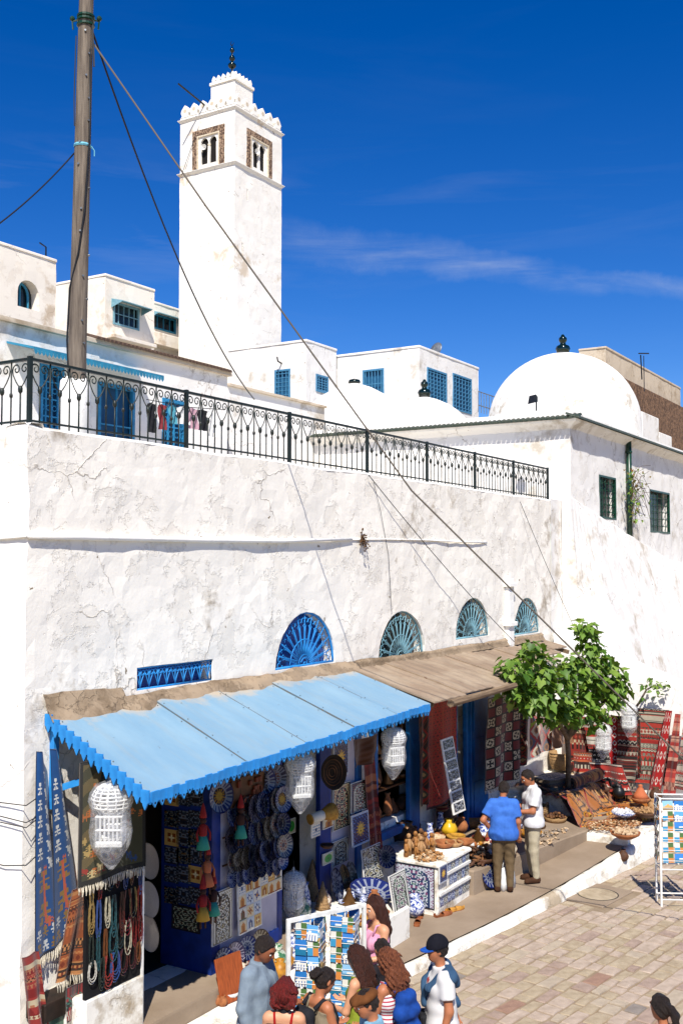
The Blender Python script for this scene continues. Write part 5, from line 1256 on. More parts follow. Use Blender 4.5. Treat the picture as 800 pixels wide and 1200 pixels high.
def postcard(seed):
    rn = random.Random(seed); sky_ = H(rn.choice(('#2a6fb0', '#5a9acb', '#8ab8d8', '#3a7ac0'))); md = rn.randrange(4)
    def f(U, V):
        C = paint(U, sky_)
        if md == 0: put(C, V > .55, H('#d8d4c8')); put(C, (V > .35) & (np.abs(U - .3) < .1), H('#e0ddd4')); put(C, (V > .65) & (fra(U * 4) < .4), H('#2a5a9a'))
        elif md == 1: put(C, V > .5 + .1 * np.sin(U * 7 + seed), H('#c9a05a')); put(C, V > .8, H('#7a5a2a'))
        elif md == 2:
            put(C, (U < .49) & (V < .48), H('#d0ccc0')); put(C, (U > .51) & (V > .52), H('#c07a3a')); put(C, (U < .49) & (V > .52), H('#3a8ab0')); put(C, (U > .51) & (V < .48), H('#4a6a3a'))
        else: put(C, V > .6, H('#1f6a8a')); put(C, (V > .45) & (V < .62) & (U > .4), H('#e0dccf'))
        put(C, (U < .04) | (U > .96) | (V < .05) | (V > .95), H('#e4e2da')); return C
    return f
def plate_design(seed, sunny=False, red=False, pal_=None):
    rn = random.Random(seed); k = rn.choice((8, 10, 12)); n2 = rn.choice((16, 20)); blue = H(rn.choice(('#1c2a6a', '#24306e', '#20264e'))); w_ = H('#8f96a8')
    if pal_: blue, w_ = H(pal_[0]), H(pal_[1])
    def f(U, V):   # U = angle, V = radius
        C = paint(U, w_); S = np.sin(U * 2 * PI * k); T = np.sin(U * 2 * PI * n2)
        put(C, (V > .9), blue); put(C, (V > .62) & (V < .88) & (T > -.1), blue); put(C, (V > .55) & (V < .6), blue); put(C, (V < .52) & (S * np.sin(V * 14) > .1), H('#7a2a20') if red else blue); put(C, V < .16, blue)
        if sunny: put(C, (V < .5), H('#20264e')); put(C, V < .36 + .12 * np.sin(U * 2 * PI * 14), H('#c8962c')); put(C, V < .27, H('#d8b04c'))
        return C
    return f

# ------------------------------------------------------------------ hung textiles
def fringe(parent, pts, ln, mt='fringe_wool', seed=1, n=None):
    rn = random.Random(seed); m = MB(); P = [Vector(p) for p in pts]; n = n or int(sum((P[i + 1] - P[i]).length for i in range(len(P) - 1)) / .022)
    for k in range(n):
        f = (k + .5) / n * (len(P) - 1); i = min(int(f), len(P) - 2); p = P[i].lerp(P[i + 1], f - i); d = Vector((rn.uniform(-.02, .02), rn.uniform(-.03, .01), -ln * rn.uniform(.75, 1.15)))
        m.tube([tuple(p + Vector((0, 0, .01))), tuple(p + d * .5 + Vector((0, -.008, 0))), tuple(p + d)], [.007, .008, .004], 4)
    o = m.build('fringe', mt, parent); o['kind'] = 'stuff'; return o
mat('fringe_wool', '#cfc6b2', .95, '#a89c84', 30); mat('fringe_dark', '#6a3a2c', .95, '#40241c', 30)
def rug(label, colf, pos, nu, nv, fr_len=.0, fr_mat='fringe_wool', name='hung_rug', cat='rug', group=None, th=.008, bottom=True):
    p0 = Vector(pos(.5, 1)); t_ = thing(name, label, cat, tuple(p0), 0, group)
    grid_print('cloth', pos, nu, nv, colf, 'weave', t_, thick=th)
    if fr_len: fringe(t_, [pos(i / 12, 1) for i in range(13)], fr_len, fr_mat, sum(map(ord, label)) % 999)
    return t_
def rugY(label, colf, px0, px1, pyt, pyb, Y, nu=40, nv=80, wav=.02, slant=0.0, **k):
    a, b_, e_ = onY(px0, pyt, Y), onY(px1, pyt, Y), onY(px0, pyb, Y); W_ = b_.x - a.x; h_ = e_.z - a.z; sd = (px0 * 7 + pyt) % 13
    pos = lambda u, v: (a.x + W_ * u + slant * v, Y - wav * (.6 + math.sin(u * 9 + sd + v) * (.3 + .7 * v) + .4 * N(u * 2, v * 3, sd, 1)), a.z + h_ * v + .01 * math.sin(u * 7 + sd))
    return rug(label, colf, pos, nu, nv, **k)
def rugX(label, colf, px0, px1, pyt, pyb, X, nu=40, nv=70, wav=.02, slant=0.0, top=1.0, **k):
    a, b_, e_ = onX(px0, pyt, X), onX(px1, pyt, X), onX(px0, pyb, X); W_ = b_.y - a.y; h_ = e_.z - a.z; sd = (px0 * 5 + pyt) % 11
    def pos(u, v):
        w2 = top + (1 - top) * min(1, v * 1.2); return (X - wav * (.8 + math.sin(u * 8 + sd + v) * (.35 + .65 * v)), a.y + W_ * (.5 + (u - .5) * w2) + slant * v, a.z + h_ * v)
    return rug(label, colf, pos, nu, nv, **k)
# two blue kilims hung by one corner
def corner_rug(label, seed, top, lft, rgt, Y, ww):
    zt = onY(top[0], top[1], Y)
    def pos(u, v):
        vv = v ** .9; l = onY(top[0] - 3 + (lft[0] - top[0] + 3) * v ** .6, top[1] + (lft[1] - top[1]) * v, Y); r_ = onY(top[0] + 2 + (rgt[0] - top[0] - 2) * v ** .8, top[1] + (rgt[1] - top[1]) * v, Y)
        p = l.lerp(r_, u); return (p.x, Y - .03 - ww * (.5 + .5 * math.sin(u * 8 + seed)) * (.4 + .6 * v) - .06 * (1 - v) * math.sin(u * PI), p.z)
    return rug(label, blue_kilim(seed), pos, 48, 120, .09, group='blue kilims by the corner')
corner_rug('dark blue figured kilim hung by a corner, left one nearest the wall corner', 1, (43, 880), (37, 1128), (67, 1108), WY - .03, .03)
corner_rug('dark blue figured kilim hung by a corner, right one of the pair', 2, (59, 877), (60, 1112), (93, 1082), WY - .05, .03)
rugY('orange brown striped kilim hanging below the blue kilims', kilim(('#8a4a2a', '#a05a34', '#6a2f1e', '#b0784a', '#3a2a22'), 22, 3), 84, 112, 1042, 1142, WY - .14, 36, 70, .03, -.22, fr_len=.13)
rugY('rolled end of an orange kilim slanting below the blue kilims', kilim(('#9a4a2c', '#7a2f20', '#b0744a'), 12, 6), 90, 110, 1022, 1060, WY - .04, 24, 30, .02, .05)
rugY('red patterned kilim at the bottom left corner', kilim(('#7a1a18', '#94302a', '#2a1a18', '#a86a4a', '#c0b090'), 16, 9, k0=3), 24, 44, 1122, 1225, WY - .25, 30, 70, .03, .15)
rugY('black tasselled rug end hanging low beside the red kilim', kilim(('#2a2624', '#8a3030', '#3a6a5a', '#a8a090'), 10, 12), 76, 100, 1158, 1230, WY - .35, 24, 40, .03)
rugY('olive rug with coloured animals and a white fringe behind the wrapped lantern', olive_rug, 93, 170, 893, 1040, WY - .62, 80, 110, .012, fr_len=.09)
# green glass case below the blue kilims
t_ = thing('display_case', 'low case with greenish glass under the blue kilims', 'display case', (8.3, 8.2, .2))
a, b_ = onY(45, 1128, WY - .2), onY(98, 1118, WY - .2)
m = MB(); m.bbox(X0 + .05, b_.x, WY - .3, WY - .02, .8, .98, .01); mat('wood_black', '#2a1d14', .7, '#1a120c', 8); m.build('shelf', 'wood_black', t_); mat('glass_green', '#5a7a68', .15, '#46604f', 4); m = MB(); m.box(X0 + .08, b_.x - .05, WY - .27, WY - .05, .2, .8); m.build('glass', 'glass_green', t_)

nth = ('first', 'second', 'third', 'fourth', 'fifth', 'sixth', 'seventh', 'eighth', 'ninth')
# ------------------------------------------------------------------ necklace board and its white base
NB = WY - .55
nbx0, nbx1 = onY(101, 1100, NB).x, onY(165, 1100, NB).x
nz1, nz0 = onY(101, 1010, NB).z, onY(101, 1172, NB).z
mat('felt_black', '#0d0b0c', .95)
t_ = thing('necklace_board', 'black board hung with necklaces under the olive rug', 'display board', (nbx0, NB, nz0))
m = MB(); m.box(nbx0, nbx1, NB, NB + .04, nz0, nz1 + .9); m.build('board', 'felt_black', t_); m = MB(); m.bbox(nbx0 - .02, nbx1 + .02, NB - .03, WY, .45, nz0 - .01, .01); m.build('base', 'whitewash_low', t_)
m = MB(); m.box(nbx1, nbx1 + .03, NB - .02, WY, .45, nz1 + .9); m.build('side_panel', 'white_paint', t_)
BEADS = ('#5a1210', '#7a2218', '#9a937e', '#2a3f70', '#5c3418', '#1a2420', '#7a6438', '#a8a498', '#3a1412', '#1c3f44')
for h_ in BEADS: mat('bead_' + h_[1:], h_, .25, spec=.6)
rnd = random.Random(31)
def necklace(x, z, w_, dr, strands, col, lab):
    t2 = thing('necklace', lab, 'necklace', (x, NB - .02, z), 0, 'necklaces on the black board')
    for s_ in range(strands):
        m = MB(); k = 1 + .13 * s_; n = 26; pts = []; rr = []
        for i in range(n + 1):
            a = PI * i / n; pts.append((-w_ * k * math.cos(a) * (.35 + .65 * abs(math.sin(a)) ** .6), -.012 - .012 * (s_ % 2), -dr * k * abs(math.sin(a)) ** .8)); rr.append(.0075 if i % 2 else .0045)
        m.tube(pts, rr, 5); m.build('strand', 'bead_' + col[1:], t2, local=True)
cols_ = ['dark red', 'brick red', 'ivory', 'blue', 'brown', 'black green', 'brass', 'white', 'maroon', 'teal']
rows = []
for fz, n_ in ((.95, 7), (.70, 8), (.47, 8), (.27, 7)):
    rows.append((fz, [((k + .5 + rnd.uniform(-.2, .2)) / n_, rnd.choice((.035, .05, .09)), rnd.uniform(.28, .46) if fz > .3 else rnd.uniform(.22, .3), rnd.choice((2, 3, 4, 5)), rnd.choices(range(10), (4, 2, 2, 1, 3, 4, 2, 2, 4, 1))[0]) for k in range(n_)]))
ri = ('top', 'second', 'third', 'lowest')
for r_, (fz, items) in enumerate(rows):
    for j, (fx, w_, dr, st_, ci) in enumerate(items):
        necklace(nbx0 + (nbx1 - nbx0) * fx, nz0 + (nz1 - nz0) * fz, w_ * .75, dr * .8, st_, BEADS[ci], '%s bead necklace, %s from the left in the %s row of the black board' % (cols_[ci], nth[j], ri[r_]))
# three white plates on the end of the board
def put_plate(label, loc, rad, nrm, design, group='plates', nu=36, spin=0.0, name='plate'):
    t_ = tag(link(name, PLATE[design], None, False), label, 'plate', group); t_.location = loc; t_.scale = (rad, rad, rad)
    q = Vector(nrm).normalized().to_track_quat('Z', 'Y'); t_.rotation_euler = (q.to_matrix() @ Matrix.Rotation(spin, 3, 'Z')).to_euler(); return t_
def plate_mesh(f, scal=0):
    pos = lambda u, v: ((v * (1 + scal * math.cos(u * 2 * PI * 16))) * math.cos(2 * PI * u), (v * (1 + scal * math.cos(u * 2 * PI * 16))) * math.sin(2 * PI * u), .02 + (.0 if v < .55 else (v - .55) * .42) )
    o = grid_print('plate', pos, 48, 12, f, 'glaze', None, thick=.04); me = o.data; bpy.data.objects.remove(o); return me
PLATE = [plate_mesh(plate_design(k), .012) for k in range(5)] + [plate_mesh(plate_design(9, True)), plate_mesh(plate_design(12, False, True)), plate_mesh(lambda U, V: paint(U, H('#cfcac6')))] + [plate_mesh(plate_design(k, False, k == 31, pal_), .012) for k, pal_ in ((30, ('#3a3450', '#8a8494')), (31, ('#2c3450', '#9a968c')), (32, ('#5a4a3c', '#a09684')))]
for k, (py, lab) in enumerate(((1010, 'upper'), (1055, 'middle'), (1095, 'lower'))):
    q = onY(171, py, WY - .35); put_plate('plain white plate hung on the end of the necklace board, %s of three' % lab, q, .2, (1, -.25, 0), 7, 'white plates by the necklace board')

# ------------------------------------------------------------------ pier with plates and tiles
PX0, PX1, PYF, PYB = 10.40, 11.90, 8.25, 9.05
pier = thing('display_pier', 'blue and white shop pier hung with plates and tiles under the blue canopy', 'display stand', (PX0, PYF, .45))
m = MB(); m.box(PX0, PX0 + .04, PYF + .05, PYB, .45, 3.25); m.build('side_panel', 'paint_blue_deep', pier)
m = MB(); m.box(PX0, PX0 + .17, PYF, PYF + .05, .45, 3.25); m.build('corner_post', 'paint_blue_deep', pier)
m = MB(); m.box(PX1 - .10, PX1, PYF, PYF + .05, .45, 3.25); m.build('corner_post', 'paint_blue_deep', pier)
mat('board_lilac', '#b9b4c0', .6, '#a9a4b2', 5); m = MB(); m.box(PX0 + .17, PX1 - .10, PYF + .012, PYF + .05, .62, 3.25); m.build('back_board', 'board_lilac', pier)
m = MB(); m.box(PX0 + .17, PX1 - .1, PYF - .02, PYF + .05, .45, .62); m.build('plinth', 'paint_blue_deep', pier)
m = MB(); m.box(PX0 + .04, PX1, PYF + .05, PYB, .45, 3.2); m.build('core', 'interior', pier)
for k in range(4):
    z = 1.72 + k * .34; m = MB(); m.tube([(PX0 + .18, PYF - .03, z), (PX1 - .1, PYF - .03, z)], .012, 5); m.build('rail', 'wood_brown', pier)
q = onY(257, 933, PYF - .06); put_plate('large plate with a yellow sun at the upper left of the plate pier', q, .205, (-.15, -1, .08), 5, 'plates on the pier')
q = onY(321.5, 913, PYF - .08); put_plate('large red and blue plate at the upper right corner of the plate pier', q, .2, (-.25, -1, .05), 6, 'plates on the pier')
q = onY(308, 916, PYF - .04); put_plate('blue plate half hidden behind the upper right plate of the pier', q, .19, (-.3, -1, .05), 0, 'plates on the pier')
rnd = random.Random(14)
rowz = [(2.33, 8, .155, (None, None, 'gap')), (2.03, 8, .145, ()), (1.75, 9, .145, ()), (1.53, 8, .115, ())]
nth = ('first', 'second', 'third', 'fourth', 'fifth', 'sixth', 'seventh', 'eighth', 'ninth'); rn_ = ('top', 'second', 'third', 'lowest')
for r_, (z, n_, rad, _) in enumerate(rowz):
    for k in range(n_):
        f = (k + .5) / n_; x = PX0 + .26 + (PX1 - PX0 - .42) * f; last = k == n_ - 1
        d = 5 if (r_ == 0 and last) else rnd.choice((0, 1, 2, 3, 4, 8, 9, 10)); ry = -.1 if last else .12 + rnd.uniform(-.15, .15)
        put_plate('blue and white plate, %s from the left in the %s row of the pier' % (nth[k], rn_[r_]) if d != 5 else 'small plate with a yellow sun at the right end of the top pier row', (x, PYF - .04 - .016 * k, z + rnd.uniform(-.02, .02)), rad * rnd.uniform(.95, 1.2), (ry, -1, .1), d, 'plates on the pier', spin=rnd.random() * 6)
# carved wooden picture between the top plates
t_ = thing('wood_carving', 'carved reddish wooden panel between the top plates of the pier', 'panel', tuple(onY(287, 935, PYF - .05)))
a, b_ = onY(268, 912, PYF), onY(308, 902, PYF); m = MB(); m.bbox(a.x, b_.x, PYF - .05, PYF - .01, a.z - .36, a.z - .02, .01); m.build('board', 'wood_brown', t_)
mat('wood_red', '#7a3418', .5, '#5a2410', 14); rnd = random.Random(6)
for k in range(12):
    x = a.x + .04 + (b_.x - a.x - .1) * rnd.random(); z = a.z - .33 + .25 * rnd.random(); m = MB(); m.bbox(x, x + .06, PYF - .085, PYF - .045, z, z + rnd.uniform(.04, .1), .008); m.build('carving', 'wood_red', t_)
# hanging dolls
for nm, h_ in (('doll_red', '#8a1818'), ('doll_teal', '#2f8a78'), ('doll_dark', '#3a1c12'), ('doll_orange', '#b0603a'), ('doll_yellow', '#b08a30')): mat(nm, h_, .8)
def doll(loc, lab, top, skirt):
    t_ = thing('string_doll', lab, 'doll', loc, R(-30), 'string dolls hung on the pier')
    def add(nm, mb, mt): mb.build(nm, mt, t_, local=True, smooth=True)
    add('hat', MB().lathe([(.045, .27), (.038, .32), (.02, .40), (.004, .44)], 10), 'doll_red'); add('head', MB().sphere((0, 0, .235), .042, 10, 6), 'doll_dark')
    add('torso', MB().lathe([(.02, .20), (.05, .17), (.05, .08), (.035, .04)], 10), top); add('skirt', MB().lathe([(.04, .06), (.06, .0), (.085, -.1), (.08, -.1), (.03, .02)], 12), skirt)
    for s_ in (-1, 1): add('leg', MB().tube([(s_ * .028, 0, -.08), (s_ * .03, 0, -.2)], .013, 6), 'doll_dark'); add('arm', MB().tube([(s_ * .05, 0, .16), (s_ * .085, -.01, .08), (s_ * .075, -.03, .0)], .012, 6), top)
    add('string', MB().tube([(0, 0, .43), (0, .03, .62)], .004, 4), 'cable_black')
for px, py, lab, tp, sk_ in ((282, 972, 'red hatted doll with a teal skirt in the middle of the plate wall', 'doll_dark', 'doll_teal'), (238, 985, 'red doll with a pale teal skirt at the blue corner post, upper one', 'doll_red', 'doll_teal'), (243, 1028, 'orange skirted doll at the blue corner post, middle one', 'doll_orange', 'doll_orange'), (250, 1062, 'red hatted doll with a teal skirt beside the black and white tile panel', 'doll_dark', 'doll_teal'), (238, 1068, 'doll with yellow skirt at the blue corner post, lowest one', 'doll_red', 'doll_yellow')):
    doll(tuple(onY(px, py, PYF - .12)), lab, tp, sk_)
# tile panels on the pier: every tile a piece
def tile_mesh(seed, n=9):
    o = grid_print('tile', lambda u, v: (u, 0, -v), n, n, tile_design(seed), 'tile_print', None, smooth=False, thick=.0); me = o.data; bpy.data.objects.remove(o); return me
TILES = [tile_mesh(k) for k in range(24)]
SHADET = []  # tile colours darkened to imitate the shade on the pier's side
for k in range(8):
    o = grid_print('tile', lambda u, v: (u, 0, -v), 12, 12, arabesque((('#20242e', '#6a7078', '#3a2a20', '#2a3a4a'), ('#141824', '#5a5a54', '#6a4a20', '#1c2a40'))[k % 2], k * 1.7, False, 1.6 + .3 * (k % 3)), 'tile_print', None, smooth=False); SHADET.append(o.data); bpy.data.objects.remove(o)
def tile_panel(name, label, x, z, Y, nx, nz, sx, sz, seed, yaw=0.0, tilt=0.0, back='white_paint', cat='tile panel', parent=None):
    t_ = thing(name, label, cat, (x, Y, z)); t_.rotation_euler = (tilt, 0, yaw); rn = random.Random(seed)
    m = MB(); m.box(-.012, nx * sx + .012, .004, .022, -nz * sz - .012, .012); m.build('backing', back, t_, local=True)
    for i in range(nx):
        for j in range(nz):
            o = link('tile', TILES[rn.randrange(24)], t_, True); o.location = (i * sx + .004, 0, -j * sz - .004); o.scale = (sx - .008, 1, sz - .008)
    return t_
q = onY(279, 1036, PYF - .05); q1 = onY(301, 1036, PYF - .05); tile_panel('tile_board', 'board of coloured tiles, three by four, low on the plate pier', q.x, q.z, PYF - .05, 3, 4, .155, .155, 3, tilt=-.05)
q = onY(306, 1024, PYF - .03); tile_panel('tile_board', 'small board of six coloured tiles at the right of the plate pier', q.x, q.z, PYF - .03, 3, 2, .155, .155, 8)
def art_panel(name, label, x, z, Y, w_, h_, colf, yaw=0.0, tilt=0.0, nu=26, nv=44, th=.02, cat='tile panel', group=None):
    t_ = thing(name, label, cat, (x, Y, z), 0, group); t_.rotation_euler = (tilt, 0, yaw)
    grid_print('face', lambda u, v: (u * w_, -.002, -v * h_), nu, nv, colf, 'tile_print', t_, True, False)
    m = MB(); m.box(-.008, w_ + .008, .0, th, -h_ - .008, .008); m.build('backing', 'white_paint', t_, local=True); return t_
BW = ('#c8c6b8', '#22242a', '#7a7048', '#4a5a58')
q = onY(250, 1048, PYF - .03); art_panel('painted_tiles', 'black and white arabesque tile panel below the dolls on the pier', q.x, q.z, PYF - .03, .38, .62, arabesque(BW, 2, True))
# tiles on the pier's side, most with its shade put into their colours
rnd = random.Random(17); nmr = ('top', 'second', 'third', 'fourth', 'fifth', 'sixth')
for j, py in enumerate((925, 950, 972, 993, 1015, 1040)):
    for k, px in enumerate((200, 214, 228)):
        q = onX(px, py, PX0 - .015); t_ = tag(link('ceramic_tile', rnd.choice(SHADET + TILES[:2])), 'dim ceramic tile on the blue pier side, %s row, %s' % (nmr[j], ('back one', 'middle one', 'front one')[k]), 'tile', 'tiles on the blue pier side'); t_.location = (PX0 - .012, q.y + .1, q.z); t_.rotation_euler = (0, 0, -PI / 2); t_.scale = (.23, 1, .2)
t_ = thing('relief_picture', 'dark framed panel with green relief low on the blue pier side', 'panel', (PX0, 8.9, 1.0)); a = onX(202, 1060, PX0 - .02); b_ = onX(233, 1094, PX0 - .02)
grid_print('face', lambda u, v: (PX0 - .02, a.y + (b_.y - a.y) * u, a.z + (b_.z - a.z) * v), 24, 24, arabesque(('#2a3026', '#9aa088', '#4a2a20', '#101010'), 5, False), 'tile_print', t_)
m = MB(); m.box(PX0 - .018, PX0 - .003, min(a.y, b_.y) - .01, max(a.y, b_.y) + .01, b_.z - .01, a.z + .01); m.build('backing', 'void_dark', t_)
# vague stock inside the first doorway
rnd = random.Random(44)
for k in range(16):
    x = 9.6 + rnd.random() * .7; z = .7 + rnd.random() * 2.0; t_ = put_plate('dim plate hanging in the dark of the first doorway, number %d from the top' % (k + 1), (x, 10.9 + rnd.random() * .3, 2.8 - k * .14), rnd.uniform(.1, .17), (-.3, -1, 0), rnd.randrange(5), 'plates inside the first doorway') if False else None
t_ = thing('shelf_unit', 'dim shelf of stock deep inside the first doorway', 'shelf', (9.4, 11.3, .45))
for k in range(5):
    m = MB(); m.box(9.3, 11.1, 11.2, 11.55, .9 + k * .5, .93 + k * .5); m.build('board', 'wood_brown', t_)

# ------------------------------------------------------------------ wrapped cage lanterns
def plastic():
    m, n, b = new_mat('clear_plastic'); out = n.nodes['Material Output']; tr = n.nodes.new('ShaderNodeBsdfTransparent'); tr.inputs[0].default_value = (.96, .97, .98, 1)
    b.inputs['Base Color'].default_value = (.75, .75, .75, 1); b.inputs['Roughness'].default_value = .22; b.inputs['Specular IOR Level'].default_value = .8
    mx_ = n.nodes.new('ShaderNodeMixShader'); f = ramp(n, noise_node(n, 9, 6, .6, None, 1.5), .42, .75, (.16, .16, .16, 1), (.62, .62, .62, 1)); n.links.new(f, mx_.inputs[0]); n.links.new(tr.outputs[0], mx_.inputs[1]); n.links.new(b.outputs[0], mx_.inputs[2]); n.links.new(mx_.outputs[0], out.inputs[0])
    add_bump(n, b, noise_node(n, 16, 4, .6, None, 1.2), .8, .02)
plastic(); mat('wire_white', '#e8e6e0', .4)
def lantern(label, top, s, wrap=True, seed=0):
    """dome-topped wire birdcage, hung from a hook, bagged in clear plastic"""
    t_ = thing('cage_lantern', label, 'lantern', tuple(Vector(top) - Vector((0, 0, .75 * s))), R(20 + seed * 13), 'wire cage lanterns')
    m = MB(); n = 14; W_ = .007 * s + .002
    prof = [(.02, .68), (.10, .665), (.165, .61), (.19, .54), (.17, .46), (.12, .41), (.115, .38)]
    for k in range(n):
        a = 2 * PI * k / n; m.tube([(r_ * s * math.cos(a), r_ * s * math.sin(a), z * s) for r_, z in prof], W_, 4)
    for r_, z in prof[1:-1] + [(.145, .64), (.18, .50), (.185, .575)]: m.tube([(r_ * s * math.cos(2 * PI * k / 20), r_ * s * math.sin(2 * PI * k / 20), z * s) for k in range(21)], W_, 4)
    m.tube([(0, 0, .68 * s), (0, 0, .78 * s)], W_, 5); m.build('dome', 'wire_white', t_, local=True)
    m = MB(); h = .125 * s; Z0, Z1 = .12 * s, .38 * s
    for z in (Z0, Z0 + .012 * s, Z1, (Z0 + Z1) / 2): m.tube([(h, h, z), (-h, h, z), (-h, -h, z), (h, -h, z), (h, h, z)], W_ * 1.4, 4)
    for i in range(7):
        f = -h + 2 * h * i / 6
        for q in ((f, h), (f, -h), (h, f), (-h, f)): m.tube([(q[0], q[1], Z0), (q[0], q[1], Z1)], W_, 4)
    m.build('cage', 'wire_white', t_, local=True); m = MB(); m.bbox(-h * 1.05, h * 1.05, -h * 1.05, h * 1.05, Z0 - .03 * s, Z0, .005); m.build('floor', 'white_paint', t_, local=True)
    if wrap:
        n = 28; rings = []; rn = random.Random(seed)
        for r_, z in ((.015, .78), (.04, .72), (.15, .68), (.21, .60), (.222, .52), (.20, .44), (.20, .36), (.212, .22), (.20, .1), (.17, .04), (.09, -.08), (.02, -.17)):
            sh = max(0, -z) * .5; rings.append([((r_ * s * (1 + .10 * N(math.cos(2 * PI * k / n) * 2.2, math.sin(2 * PI * k / n) * 2.2, z * 7, 1, seed))) * math.cos(2 * PI * k / n) + sh * s * .3, (r_ * s * (1 + .1 * N(math.cos(2 * PI * k / n) * 2, math.sin(2 * PI * k / n) * 2, z * 6, 1, seed + 3))) * math.sin(2 * PI * k / n), z * s) for k in range(n)])
        m = MB(); m.loft(rings); m.build('plastic_wrap', 'clear_plastic', t_, local=True, smooth=True)
    m = MB(); m.tube([(0, 0, .76 * s), (0, 0, .9 * s)], .004, 4); m.build('hook', 'cable_black', t_, local=True)
lantern('white wire cage lantern in clear plastic before the olive rug', onY(131, 910, 7.72), 1.02, True, 1)
lantern('white wire cage lantern in clear plastic hung right of the plate pier', onY(352, 878, 7.35), .86, True, 2)
lantern('white wire cage lantern in clear plastic under the right end of the blue canopy', onY(461, 849, 7.30), .84, True, 3)
lantern('white wire cage lantern hung before the red and white rug', onX(706, 846, RX - 1.0), .85, True, 4)
lantern('white wire cage lantern at the top of the striped rugs', onX(736, 822, RX - .9), .8, True, 5)
lantern('dim bagged cage lantern standing on the floor of the second doorway', onY(344, 1018, 8.3) , .78, True, 6)

# ------------------------------------------------------------------ middle shop front
mid = thing('shopfront_joinery', 'blue painted door posts and window frame of the middle shop', 'shop front', (13.4, WY, .45))
def post(px0, px1, z0, z1, Y, mt='paint_blue', th=.08):
    a, b_ = onY(px0, 950, Y), onY(px1, 950, Y); m = MB(); m.bbox(a.x, b_.x, Y, Y + th, z0, z1, .008); return m.build('post', mt, mid)
post(375, 388, .56, 3.3, WY - .10, 'paint_blue_deep'); post(418, 424, .56, 3.3, WY - .10); post(480, 492, .5, 3.4, WY - .12); post(437, 443, 1.1, 3.3, WY - .1)
a, b_ = onY(443, 960, WY - .12), onY(480, 960, WY - .12); m = MB(); m.bbox(a.x, b_.x, WY - .12, WY - .02, 1.02, 1.14, .01); m.build('sill', 'paint_blue', mid)
a, b_ = onY(388, 900, WY - .06), onY(418, 900, WY - .06); m = MB(); m.box(a.x, b_.x, WY - .06, WY, .56, 3.3); m.build('white_board', 'board_lilac', mid)
# small wares crowding the shop window
rnd = random.Random(23); mat('brass_dark', '#6a4a28', .35, '#4a3018', 12, metal=.5); mat('clay', '#a0643a', .8, '#7a4626', 10); mat('clay_dark', '#5a3a26', .7, '#3f2818', 10)
def pot_profile(k): return [[(.0, 0), (.06, 0), (.1, .05), (.11, .1), (.08, .16), (.045, .19), (.06, .22), (.05, .22), (.035, .19)], [(.0, 0), (.07, 0), (.12, .03), (.15, .08), (.14, .08), (.06, .02), (0, .02)], [(0, 0), (.05, 0), (.07, .08), (.05, .2), (.03, .26), (.045, .3), (.03, .3)], [(0, 0), (.09, 0), (.1, .02), (.02, .16), (.03, .18), (.0, .2)]][k]
POTS = {}
def pot(label, loc, k, mt, s, group=None, cat='pot', name='pot', rot=0.0):
    key = (k, mt)
    if key not in POTS: m = MB(); m.lathe(pot_profile(k), 14, cap=False); POTS[key] = m.mesh('pot', mt, True)
    o = tag(link(name, POTS[key]), label, cat, group); o.location = loc; o.scale = (s, s, s); o.rotation_euler = (rot, rot * .5, 0); return o
for r_ in range(3):
    for k in range(5):
        pot('dark %s in the shop window, %s row, %s from the left' % (('vase', 'bowl', 'bottle', 'lidded pot')[(k + r_) % 4], ('bottom', 'middle', 'top')[r_], nth[k]), (15.1 + k * .26, WY + .12 + .05 * (k % 2), 1.28 + r_ * .52), (k + r_) % 4, rnd.choice(('brass_dark', 'clay', 'clay_dark')), rnd.uniform(1.0, 1.6), 'wares in the shop window')
for r_ in (1, 2): m = MB(); m.box(14.97, 16.43, WY + .02, WY + .3, 1.23 + r_ * .52, 1.26 + r_ * .52); m.build('window_shelf', 'wood_brown', mid)
# round dark basket-work tray, drum, brown hide bag
t_ = thing('woven_tray', 'round dark woven tray hung under the blue canopy beside the lantern', 'tray', tuple(onY(387, 905, WY - .5))); t_.rotation_euler = (R(82), 0, R(-14))
mat('wicker_dark', '#2a1c10', .9, '#15100a', 30, bump=.8, bscale=60, bdist=.01); m = MB(); m.lathe([(0, .0), (.12, .01), (.22, .04), (.245, .08), (.235, .08), (.2, .055), (.1, .03), (0, .025)], 24, cap=False); m.build('body', 'wicker_dark', t_, local=True, smooth=True)
m = MB()
for r_ in (.06, .1, .14, .18, .22): m.tube([(r_ * math.cos(k * PI / 10), r_ * math.sin(k * PI / 10), .03 + (r_ > .15) * .02 + .004) for k in range(21)], .008, 4)
m.build('coil', 'wood_brown', t_, local=True)
t_ = thing('goblet_drum', 'cream goblet drum hung sideways on the white board', 'drum', tuple(onY(378, 955, WY - .25))); t_.rotation_euler = (0, R(82), R(-20)); mat('drum_skin', '#d8d2c2', .5); mat('drum_yellow', '#b88a34', .6, '#94682a', 20)
m = MB(); m.lathe([(.075, -.22), (.075, -.05), (.07, .0)], 16); m.build('foot', 'drum_skin', t_, local=True, smooth=True); m = MB(); m.lathe([(.07, .0), (.1, .08), (.125, .15), (.125, .2), (.0, .2)], 16); m.build('bowl', 'drum_yellow', t_, local=True, smooth=True); m = MB(); m.lathe([(.078, -.235), (.078, -.215)], 16); m.build('rim', 'drum_yellow', t_, local=True)
rugY('brown leather bag hanging from the canopy beside the narrow red rug', lambda U, V: paint(U, H('#5a3420')) + (np.sin(V * 30 + U * 9)[..., None] * .015).astype(np.float32), 411, 440, 868, 900, WY - .75, 20, 20, .05, name='leather_bag', cat='bag')
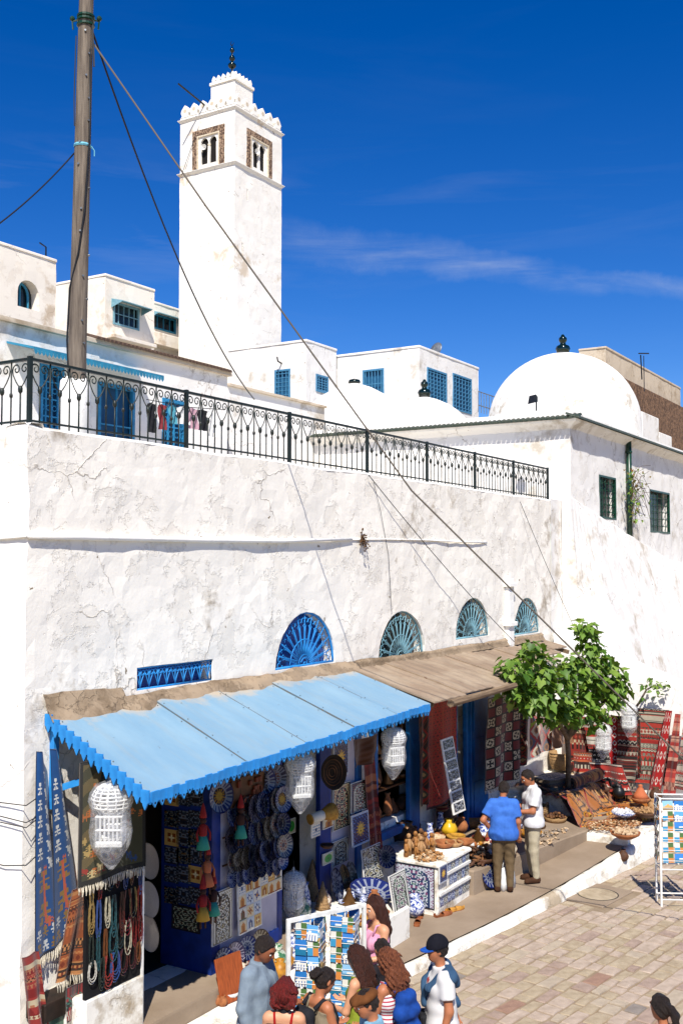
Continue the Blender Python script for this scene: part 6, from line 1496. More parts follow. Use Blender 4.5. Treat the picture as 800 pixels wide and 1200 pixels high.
rugY('narrow dark red rug hanging beside the small shop window', kilim(('#6a1614', '#84201a', '#4a1210', '#9a5a3a'), 26, 4), 425, 437, 890, 1010, WY - .2, 20, 90, .02, .25)
# framed tile panels on and around the white board
def apx(label, px0, px1, pyt, pyb, Y, colf, tilt=0.0, yaw=0.0, **k):
    a, b_, e_ = onY(px0, pyt, Y), onY(px1, pyt, Y), onY(px0, pyb, Y); return art_panel('painted_tiles', label, a.x, a.z, Y, b_.x - a.x, a.z - e_.z, colf, yaw, tilt, **k)
YL = ('#cbb98a', '#2a2420', '#8a3020', '#3f5a4a'); DK = ('#2c3038', '#c0bca8', '#7a3a30', '#8a8a70'); BL = ('#b8bcc8', '#1c2a5a', '#4a5a8a', '#6a3a3a')
apx('dark tile panel with a yellow sun high on the white board', 391, 408, 870, 912, WY - .09, suntile)
apx('cream arched tile panel with dark vines beside the drum', 391, 410, 922, 974, WY - .10, arabesque(YL, 1))
apx('grey arched lace tile panel at the right of the cream one', 412, 432, 919, 953, WY - .16, arabesque(DK, 3))
apx('square dark blue tile panel with a yellow sun below the lace one', 412, 431, 957, 993, WY - .22, suntile, -.05)
apx('small cream tile with a flower below the drum', 379, 391, 960, 972, WY - .14, tile_design(4)); apx('small cream tile beside the blue door post', 365, 375, 967, 982, WY - .12, tile_design(7))
apx('dark tile panel with a doorway design low on the white board', 390, 408, 988, 1016, WY - .10, arabesque(('#b8b4a4', '#1a1a1c', '#3a3a3a', '#5a5a50'), 4, True, 2))
def greentile(U, V): C = paint(U, H('#b0b090')); put(C, np.hypot(U - .5, V - .5) < .38, H('#1f8a2a')); put(C, np.hypot(U - .5, V - .5) < .1, H('#145a1c')); return C
apx('small tile with a bright green figure low by the blue post', 379, 390, 1002, 1014, WY - .16, greentile); apx('dim tile with a green figure inside the second doorway', 337, 346, 962, 978, WY + .3, greentile)
q = onY(383, 994, WY - .2); pot('dark brown bowl above the green tile', tuple(q), 1, 'clay_dark', .7, None, 'bowl', 'bowl')
apx('black and white tile panel with four dark bosses standing on the goods ledge', 424, 445, 997, 1036, WY - .4, arabesque(BW, 7, False, 2), -.12)
apx('tall green and white tile panel leaning at the ledge front', 456, 474, 1028, 1072, 7.42, arabesque(('#c4c6bc', '#24302e', '#5a3a5a', '#3f6a58'), 9, True, 2.4), -.18)
q = onY(452, 1004, WY - .5); put_plate('grey bowl with a dark rim hung above the goods ledge', q, .17, (-.4, -1, .25), 3, 'plates by the goods ledge')
for k, px in enumerate((397, 406, 414)):
    q = onY(px, 1036, WY - .35); t_ = thing('oval_tray', ('dark blue oval tray standing on the goods ledge, left of three', 'brown oval tray standing on the goods ledge, middle of three', 'grey patterned oval tray standing on the goods ledge, right of three')[k], 'tray', (q.x, q.y, .57)); t_.rotation_euler = (R(76), 0, R(-12)); t_.scale = (1, 2.0, 1)
    me_o = grid_print('dish', lambda u, v: (.115 * v * math.cos(2 * PI * u), .115 * (1 + v * math.sin(2 * PI * u)), .03 * v * v), 32, 9, (plate_design(21), lambda U, V: arabesque(('#3a2a1c', '#7a5a3a', '#1a1410', '#5a4a30'), 2, False)(U, V), lambda U, V: arabesque(('#4a545c', '#8a949a', '#2a3036', '#3f4a50'), 3, False)(U, V))[k], 'glaze', t_, True, thick=.006)
q = onZ(436, 1050, .6); t_ = put_plate('big blue and white platter lying on the white goods ledge', (q.x, q.y, .62), .34, (-.15, -.25, .95), 1, 'plates by the goods ledge')
# wicker cones, small white-blue cups
mat('wicker', '#a08058', .9, '#7a5c3a', 40, bump=.9, bscale=70, bdist=.01)
for px, py, h_, lab in ((366, 1058, .62, 'tall wicker cone standing in the second doorway'), (378, 1065, .38, 'small wicker cone beside the tall one')):
    q = onZ(px, py, .56 if px > 370 else .5); t_ = thing('wicker_cone', lab, 'wicker cone', (q.x, q.y, q.z)); m = MB(); m.lathe([(.17 * h_ / .6, 0), (.15 * h_ / .6, .1 * h_), (.09 * h_ / .6, .55 * h_), (.012, h_), (0, h_)], 20); m.build('body', 'wicker', t_, local=True, smooth=True)
    m = MB(); 
    for k in range(9): r_ = .17 * h_ / .6 * (1 - k / 9.5) + .004; m.tube([(r_ * math.cos(a), r_ * math.sin(a), k * h_ / 9.5) for a in [j * PI / 8 for j in range(17)]], .006, 4)
    m.build('coil', 'wicker', t_, local=True)
rnd = random.Random(12); mat('china_blue', '#2a3f8a', .2, '#d0d4dc', 40, (.45, .55)); mat('china_white', '#d6d4ce', .25, '#b9bcc4', 20)
for k in range(10):
    q = onZ(402 + (k % 5) * 6 + rnd.uniform(-1, 1), 1052 + (k // 5) * 7, .57); pot('little %s cup on the goods ledge, %s in the %s row' % (('white', 'blue')[k % 2], nth[k % 5], ('back', 'front')[k // 5]), (q.x, q.y, .57), (0, 2, 1)[k % 3], ('china_white', 'china_blue')[k % 2], rnd.uniform(.4, .6), 'little cups on the goods ledge', 'cup', 'cup')
for k, (px, py, kk, mt, s_) in enumerate(((495, 1066, 1, 'clay', 1.0), (487, 1075, 1, 'clay_dark', .9), (512, 1068, 1, 'wicker', .8), (497, 1078, 1, 'clay', .7))): pass
# ------------------------------------------------------------------ white counter with tiles
ctx0, ctx1, cty0, cty1, ctz = 14.74, 15.88, 7.36, 8.55, .84
ct = thing('tiled_counter', 'white masonry counter faced with painted tiles at the pavement edge', 'counter', (ctx0, cty0, .15))
m = MB(); m.bbox(ctx0, ctx1, cty0, cty1, .1, ctz, .02); m.bbox(ctx0 - .03, ctx1 + .03, cty0 - .03, cty1, ctz, ctz + .05, .02); m.build('body', 'whitewash_low', ct)
BLUET = []
for k in range(10):
    o = grid_print('tile', lambda u, v: (u, 0, -v), 10, 10, arabesque((('#b4bcc8', '#26407a', '#6a7aa0', '#3a3a5a'), ('#c0c0b8', '#2a4a5a', '#7a5a3a', '#27406e'))[k % 2], k * 1.3, False, 1.3 + .25 * (k % 3)), 'tile_print', None, smooth=False); BLUET.append(o.data); bpy.data.objects.remove(o)
rnd = random.Random(19)
def ctile(x, z, s_, face='R'):
    o = link('tile', rnd.choice(BLUET + TILES[2:4]), ct, True)
    if face == 'R': o.location = Vector((x, cty0 - .008, z)) - ct.location
    else: o.location = Vector((ctx0 - .008, x, z)) - ct.location; o.rotation_euler = (0, 0, -PI / 2)
    o.scale = (s_, 1, s_)
for k in range(8): ctile(ctx0 + .06 + k * .132, .83, .125)
for k in range(5): ctile(ctx0 + .38 + k * .145, .62, .135); 
for k in range(8): ctile(ctx0 + .06 + k * .132, .36, .125)
for r_ in (.66, .405):
    m = MB(); m.bbox(ctx0 + .02, ctx1 - .02, cty0 - .035, cty0, r_, r_ + .04, .005); m.build('ledge', 'white_paint', ct)
grid_print('mural', lambda u, v: (ctx0 - .012, cty0 + .75 - .7 * u, .82 - .62 * v), 36, 36, arabesque(('#b9bcc4', '#2a3a5a', '#7a4a6a', '#3f6a5a'), 6, True, 3), 'tile_print', ct)
t_ = art_panel('painted_tiles', 'purple square sun tile on the corner of the white counter', ctx0 - .03, .86, cty0 - .05, .25, .25, suntile)
# goods on the counter
rnd = random.Random(51)
mat('shell_tan', '#b08a60', .7, '#8a6238', 25); mat('shell_pale', '#cdb595', .7, '#a8865e', 25); mat('wood_toy', '#a8743c', .6, '#7a4c22', 20); mat('yellow_glaze', '#c9a020', .3); mat('cone_brown', '#7a5230', .8, '#5a3a20', 20)
def pile(name, label, cx, cy, z, rx, ry, hz, n, mts, smin, smax, cat, seed, ang_=0.0):
    rn = random.Random(seed); m = MB()
    for k in range(n):
        a = rn.uniform(0, 2 * PI); f = math.sqrt(rn.random()); ex, ey = f * rx * math.cos(a), f * ry * math.sin(a); x = cx + ex * math.cos(ang_) - ey * math.sin(ang_); y = cy + ex * math.sin(ang_) + ey * math.cos(ang_); h = hz * (1 - f * f) * rn.uniform(.4, 1)
        s_ = rn.uniform(smin, smax); mt = Matrix.Rotation(rn.uniform(0, 6), 3, 'Z') @ Matrix.Rotation(PI / 2 + rn.uniform(-.5, .5), 3, 'X'); mm = MB(); mm.lathe([(.004, -1), (.28, -.7), (.42, 0), (.3, .6), (.004, 1)], 6); m.mi = rn.randrange(len(mts))
        m.add([(x + (mt @ Vector(v)).x * s_, y + (mt @ Vector(v)).y * s_, z + h + s_ * .3 + (mt @ Vector(v)).z * s_) for v in mm.v], mm.f)
    o = m.build(name, mts, None, smooth=True); return tag(o, label, cat, None, 'stuff')
pile('trinket_heap', 'heap of small tan shells and wooden trinkets on the white counter', 14.98, 7.62, ctz + .05, .28, .2, .1, 150, ['shell_tan', 'shell_pale', 'wood_toy'], .025, .05, 'trinkets', 2)
def figurine(label, loc, s, mt, seed):
    rn = random.Random(seed); t_ = thing('wooden_figurine', label, 'figurine', loc, rn.uniform(-.6, .6), 'wooden figurines on the counter'); h = s
    m = MB(); m.tube([(0, 0, 0), (.02 * s, 0, h * .45), (-.01 * s, 0, h * .75)], [h * .13, h * .15, h * .09], 8); m.build('torso', mt, t_, local=True, smooth=True); m = MB(); m.sphere((0, 0, h * .88), h * .11, 8, 6, (1, 1, 1.2)); m.build('head', mt, t_, local=True, smooth=True)
    for sg in (-1, 1): m = MB(); m.tube([(sg * h * .1, 0, h * .68), (sg * h * .22, -.02, h * .45), (sg * h * .12, -.05, h * .35)], [h * .045, h * .04, h * .03], 6); m.build('arm', mt, t_, local=True, smooth=True)
for k in range(14):
    q = Vector((14.86 + .09 * (k % 7) + rnd.uniform(-.02, .02), 7.78 + .16 * (k // 7) + rnd.uniform(-.03, .03), ctz + .05)); figurine('carved wooden figurine, %s from the left in the %s row on the counter' % (nth[k % 7], ('front', 'back')[k // 7]), tuple(q), rnd.uniform(.22, .34), rnd.choice(('wood_toy', 'cone_brown', 'shell_tan')), k)
for k, (px, py, kk, mt, s_, lab) in enumerate(((509, 987, 1, 'shell_pale', 1.2, 'pale round clay plate standing among the counter figurines'), (520, 993, 1, 'clay', 1.2, 'shallow clay bowl at the counter middle'), (526, 980, 0, 'yellow_glaze', 1.3, 'bright yellow glazed pot on the counter'), (534, 985, 1, 'drum_yellow', 1.1, 'ochre bowl at the right of the yellow pot'), (540, 975, 0, 'clay', 1.1, 'brown jug at the right end of the counter'), (532, 992, 1, 'shell_tan', 1.0, 'tan dish at the front of the counter right end'), (516, 975, 2, 'china_blue', 1.1, 'blue vase behind the counter figurines'), (522, 966, 0, 'clay_dark', 1.5, 'dark clay jar behind the yellow pot'), (545, 990, 1, 'clay', 1.0, 'clay bowl at the counter right corner'))):
    q = onZ(px, py, ctz + .05); pot(lab, (q.x, min(q.y, 8.4), ctz + .05), kk, mt, s_, None, 'pot' if kk != 1 else 'bowl', 'pot' if kk != 1 else 'bowl')
# gourds and dark wares behind the counter
for k in range(9):
    q = onZ(450 + (k % 5) * 9 + (k // 5) * 4, 978 - (k // 5) * 10, .95); pot('dark gourd on the ledge under the shop window, %s in the %s row' % (nth[k % 5], ('front', 'back')[k // 5]), (q.x, q.y, .8), (0, 3, 0)[k % 3], ('clay_dark', 'brass_dark')[k % 2], rnd.uniform(1.2, 1.7), 'gourds under the shop window')
slab('window_ledge', [(14.9, 8.0), (17.0, 7.95), (17.0, 8.63), (14.9, 8.63)], .5, .8, 'cement')
# shoes at the foot of the counter
mat('slipper_yellow', '#c08a3a', .6, '#a06e28', 12); mat('slipper_tan', '#9a5a34', .6, '#7a4424', 12); mat('leaf_green_glaze', '#1f5a34', .3)
def slipper(label, loc, yaw, mt, s=.27):
    t_ = thing('slipper', label, 'slipper', loc, yaw, 'leather slippers at the counter'); m = MB(); rings = []
    for x, w_, h_ in ((0, .03, .03), (.06, .042, .035), (.3, .04, .03), (.55, .045, .032), (.8, .046, .03), (1.0, .02, .035), (1.08, .004, .05)): rings.append([(x * s, -w_, .0), (x * s, w_, .0), (x * s, w_ * .95, .012), (x * s, -w_ * .95, .012)])
    m.loft(rings, True, True); m.build('sole', 'slipper_tan', t_, local=True); m = MB(); rings = []
    for x, w_, h_ in ((.48, .046, .05), (.6, .048, .055), (.8, .045, .045), (.95, .028, .035), (1.06, .008, .045)): rings.append([(x * s, w_ * math.cos(a), .01 + h_ * math.sin(a)) for a in [PI * k / 6 for k in range(7)]])
    m.loft(rings, closed=False); m.build('upper', mt, t_, local=True, smooth=True); m = MB(); m.loft([[(x * s, sg * .043, .008), (x * s, sg * .047, .04)] for sg in (1, -1) for x in ((.5, .25, .02) if sg == 1 else (.02, .25, .5))], closed=False); m.build('heel_band', mt, t_, local=True)
for k, (px, py, yw, mt, lab) in enumerate(((500, 1068, .6, 'slipper_tan', 'tan slipper left of the counter foot, back one'), (492, 1074, .5, 'slipper_tan', 'tan slipper left of the counter foot, middle one'), (488, 1083, .4, 'slipper_tan', 'tan slipper left of the counter foot, front one'), (509, 1072, -.5, 'slipper_tan', 'brown slipper at the counter corner'), (518, 1068, -.4, 'slipper_yellow', 'yellow slipper right of the counter corner, left of a pair'), (524, 1066, -.5, 'slipper_yellow', 'yellow slipper right of the counter corner, right of a pair'))):
    q = onZ(px, py, .15); slipper(lab, (q.x, q.y, ped_z(q.x) + .003), yw, mt, .3)
q = onZ(486, 1072, .15); pot('blue and white jar on the kerb left of the slippers', (q.x, q.y, .14), 0, 'china_blue', 1.4, None, 'jar', 'jar'); q = onZ(499, 1066, .15); pot('dark green glazed leaf dish standing by the counter', (q.x, q.y + .1, .2), 2, 'leaf_green_glaze', .9, None, 'dish', 'dish', .3)
# ------------------------------------------------------------------ right shop front: red rugs, door, tile ladder
rugY('dark medallion carpet strip hanging left of the red carpet', dark_medallion, 489, 500, 828, 945, WY - .35, 24, 100, .04, .0)
rugY('tall brick red carpet with small dots hanging beside the blue door', red_dotted, 499, 533, 826, 950, WY - .30, 60, 130, .03)
dr = thing('shop_entrance', 'blue painted shop door standing open between the red carpets', 'door', (18.6, WY, .5))
a, b_ = onY(552, 900, WY - .12), onY(572, 900, WY - .12)
m = MB(); m.bbox(a.x, b_.x, WY - .12, WY - .05, .52, 3.1, .01); m.build('leaf', 'paint_blue', dr); 
for z in (.7, 1.5, 2.3): m = MB(); m.bbox(a.x + .1, b_.x - .1, WY - .135, WY - .12, z, z + .65, .01); m.build('panel', 'paint_blue', dr)
a2 = onY(535, 900, WY - .06); m = MB(); m.bbox(a2.x - .1, a2.x, WY - .08, WY, .52, 3.1, .01); m.bbox(a.x - .14, a.x - .02, WY - .1, WY - .01, .52, 3.1, .01); m.build('jamb', 'paint_blue', dr)
GREYT = []
for k in range(3):
    o = grid_print('tile', lambda u, v: (u, 0, -v), 14, 10, arabesque(('#6f7480', '#24262c', '#a8a8a8', '#3a3f4a'), k * 2 + 1, False, 2.2), 'tile_print', None, smooth=False); GREYT.append(o.data); bpy.data.objects.remove(o)
q = onY(525, 868, 7.95); tl = thing('tile_ladder', 'tall white board of grey patterned tiles leaning before the red carpet', 'tile board', (q.x, 7.8, .8)); tl.rotation_euler = (R(-9), R(-4), R(-8))
a = onY(525, 868, 7.8); e_ = onY(531, 955, 7.8); hT = a.z - e_.z; m = MB(); m.bbox(0, .36, .0, .03, 0, hT, .005); m.build('board', 'white_paint', tl, local=True); tl.location = (e_.x - .02, 7.78, e_.z)
for k in range(7):
    o = link('tile', GREYT[k % 3], tl, True); o.location = (.035, -.004, hT - .03 - k * hT / 7.2); o.scale = (.29, 1, hT / 7.2 - .03)
rugY('patchwork carpet of dark red and cream squares hanging right of the blue door', patchwork(5, 9, 4), 570, 606, 818, 925, WY - .45, 60, 108, .06, -.15, fr_len=.06)
rugY('orange patterned strip of carpet hanging behind the patchwork carpet', dark_medallion, 603, 617, 830, 900, WY - .2, 24, 70, .03)
rugY('red kilim of big diamonds hanging behind the fig tree trunk', red_diamond, 620, 647, 832, 888, WY - .6, 50, 60, .03)
rugY('plain tan hide hanging right of the diamond kilim', lambda U, V: paint(U, H('#8a5c3a')), 646, 666, 838, 878, WY - .8, 20, 20, .05, name='leather_hide', cat='hide')
# baskets
def basket(label, loc, r_, h_, group=None, fill=None):
    t_ = thing('basket', label, 'basket', loc, 0, group); m = MB(); m.lathe([(0, 0), (r_ * .8, 0), (r_ * .95, h_ * .4), (r_, h_), (r_ * .94, h_), (r_ * .88, h_ * .45), (r_ * .7, .03), (0, .03)], 28, cap=False); m.build('body', 'wicker', t_, local=True, smooth=True)
    m = MB()
    for k in range(6): rr = r_ * (.8 + .2 * (k / 5) ** .6) + .004; m.tube([(rr * math.cos(a), rr * math.sin(a), .02 + (h_ - .02) * k / 5) for a in [j * PI / 12 for j in range(25)]], .009, 4)
    m.build('band', 'wicker', t_, local=True)
    for sg in (-1, 1): m = MB(); m.tube([(r_ * .35 * math.cos(a), sg * r_ * .9, h_ + r_ * .4 * math.sin(a)) for a in [PI * k / 8 for k in range(9)]], .012, 5); m.build('handle', 'wicker', t_, local=True)
    return t_
q = onZ(659, 903, .92); basket('big wicker basket on the rug platform under the fig tree', (q.x, q.y, .96), .30, .36)
q = onZ(553, 968, .52); basket('round open basket on the step between counter and the blue shirted man', (q.x, q.y, .53), .27, .2)
# table of yellow pottery by the door
q = onZ(541, 950, .52); t_ = thing('low_table', 'low round table of pottery before the blue door', 'table', (q.x, q.y - .1, .52)); m = MB(); m.lathe([(.0, .38), (.36, .38), (.37, .42), (.36, .44), (0, .44)], 24); m.build('top', 'wood_brown', t_, local=True)
for k in range(3): m = MB(); m.tube([(.25 * math.cos(k * 2.1), .25 * math.sin(k * 2.1), 0), (.2 * math.cos(k * 2.1), .2 * math.sin(k * 2.1), .38)], .025, 6); m.build('leg', 'wood_brown', t_, local=True)
rnd = random.Random(66)
for k in range(9):
    a = k * .7; r2 = .1 + .2 * ((k * 37) % 10) / 10; pot('%s on the low pottery table, %s going round' % (('ochre bowl', 'white cup', 'yellow pot')[k % 3], nth[k]), (q.x + r2 * math.cos(a), q.y - .1 + r2 * math.sin(a), .965), (1, 0, 3)[k % 3], ('drum_yellow', 'china_white', 'slipper_yellow')[k % 3], rnd.uniform(.6, .9), 'pottery on the low table')
# dark bags and wares at the step behind the men
for k, (px, py, kk, mt, s_, lab) in enumerate(((553, 1008, 1, 'clay', 1.5, 'orange clay bowl on the step left of the blue shirted man'), (566, 1012, 1, 'clay_dark', 1.3, 'dark bowl at the step edge near the man in blue'), (572, 1000, 1, 'china_white', 1.2, 'white patterned bowl by the blue shirted man'), (568, 985, 0, 'china_blue', 1.5, 'blue jar on the step behind the man in blue'), (580, 975, 0, 'clay_dark', 1.6, 'dark jar on the step behind the man in blue'), (560, 990, 3, 'brass_dark', 1.5, 'brass lidded pot on the step'), (577, 990, 0, 'clay', 1.3, 'rust red jar on the step behind the man in blue'))):
    q = onZ(px, py, .52); pot(lab, (q.x, max(q.y, 7.15), .525), kk, mt, s_)
q = onZ(566, 1040, .15); put_plate('blue patterned plate leaning on the step by the man in blue', (q.x, 7.2, .36), .2, (-.4, -1, .35), 2, 'plates at the step')
pile('dark_wares', 'heap of dark small wares on the step between counter and men', 16.35, 7.55, .52, .5, .28, .22, 160, ['clay_dark', 'brass_dark', 'cone_brown', 'void_dark'], .04, .08, 'wares', 5)
# ------------------------------------------------------------------ rug stall on the right
rugX('wide striped kilim in red, black and white hung at the right', kilim(('#3a302a', '#b8ae98', '#a02a24', '#4a4a3c', '#b03a2e', '#7a786a'), 26, 21, k0=8), 742, 784, 829, 916, RX - .12, 70, 120, .03, 0)
rugX('bright red rug with white marks slanting beside the wide striped kilim', red_white, 776, 791, 832, 938, RX - .3, 30, 90, .03, .35, .5)
rugX('pink red patterned rug hung right of the bright red one', kilim(('#a83a34', '#c05a48', '#8a2420', '#5a1814', '#c0907a'), 20, 22), 787, 801, 836, 930, RX - .34, 30, 90, .03, .2, .45)
rugX('grey and red narrow striped kilim at the right edge', kilim(('#a89e90', '#a0342c', '#4a403a', '#b8aa98'), 30, 23), 797, 818, 836, 925, RX - .36, 40, 90, .03, .15, .5)
rugX('dark brown striped rug left of the wide striped kilim', kilim(('#3a2c28', '#7a5a48', '#9a3028', '#a89e8c', '#2a2220'), 24, 24), 716, 746, 838, 905, RX - .25, 50, 90, .04, 0)
rugX('bright red and white rug behind the hanging cage lantern', red_white, 702, 723, 838, 900, RX - .32, 40, 80, .04, 0, fr_len=.05)
rugX('black and white striped rug slanting left of the red and white one', kilim(('#2a2624', '#c0baac', '#3a3430', '#a83428'), 22, 25), 683, 706, 842, 912, RX - .5, 40, 80, .04, -.25)
rugX('black red and cream striped rug heaped over the lower left of the stall', kilim(('#b03a30', '#c8c0b0', '#2a2422', '#8a2c24'), 14, 26), 692, 730, 892, 925, RX - .9, 40, 40, .10, -.2)
# orange rug spread from platform over the floor and kerb
def opos(u, v):
    A_, B_, C_, D2 = Vector((20.3, 8.2, 1.0)), Vector((22.7, 6.35, 1.0)), Vector((21.0, 5.72, .49)), Vector((19.5, 6.75, .49))
    l = A_.lerp(D2, v); r_ = B_.lerp(C_, v); p = l.lerp(r_, u); base_z = .915 if p.y > 7.1 else max(.485, .915 - (7.1 - p.y) * 1.6)
    p.z = base_z + .05 + .075 * fr(u * 3, v * 3, 0, 1.2, 4) + .03 * math.sin(v * 30 + u * 6) * (v < .6); p.z = max(p.z, base_z + .008)
    if v > .97: p.z = base_z - .0
    return tuple(p)
rug('orange rug with dark diamonds spread over the stall floor', orange_rug, opos, 100, 120, .0, th=.012, name='floor_rug')
def opos2(u, v):
    p0 = Vector((20.75 + .75 * u, 5.72 - .09 * u, .50)); out = Vector((-.12, -1, 0)).normalized()
    return tuple(p0 + (out * (.16 * v) + Vector((0, 0, .02)) if v < .4 else out * (.075 + .02 * math.sin(u * 9)) + Vector((0, 0, .02 - (v - .4) * .55))))
rug('end of the orange rug hanging over the white kerb by the postcard stand', orange_rug, opos2, 40, 30, .0, th=.01, name='floor_rug')
rug('striped orange shawl heaped on the platform beside the basket', kilim(('#8a4a1c', '#5a2a14', '#a86a2c', '#2a1a12'), 20, 31), lambda u, v: (20.15 + 1.0 * u - .25 * v, 8.35 - 1.3 * v, .99 + .10 * math.sin(u * 6 + v * 4) - (.35 * max(0, v - .75) * 4 if v > .75 else 0)), 40, 50, .0, name='shawl', cat='shawl')
pile('shell_heap', 'spread of small brown shells and beads on the orange rug', 20.0, 6.3, .53, .62, .34, .05, 420, ['shell_tan', 'cone_brown', 'shell_pale', 'clay'], .02, .045, 'shells', 8, -.5)
def dish(label, px, py, z, r_, mt, fillm=None, seed=1):
    q = onZ(px, py, z); t_ = thing('dish', label, 'dish', (q.x, q.y, z)); m = MB(); m.lathe([(0, 0), (r_ * .5, 0), (r_ * .9, r_ * .22), (r_, r_ * .4), (r_ * .95, r_ * .4), (r_ * .8, r_ * .22), (0, .03)], 26, cap=False); m.build('bowl', mt, t_, local=True, smooth=True)
    if fillm:
        rn = random.Random(seed); m = MB()
        for k in range(70):
            a = rn.uniform(0, 6.3); f = math.sqrt(rn.random()) * r_ * .85; m.sphere((f * math.cos(a), f * math.sin(a), r_ * .3 + rn.uniform(0, .05)), rn.uniform(.02, .035), 5, 4)
        o = m.build('contents', fillm, t_, local=True); o['kind'] = 'stuff'
dish('wooden dish of shells at the front of the orange rug', 732, 982, .56, .27, 'clay', 'shell_pale', 3)
dish('dark flat dish of beads before the tagine', 757, 957, .62, .29, 'clay_dark', 'shell_tan', 4)
dish('big blue and white bowl on the orange rug', 730, 957, .62, .23, 'china_blue', 'china_white', 5)
q = onZ(750, 940, .66); t_ = thing('tagine', 'orange clay tagine pot with a conical lid on the rug stall', 'tagine', (q.x, q.y, .66)); m = MB(); m.lathe([(0, 0), (.14, 0), (.19, .06), (.18, .09), (0, .09)], 20); m.build('base', 'clay', t_, local=True, smooth=True); m = MB(); m.lathe([(.17, .09), (.12, .16), (.06, .27), (.035, .31), (.05, .34), (0, .36)], 20); m.build('lid', 'doll_orange', t_, local=True, smooth=True)
for k, (px, py, kk, mt, s_, lab) in enumerate(((738, 925, 2, 'lamp_black', 1.5, 'black bottle at the foot of the striped rugs'), (744, 918, 0, 'lamp_black', 1.4, 'black jar at the foot of the striped rugs'), (757, 922, 2, 'china_white', 1.2, 'white vase at the foot of the striped rugs'), (768, 938, 0, 'clay_dark', 1.2, 'dark jar right of the tagine'), (765, 950, 0, 'shell_tan', 1.0, 'small tan jar right of the tagine'), (725, 935, 0, 'lamp_black', 1.2, 'black pot behind the blue and white bowl'))):
    q = onZ(px, py, .66); pot(lab, (q.x, q.y, .66), kk, mt, s_)
# stones and sandals on the step
pile('sandal_heap', 'row of small grey shells laid on the step under the tree', 18.75, 7.1, .52, .6, .16, .03, 70, ['shell_pale', 'cement', 'paver_5'], .03, .055, 'shells', 15, -.35)
pile('sandal_heap', 'scatter of grey shells on the step nearer the white shirted man', 18.2, 6.95, .52, .35, .12, .02, 40, ['shell_pale', 'cement'], .03, .05, 'shells', 16, -.35)
# stool behind the man in white
q = Vector((20.0, 7.9, .52))
# small brown vase on the kerb
q = onZ(727, 1003, .25); pot('small brown vase in a niche of the white kerb', (q.x, q.y - .04, .17), 0, 'clay_dark', .9, None, 'vase', 'vase')
# hat on top of the hung rugs
t_ = thing('straw_hat', 'dark straw hat resting above the hung rugs', 'hat', tuple(onX(731, 832, RX - .5))); m = MB(); m.lathe([(.26, 0), (.25, .01), (.14, .03), (.12, .12), (.08, .16), (0, .17)], 20); m.build('crown', 'wicker_dark', t_, local=True, smooth=True)

# ------------------------------------------------------------------ goods at the foot of the plate pier
q = onZ(247, 1150, .24); t_ = thing('wooden_board', 'plain orange wooden board leaning on the pier foot', 'board', (10.15, 7.88, .25)); t_.rotation_euler = (R(-14), 0, R(-8)); mat('wood_orange', '#9a4a1e', .6, '#7a3814', 6, vec_scale=(8, 1, 1)); m = MB(); m.bbox(0, .42, 0, .03, 0, .52, .006); m.build('panel', 'wood_orange', t_, local=True)
mat('pot_pattern', '#c8bca8', .4, '#6a3024', 22, (.47, .53)); mat('pot_green', '#3a6a4a', .3, '#c0c4b0', 18, (.45, .55)); mat('pot_ochre', '#b07a24', .45, '#8a5a18', 14)
for k, (px, py, kk, mt, s_, lab) in enumerate(((253, 1148, 0, 'pot_pattern', 1.4, 'red and cream patterned jar by the orange board'), (265, 1140, 0, 'pot_pattern', 1.2, 'cream jar with dark mouth by the pier foot, back one'), (265, 1150, 0, 'china_white', 1.1, 'cream jar with dark mouth by the pier foot, front one'), (258, 1160, 1, 'pot_ochre', 1.0, 'ochre bowl in front of the patterned jar'), (264, 1163, 1, 'china_white', 1.2, 'white flat bowl in front of the cream jars'), (255, 1172, 0, 'clay', .55, 'tiny brown pot at the ledge front, left one'), (261, 1173, 0, 'clay', .55, 'tiny brown pot at the ledge front, right one'), (276, 1120, 0, 'pot_green', 1.4, 'green and white jar beside the grey shirted man'), (268, 1118, 0, 'clay_dark', 1.2, 'dark jar at the pier foot'), (318, 1110, 0, 'pot_pattern', 1.6, 'patterned brown jar right of the grey shirted man'), (328, 1118, 2, 'china_blue', 1.2, 'blue bottle by the postcard stand'), (322, 1130, 1, 'pot_ochre', 1.5, 'large ochre dish right of the grey shirted man'), (330, 1102, 1, 'pot_ochre', 1.5, 'ochre dish by the pier right foot'), (318, 1140, 0, 'slipper_yellow', 1.0, 'yellow pot behind the red haired woman'), (328, 1140, 0, 'pot_ochre', 1.0, 'ochre pot by the postcard stand foot'))):
    q = onZ(px, py, .30); pot(lab, (q.x, min(q.y, 8.0), .245), kk, mt, s_)
for k, (px, py, mt) in enumerate(((456, 1085, 'slipper_yellow'), (463, 1092, 'pot_ochre'), (470, 1090, 'slipper_tan'), (462, 1080, 'slipper_tan'))):
    q = onZ(px, py, .56); pot('wooden bowl on the ledge right of the pink topped woman, %s' % ('left one', 'front one', 'right one', 'back one')[k], (q.x, max(q.y, 7.4), .565), 1, mt, 1.1, 'wooden bowls on the ledge', 'bowl', 'bowl')

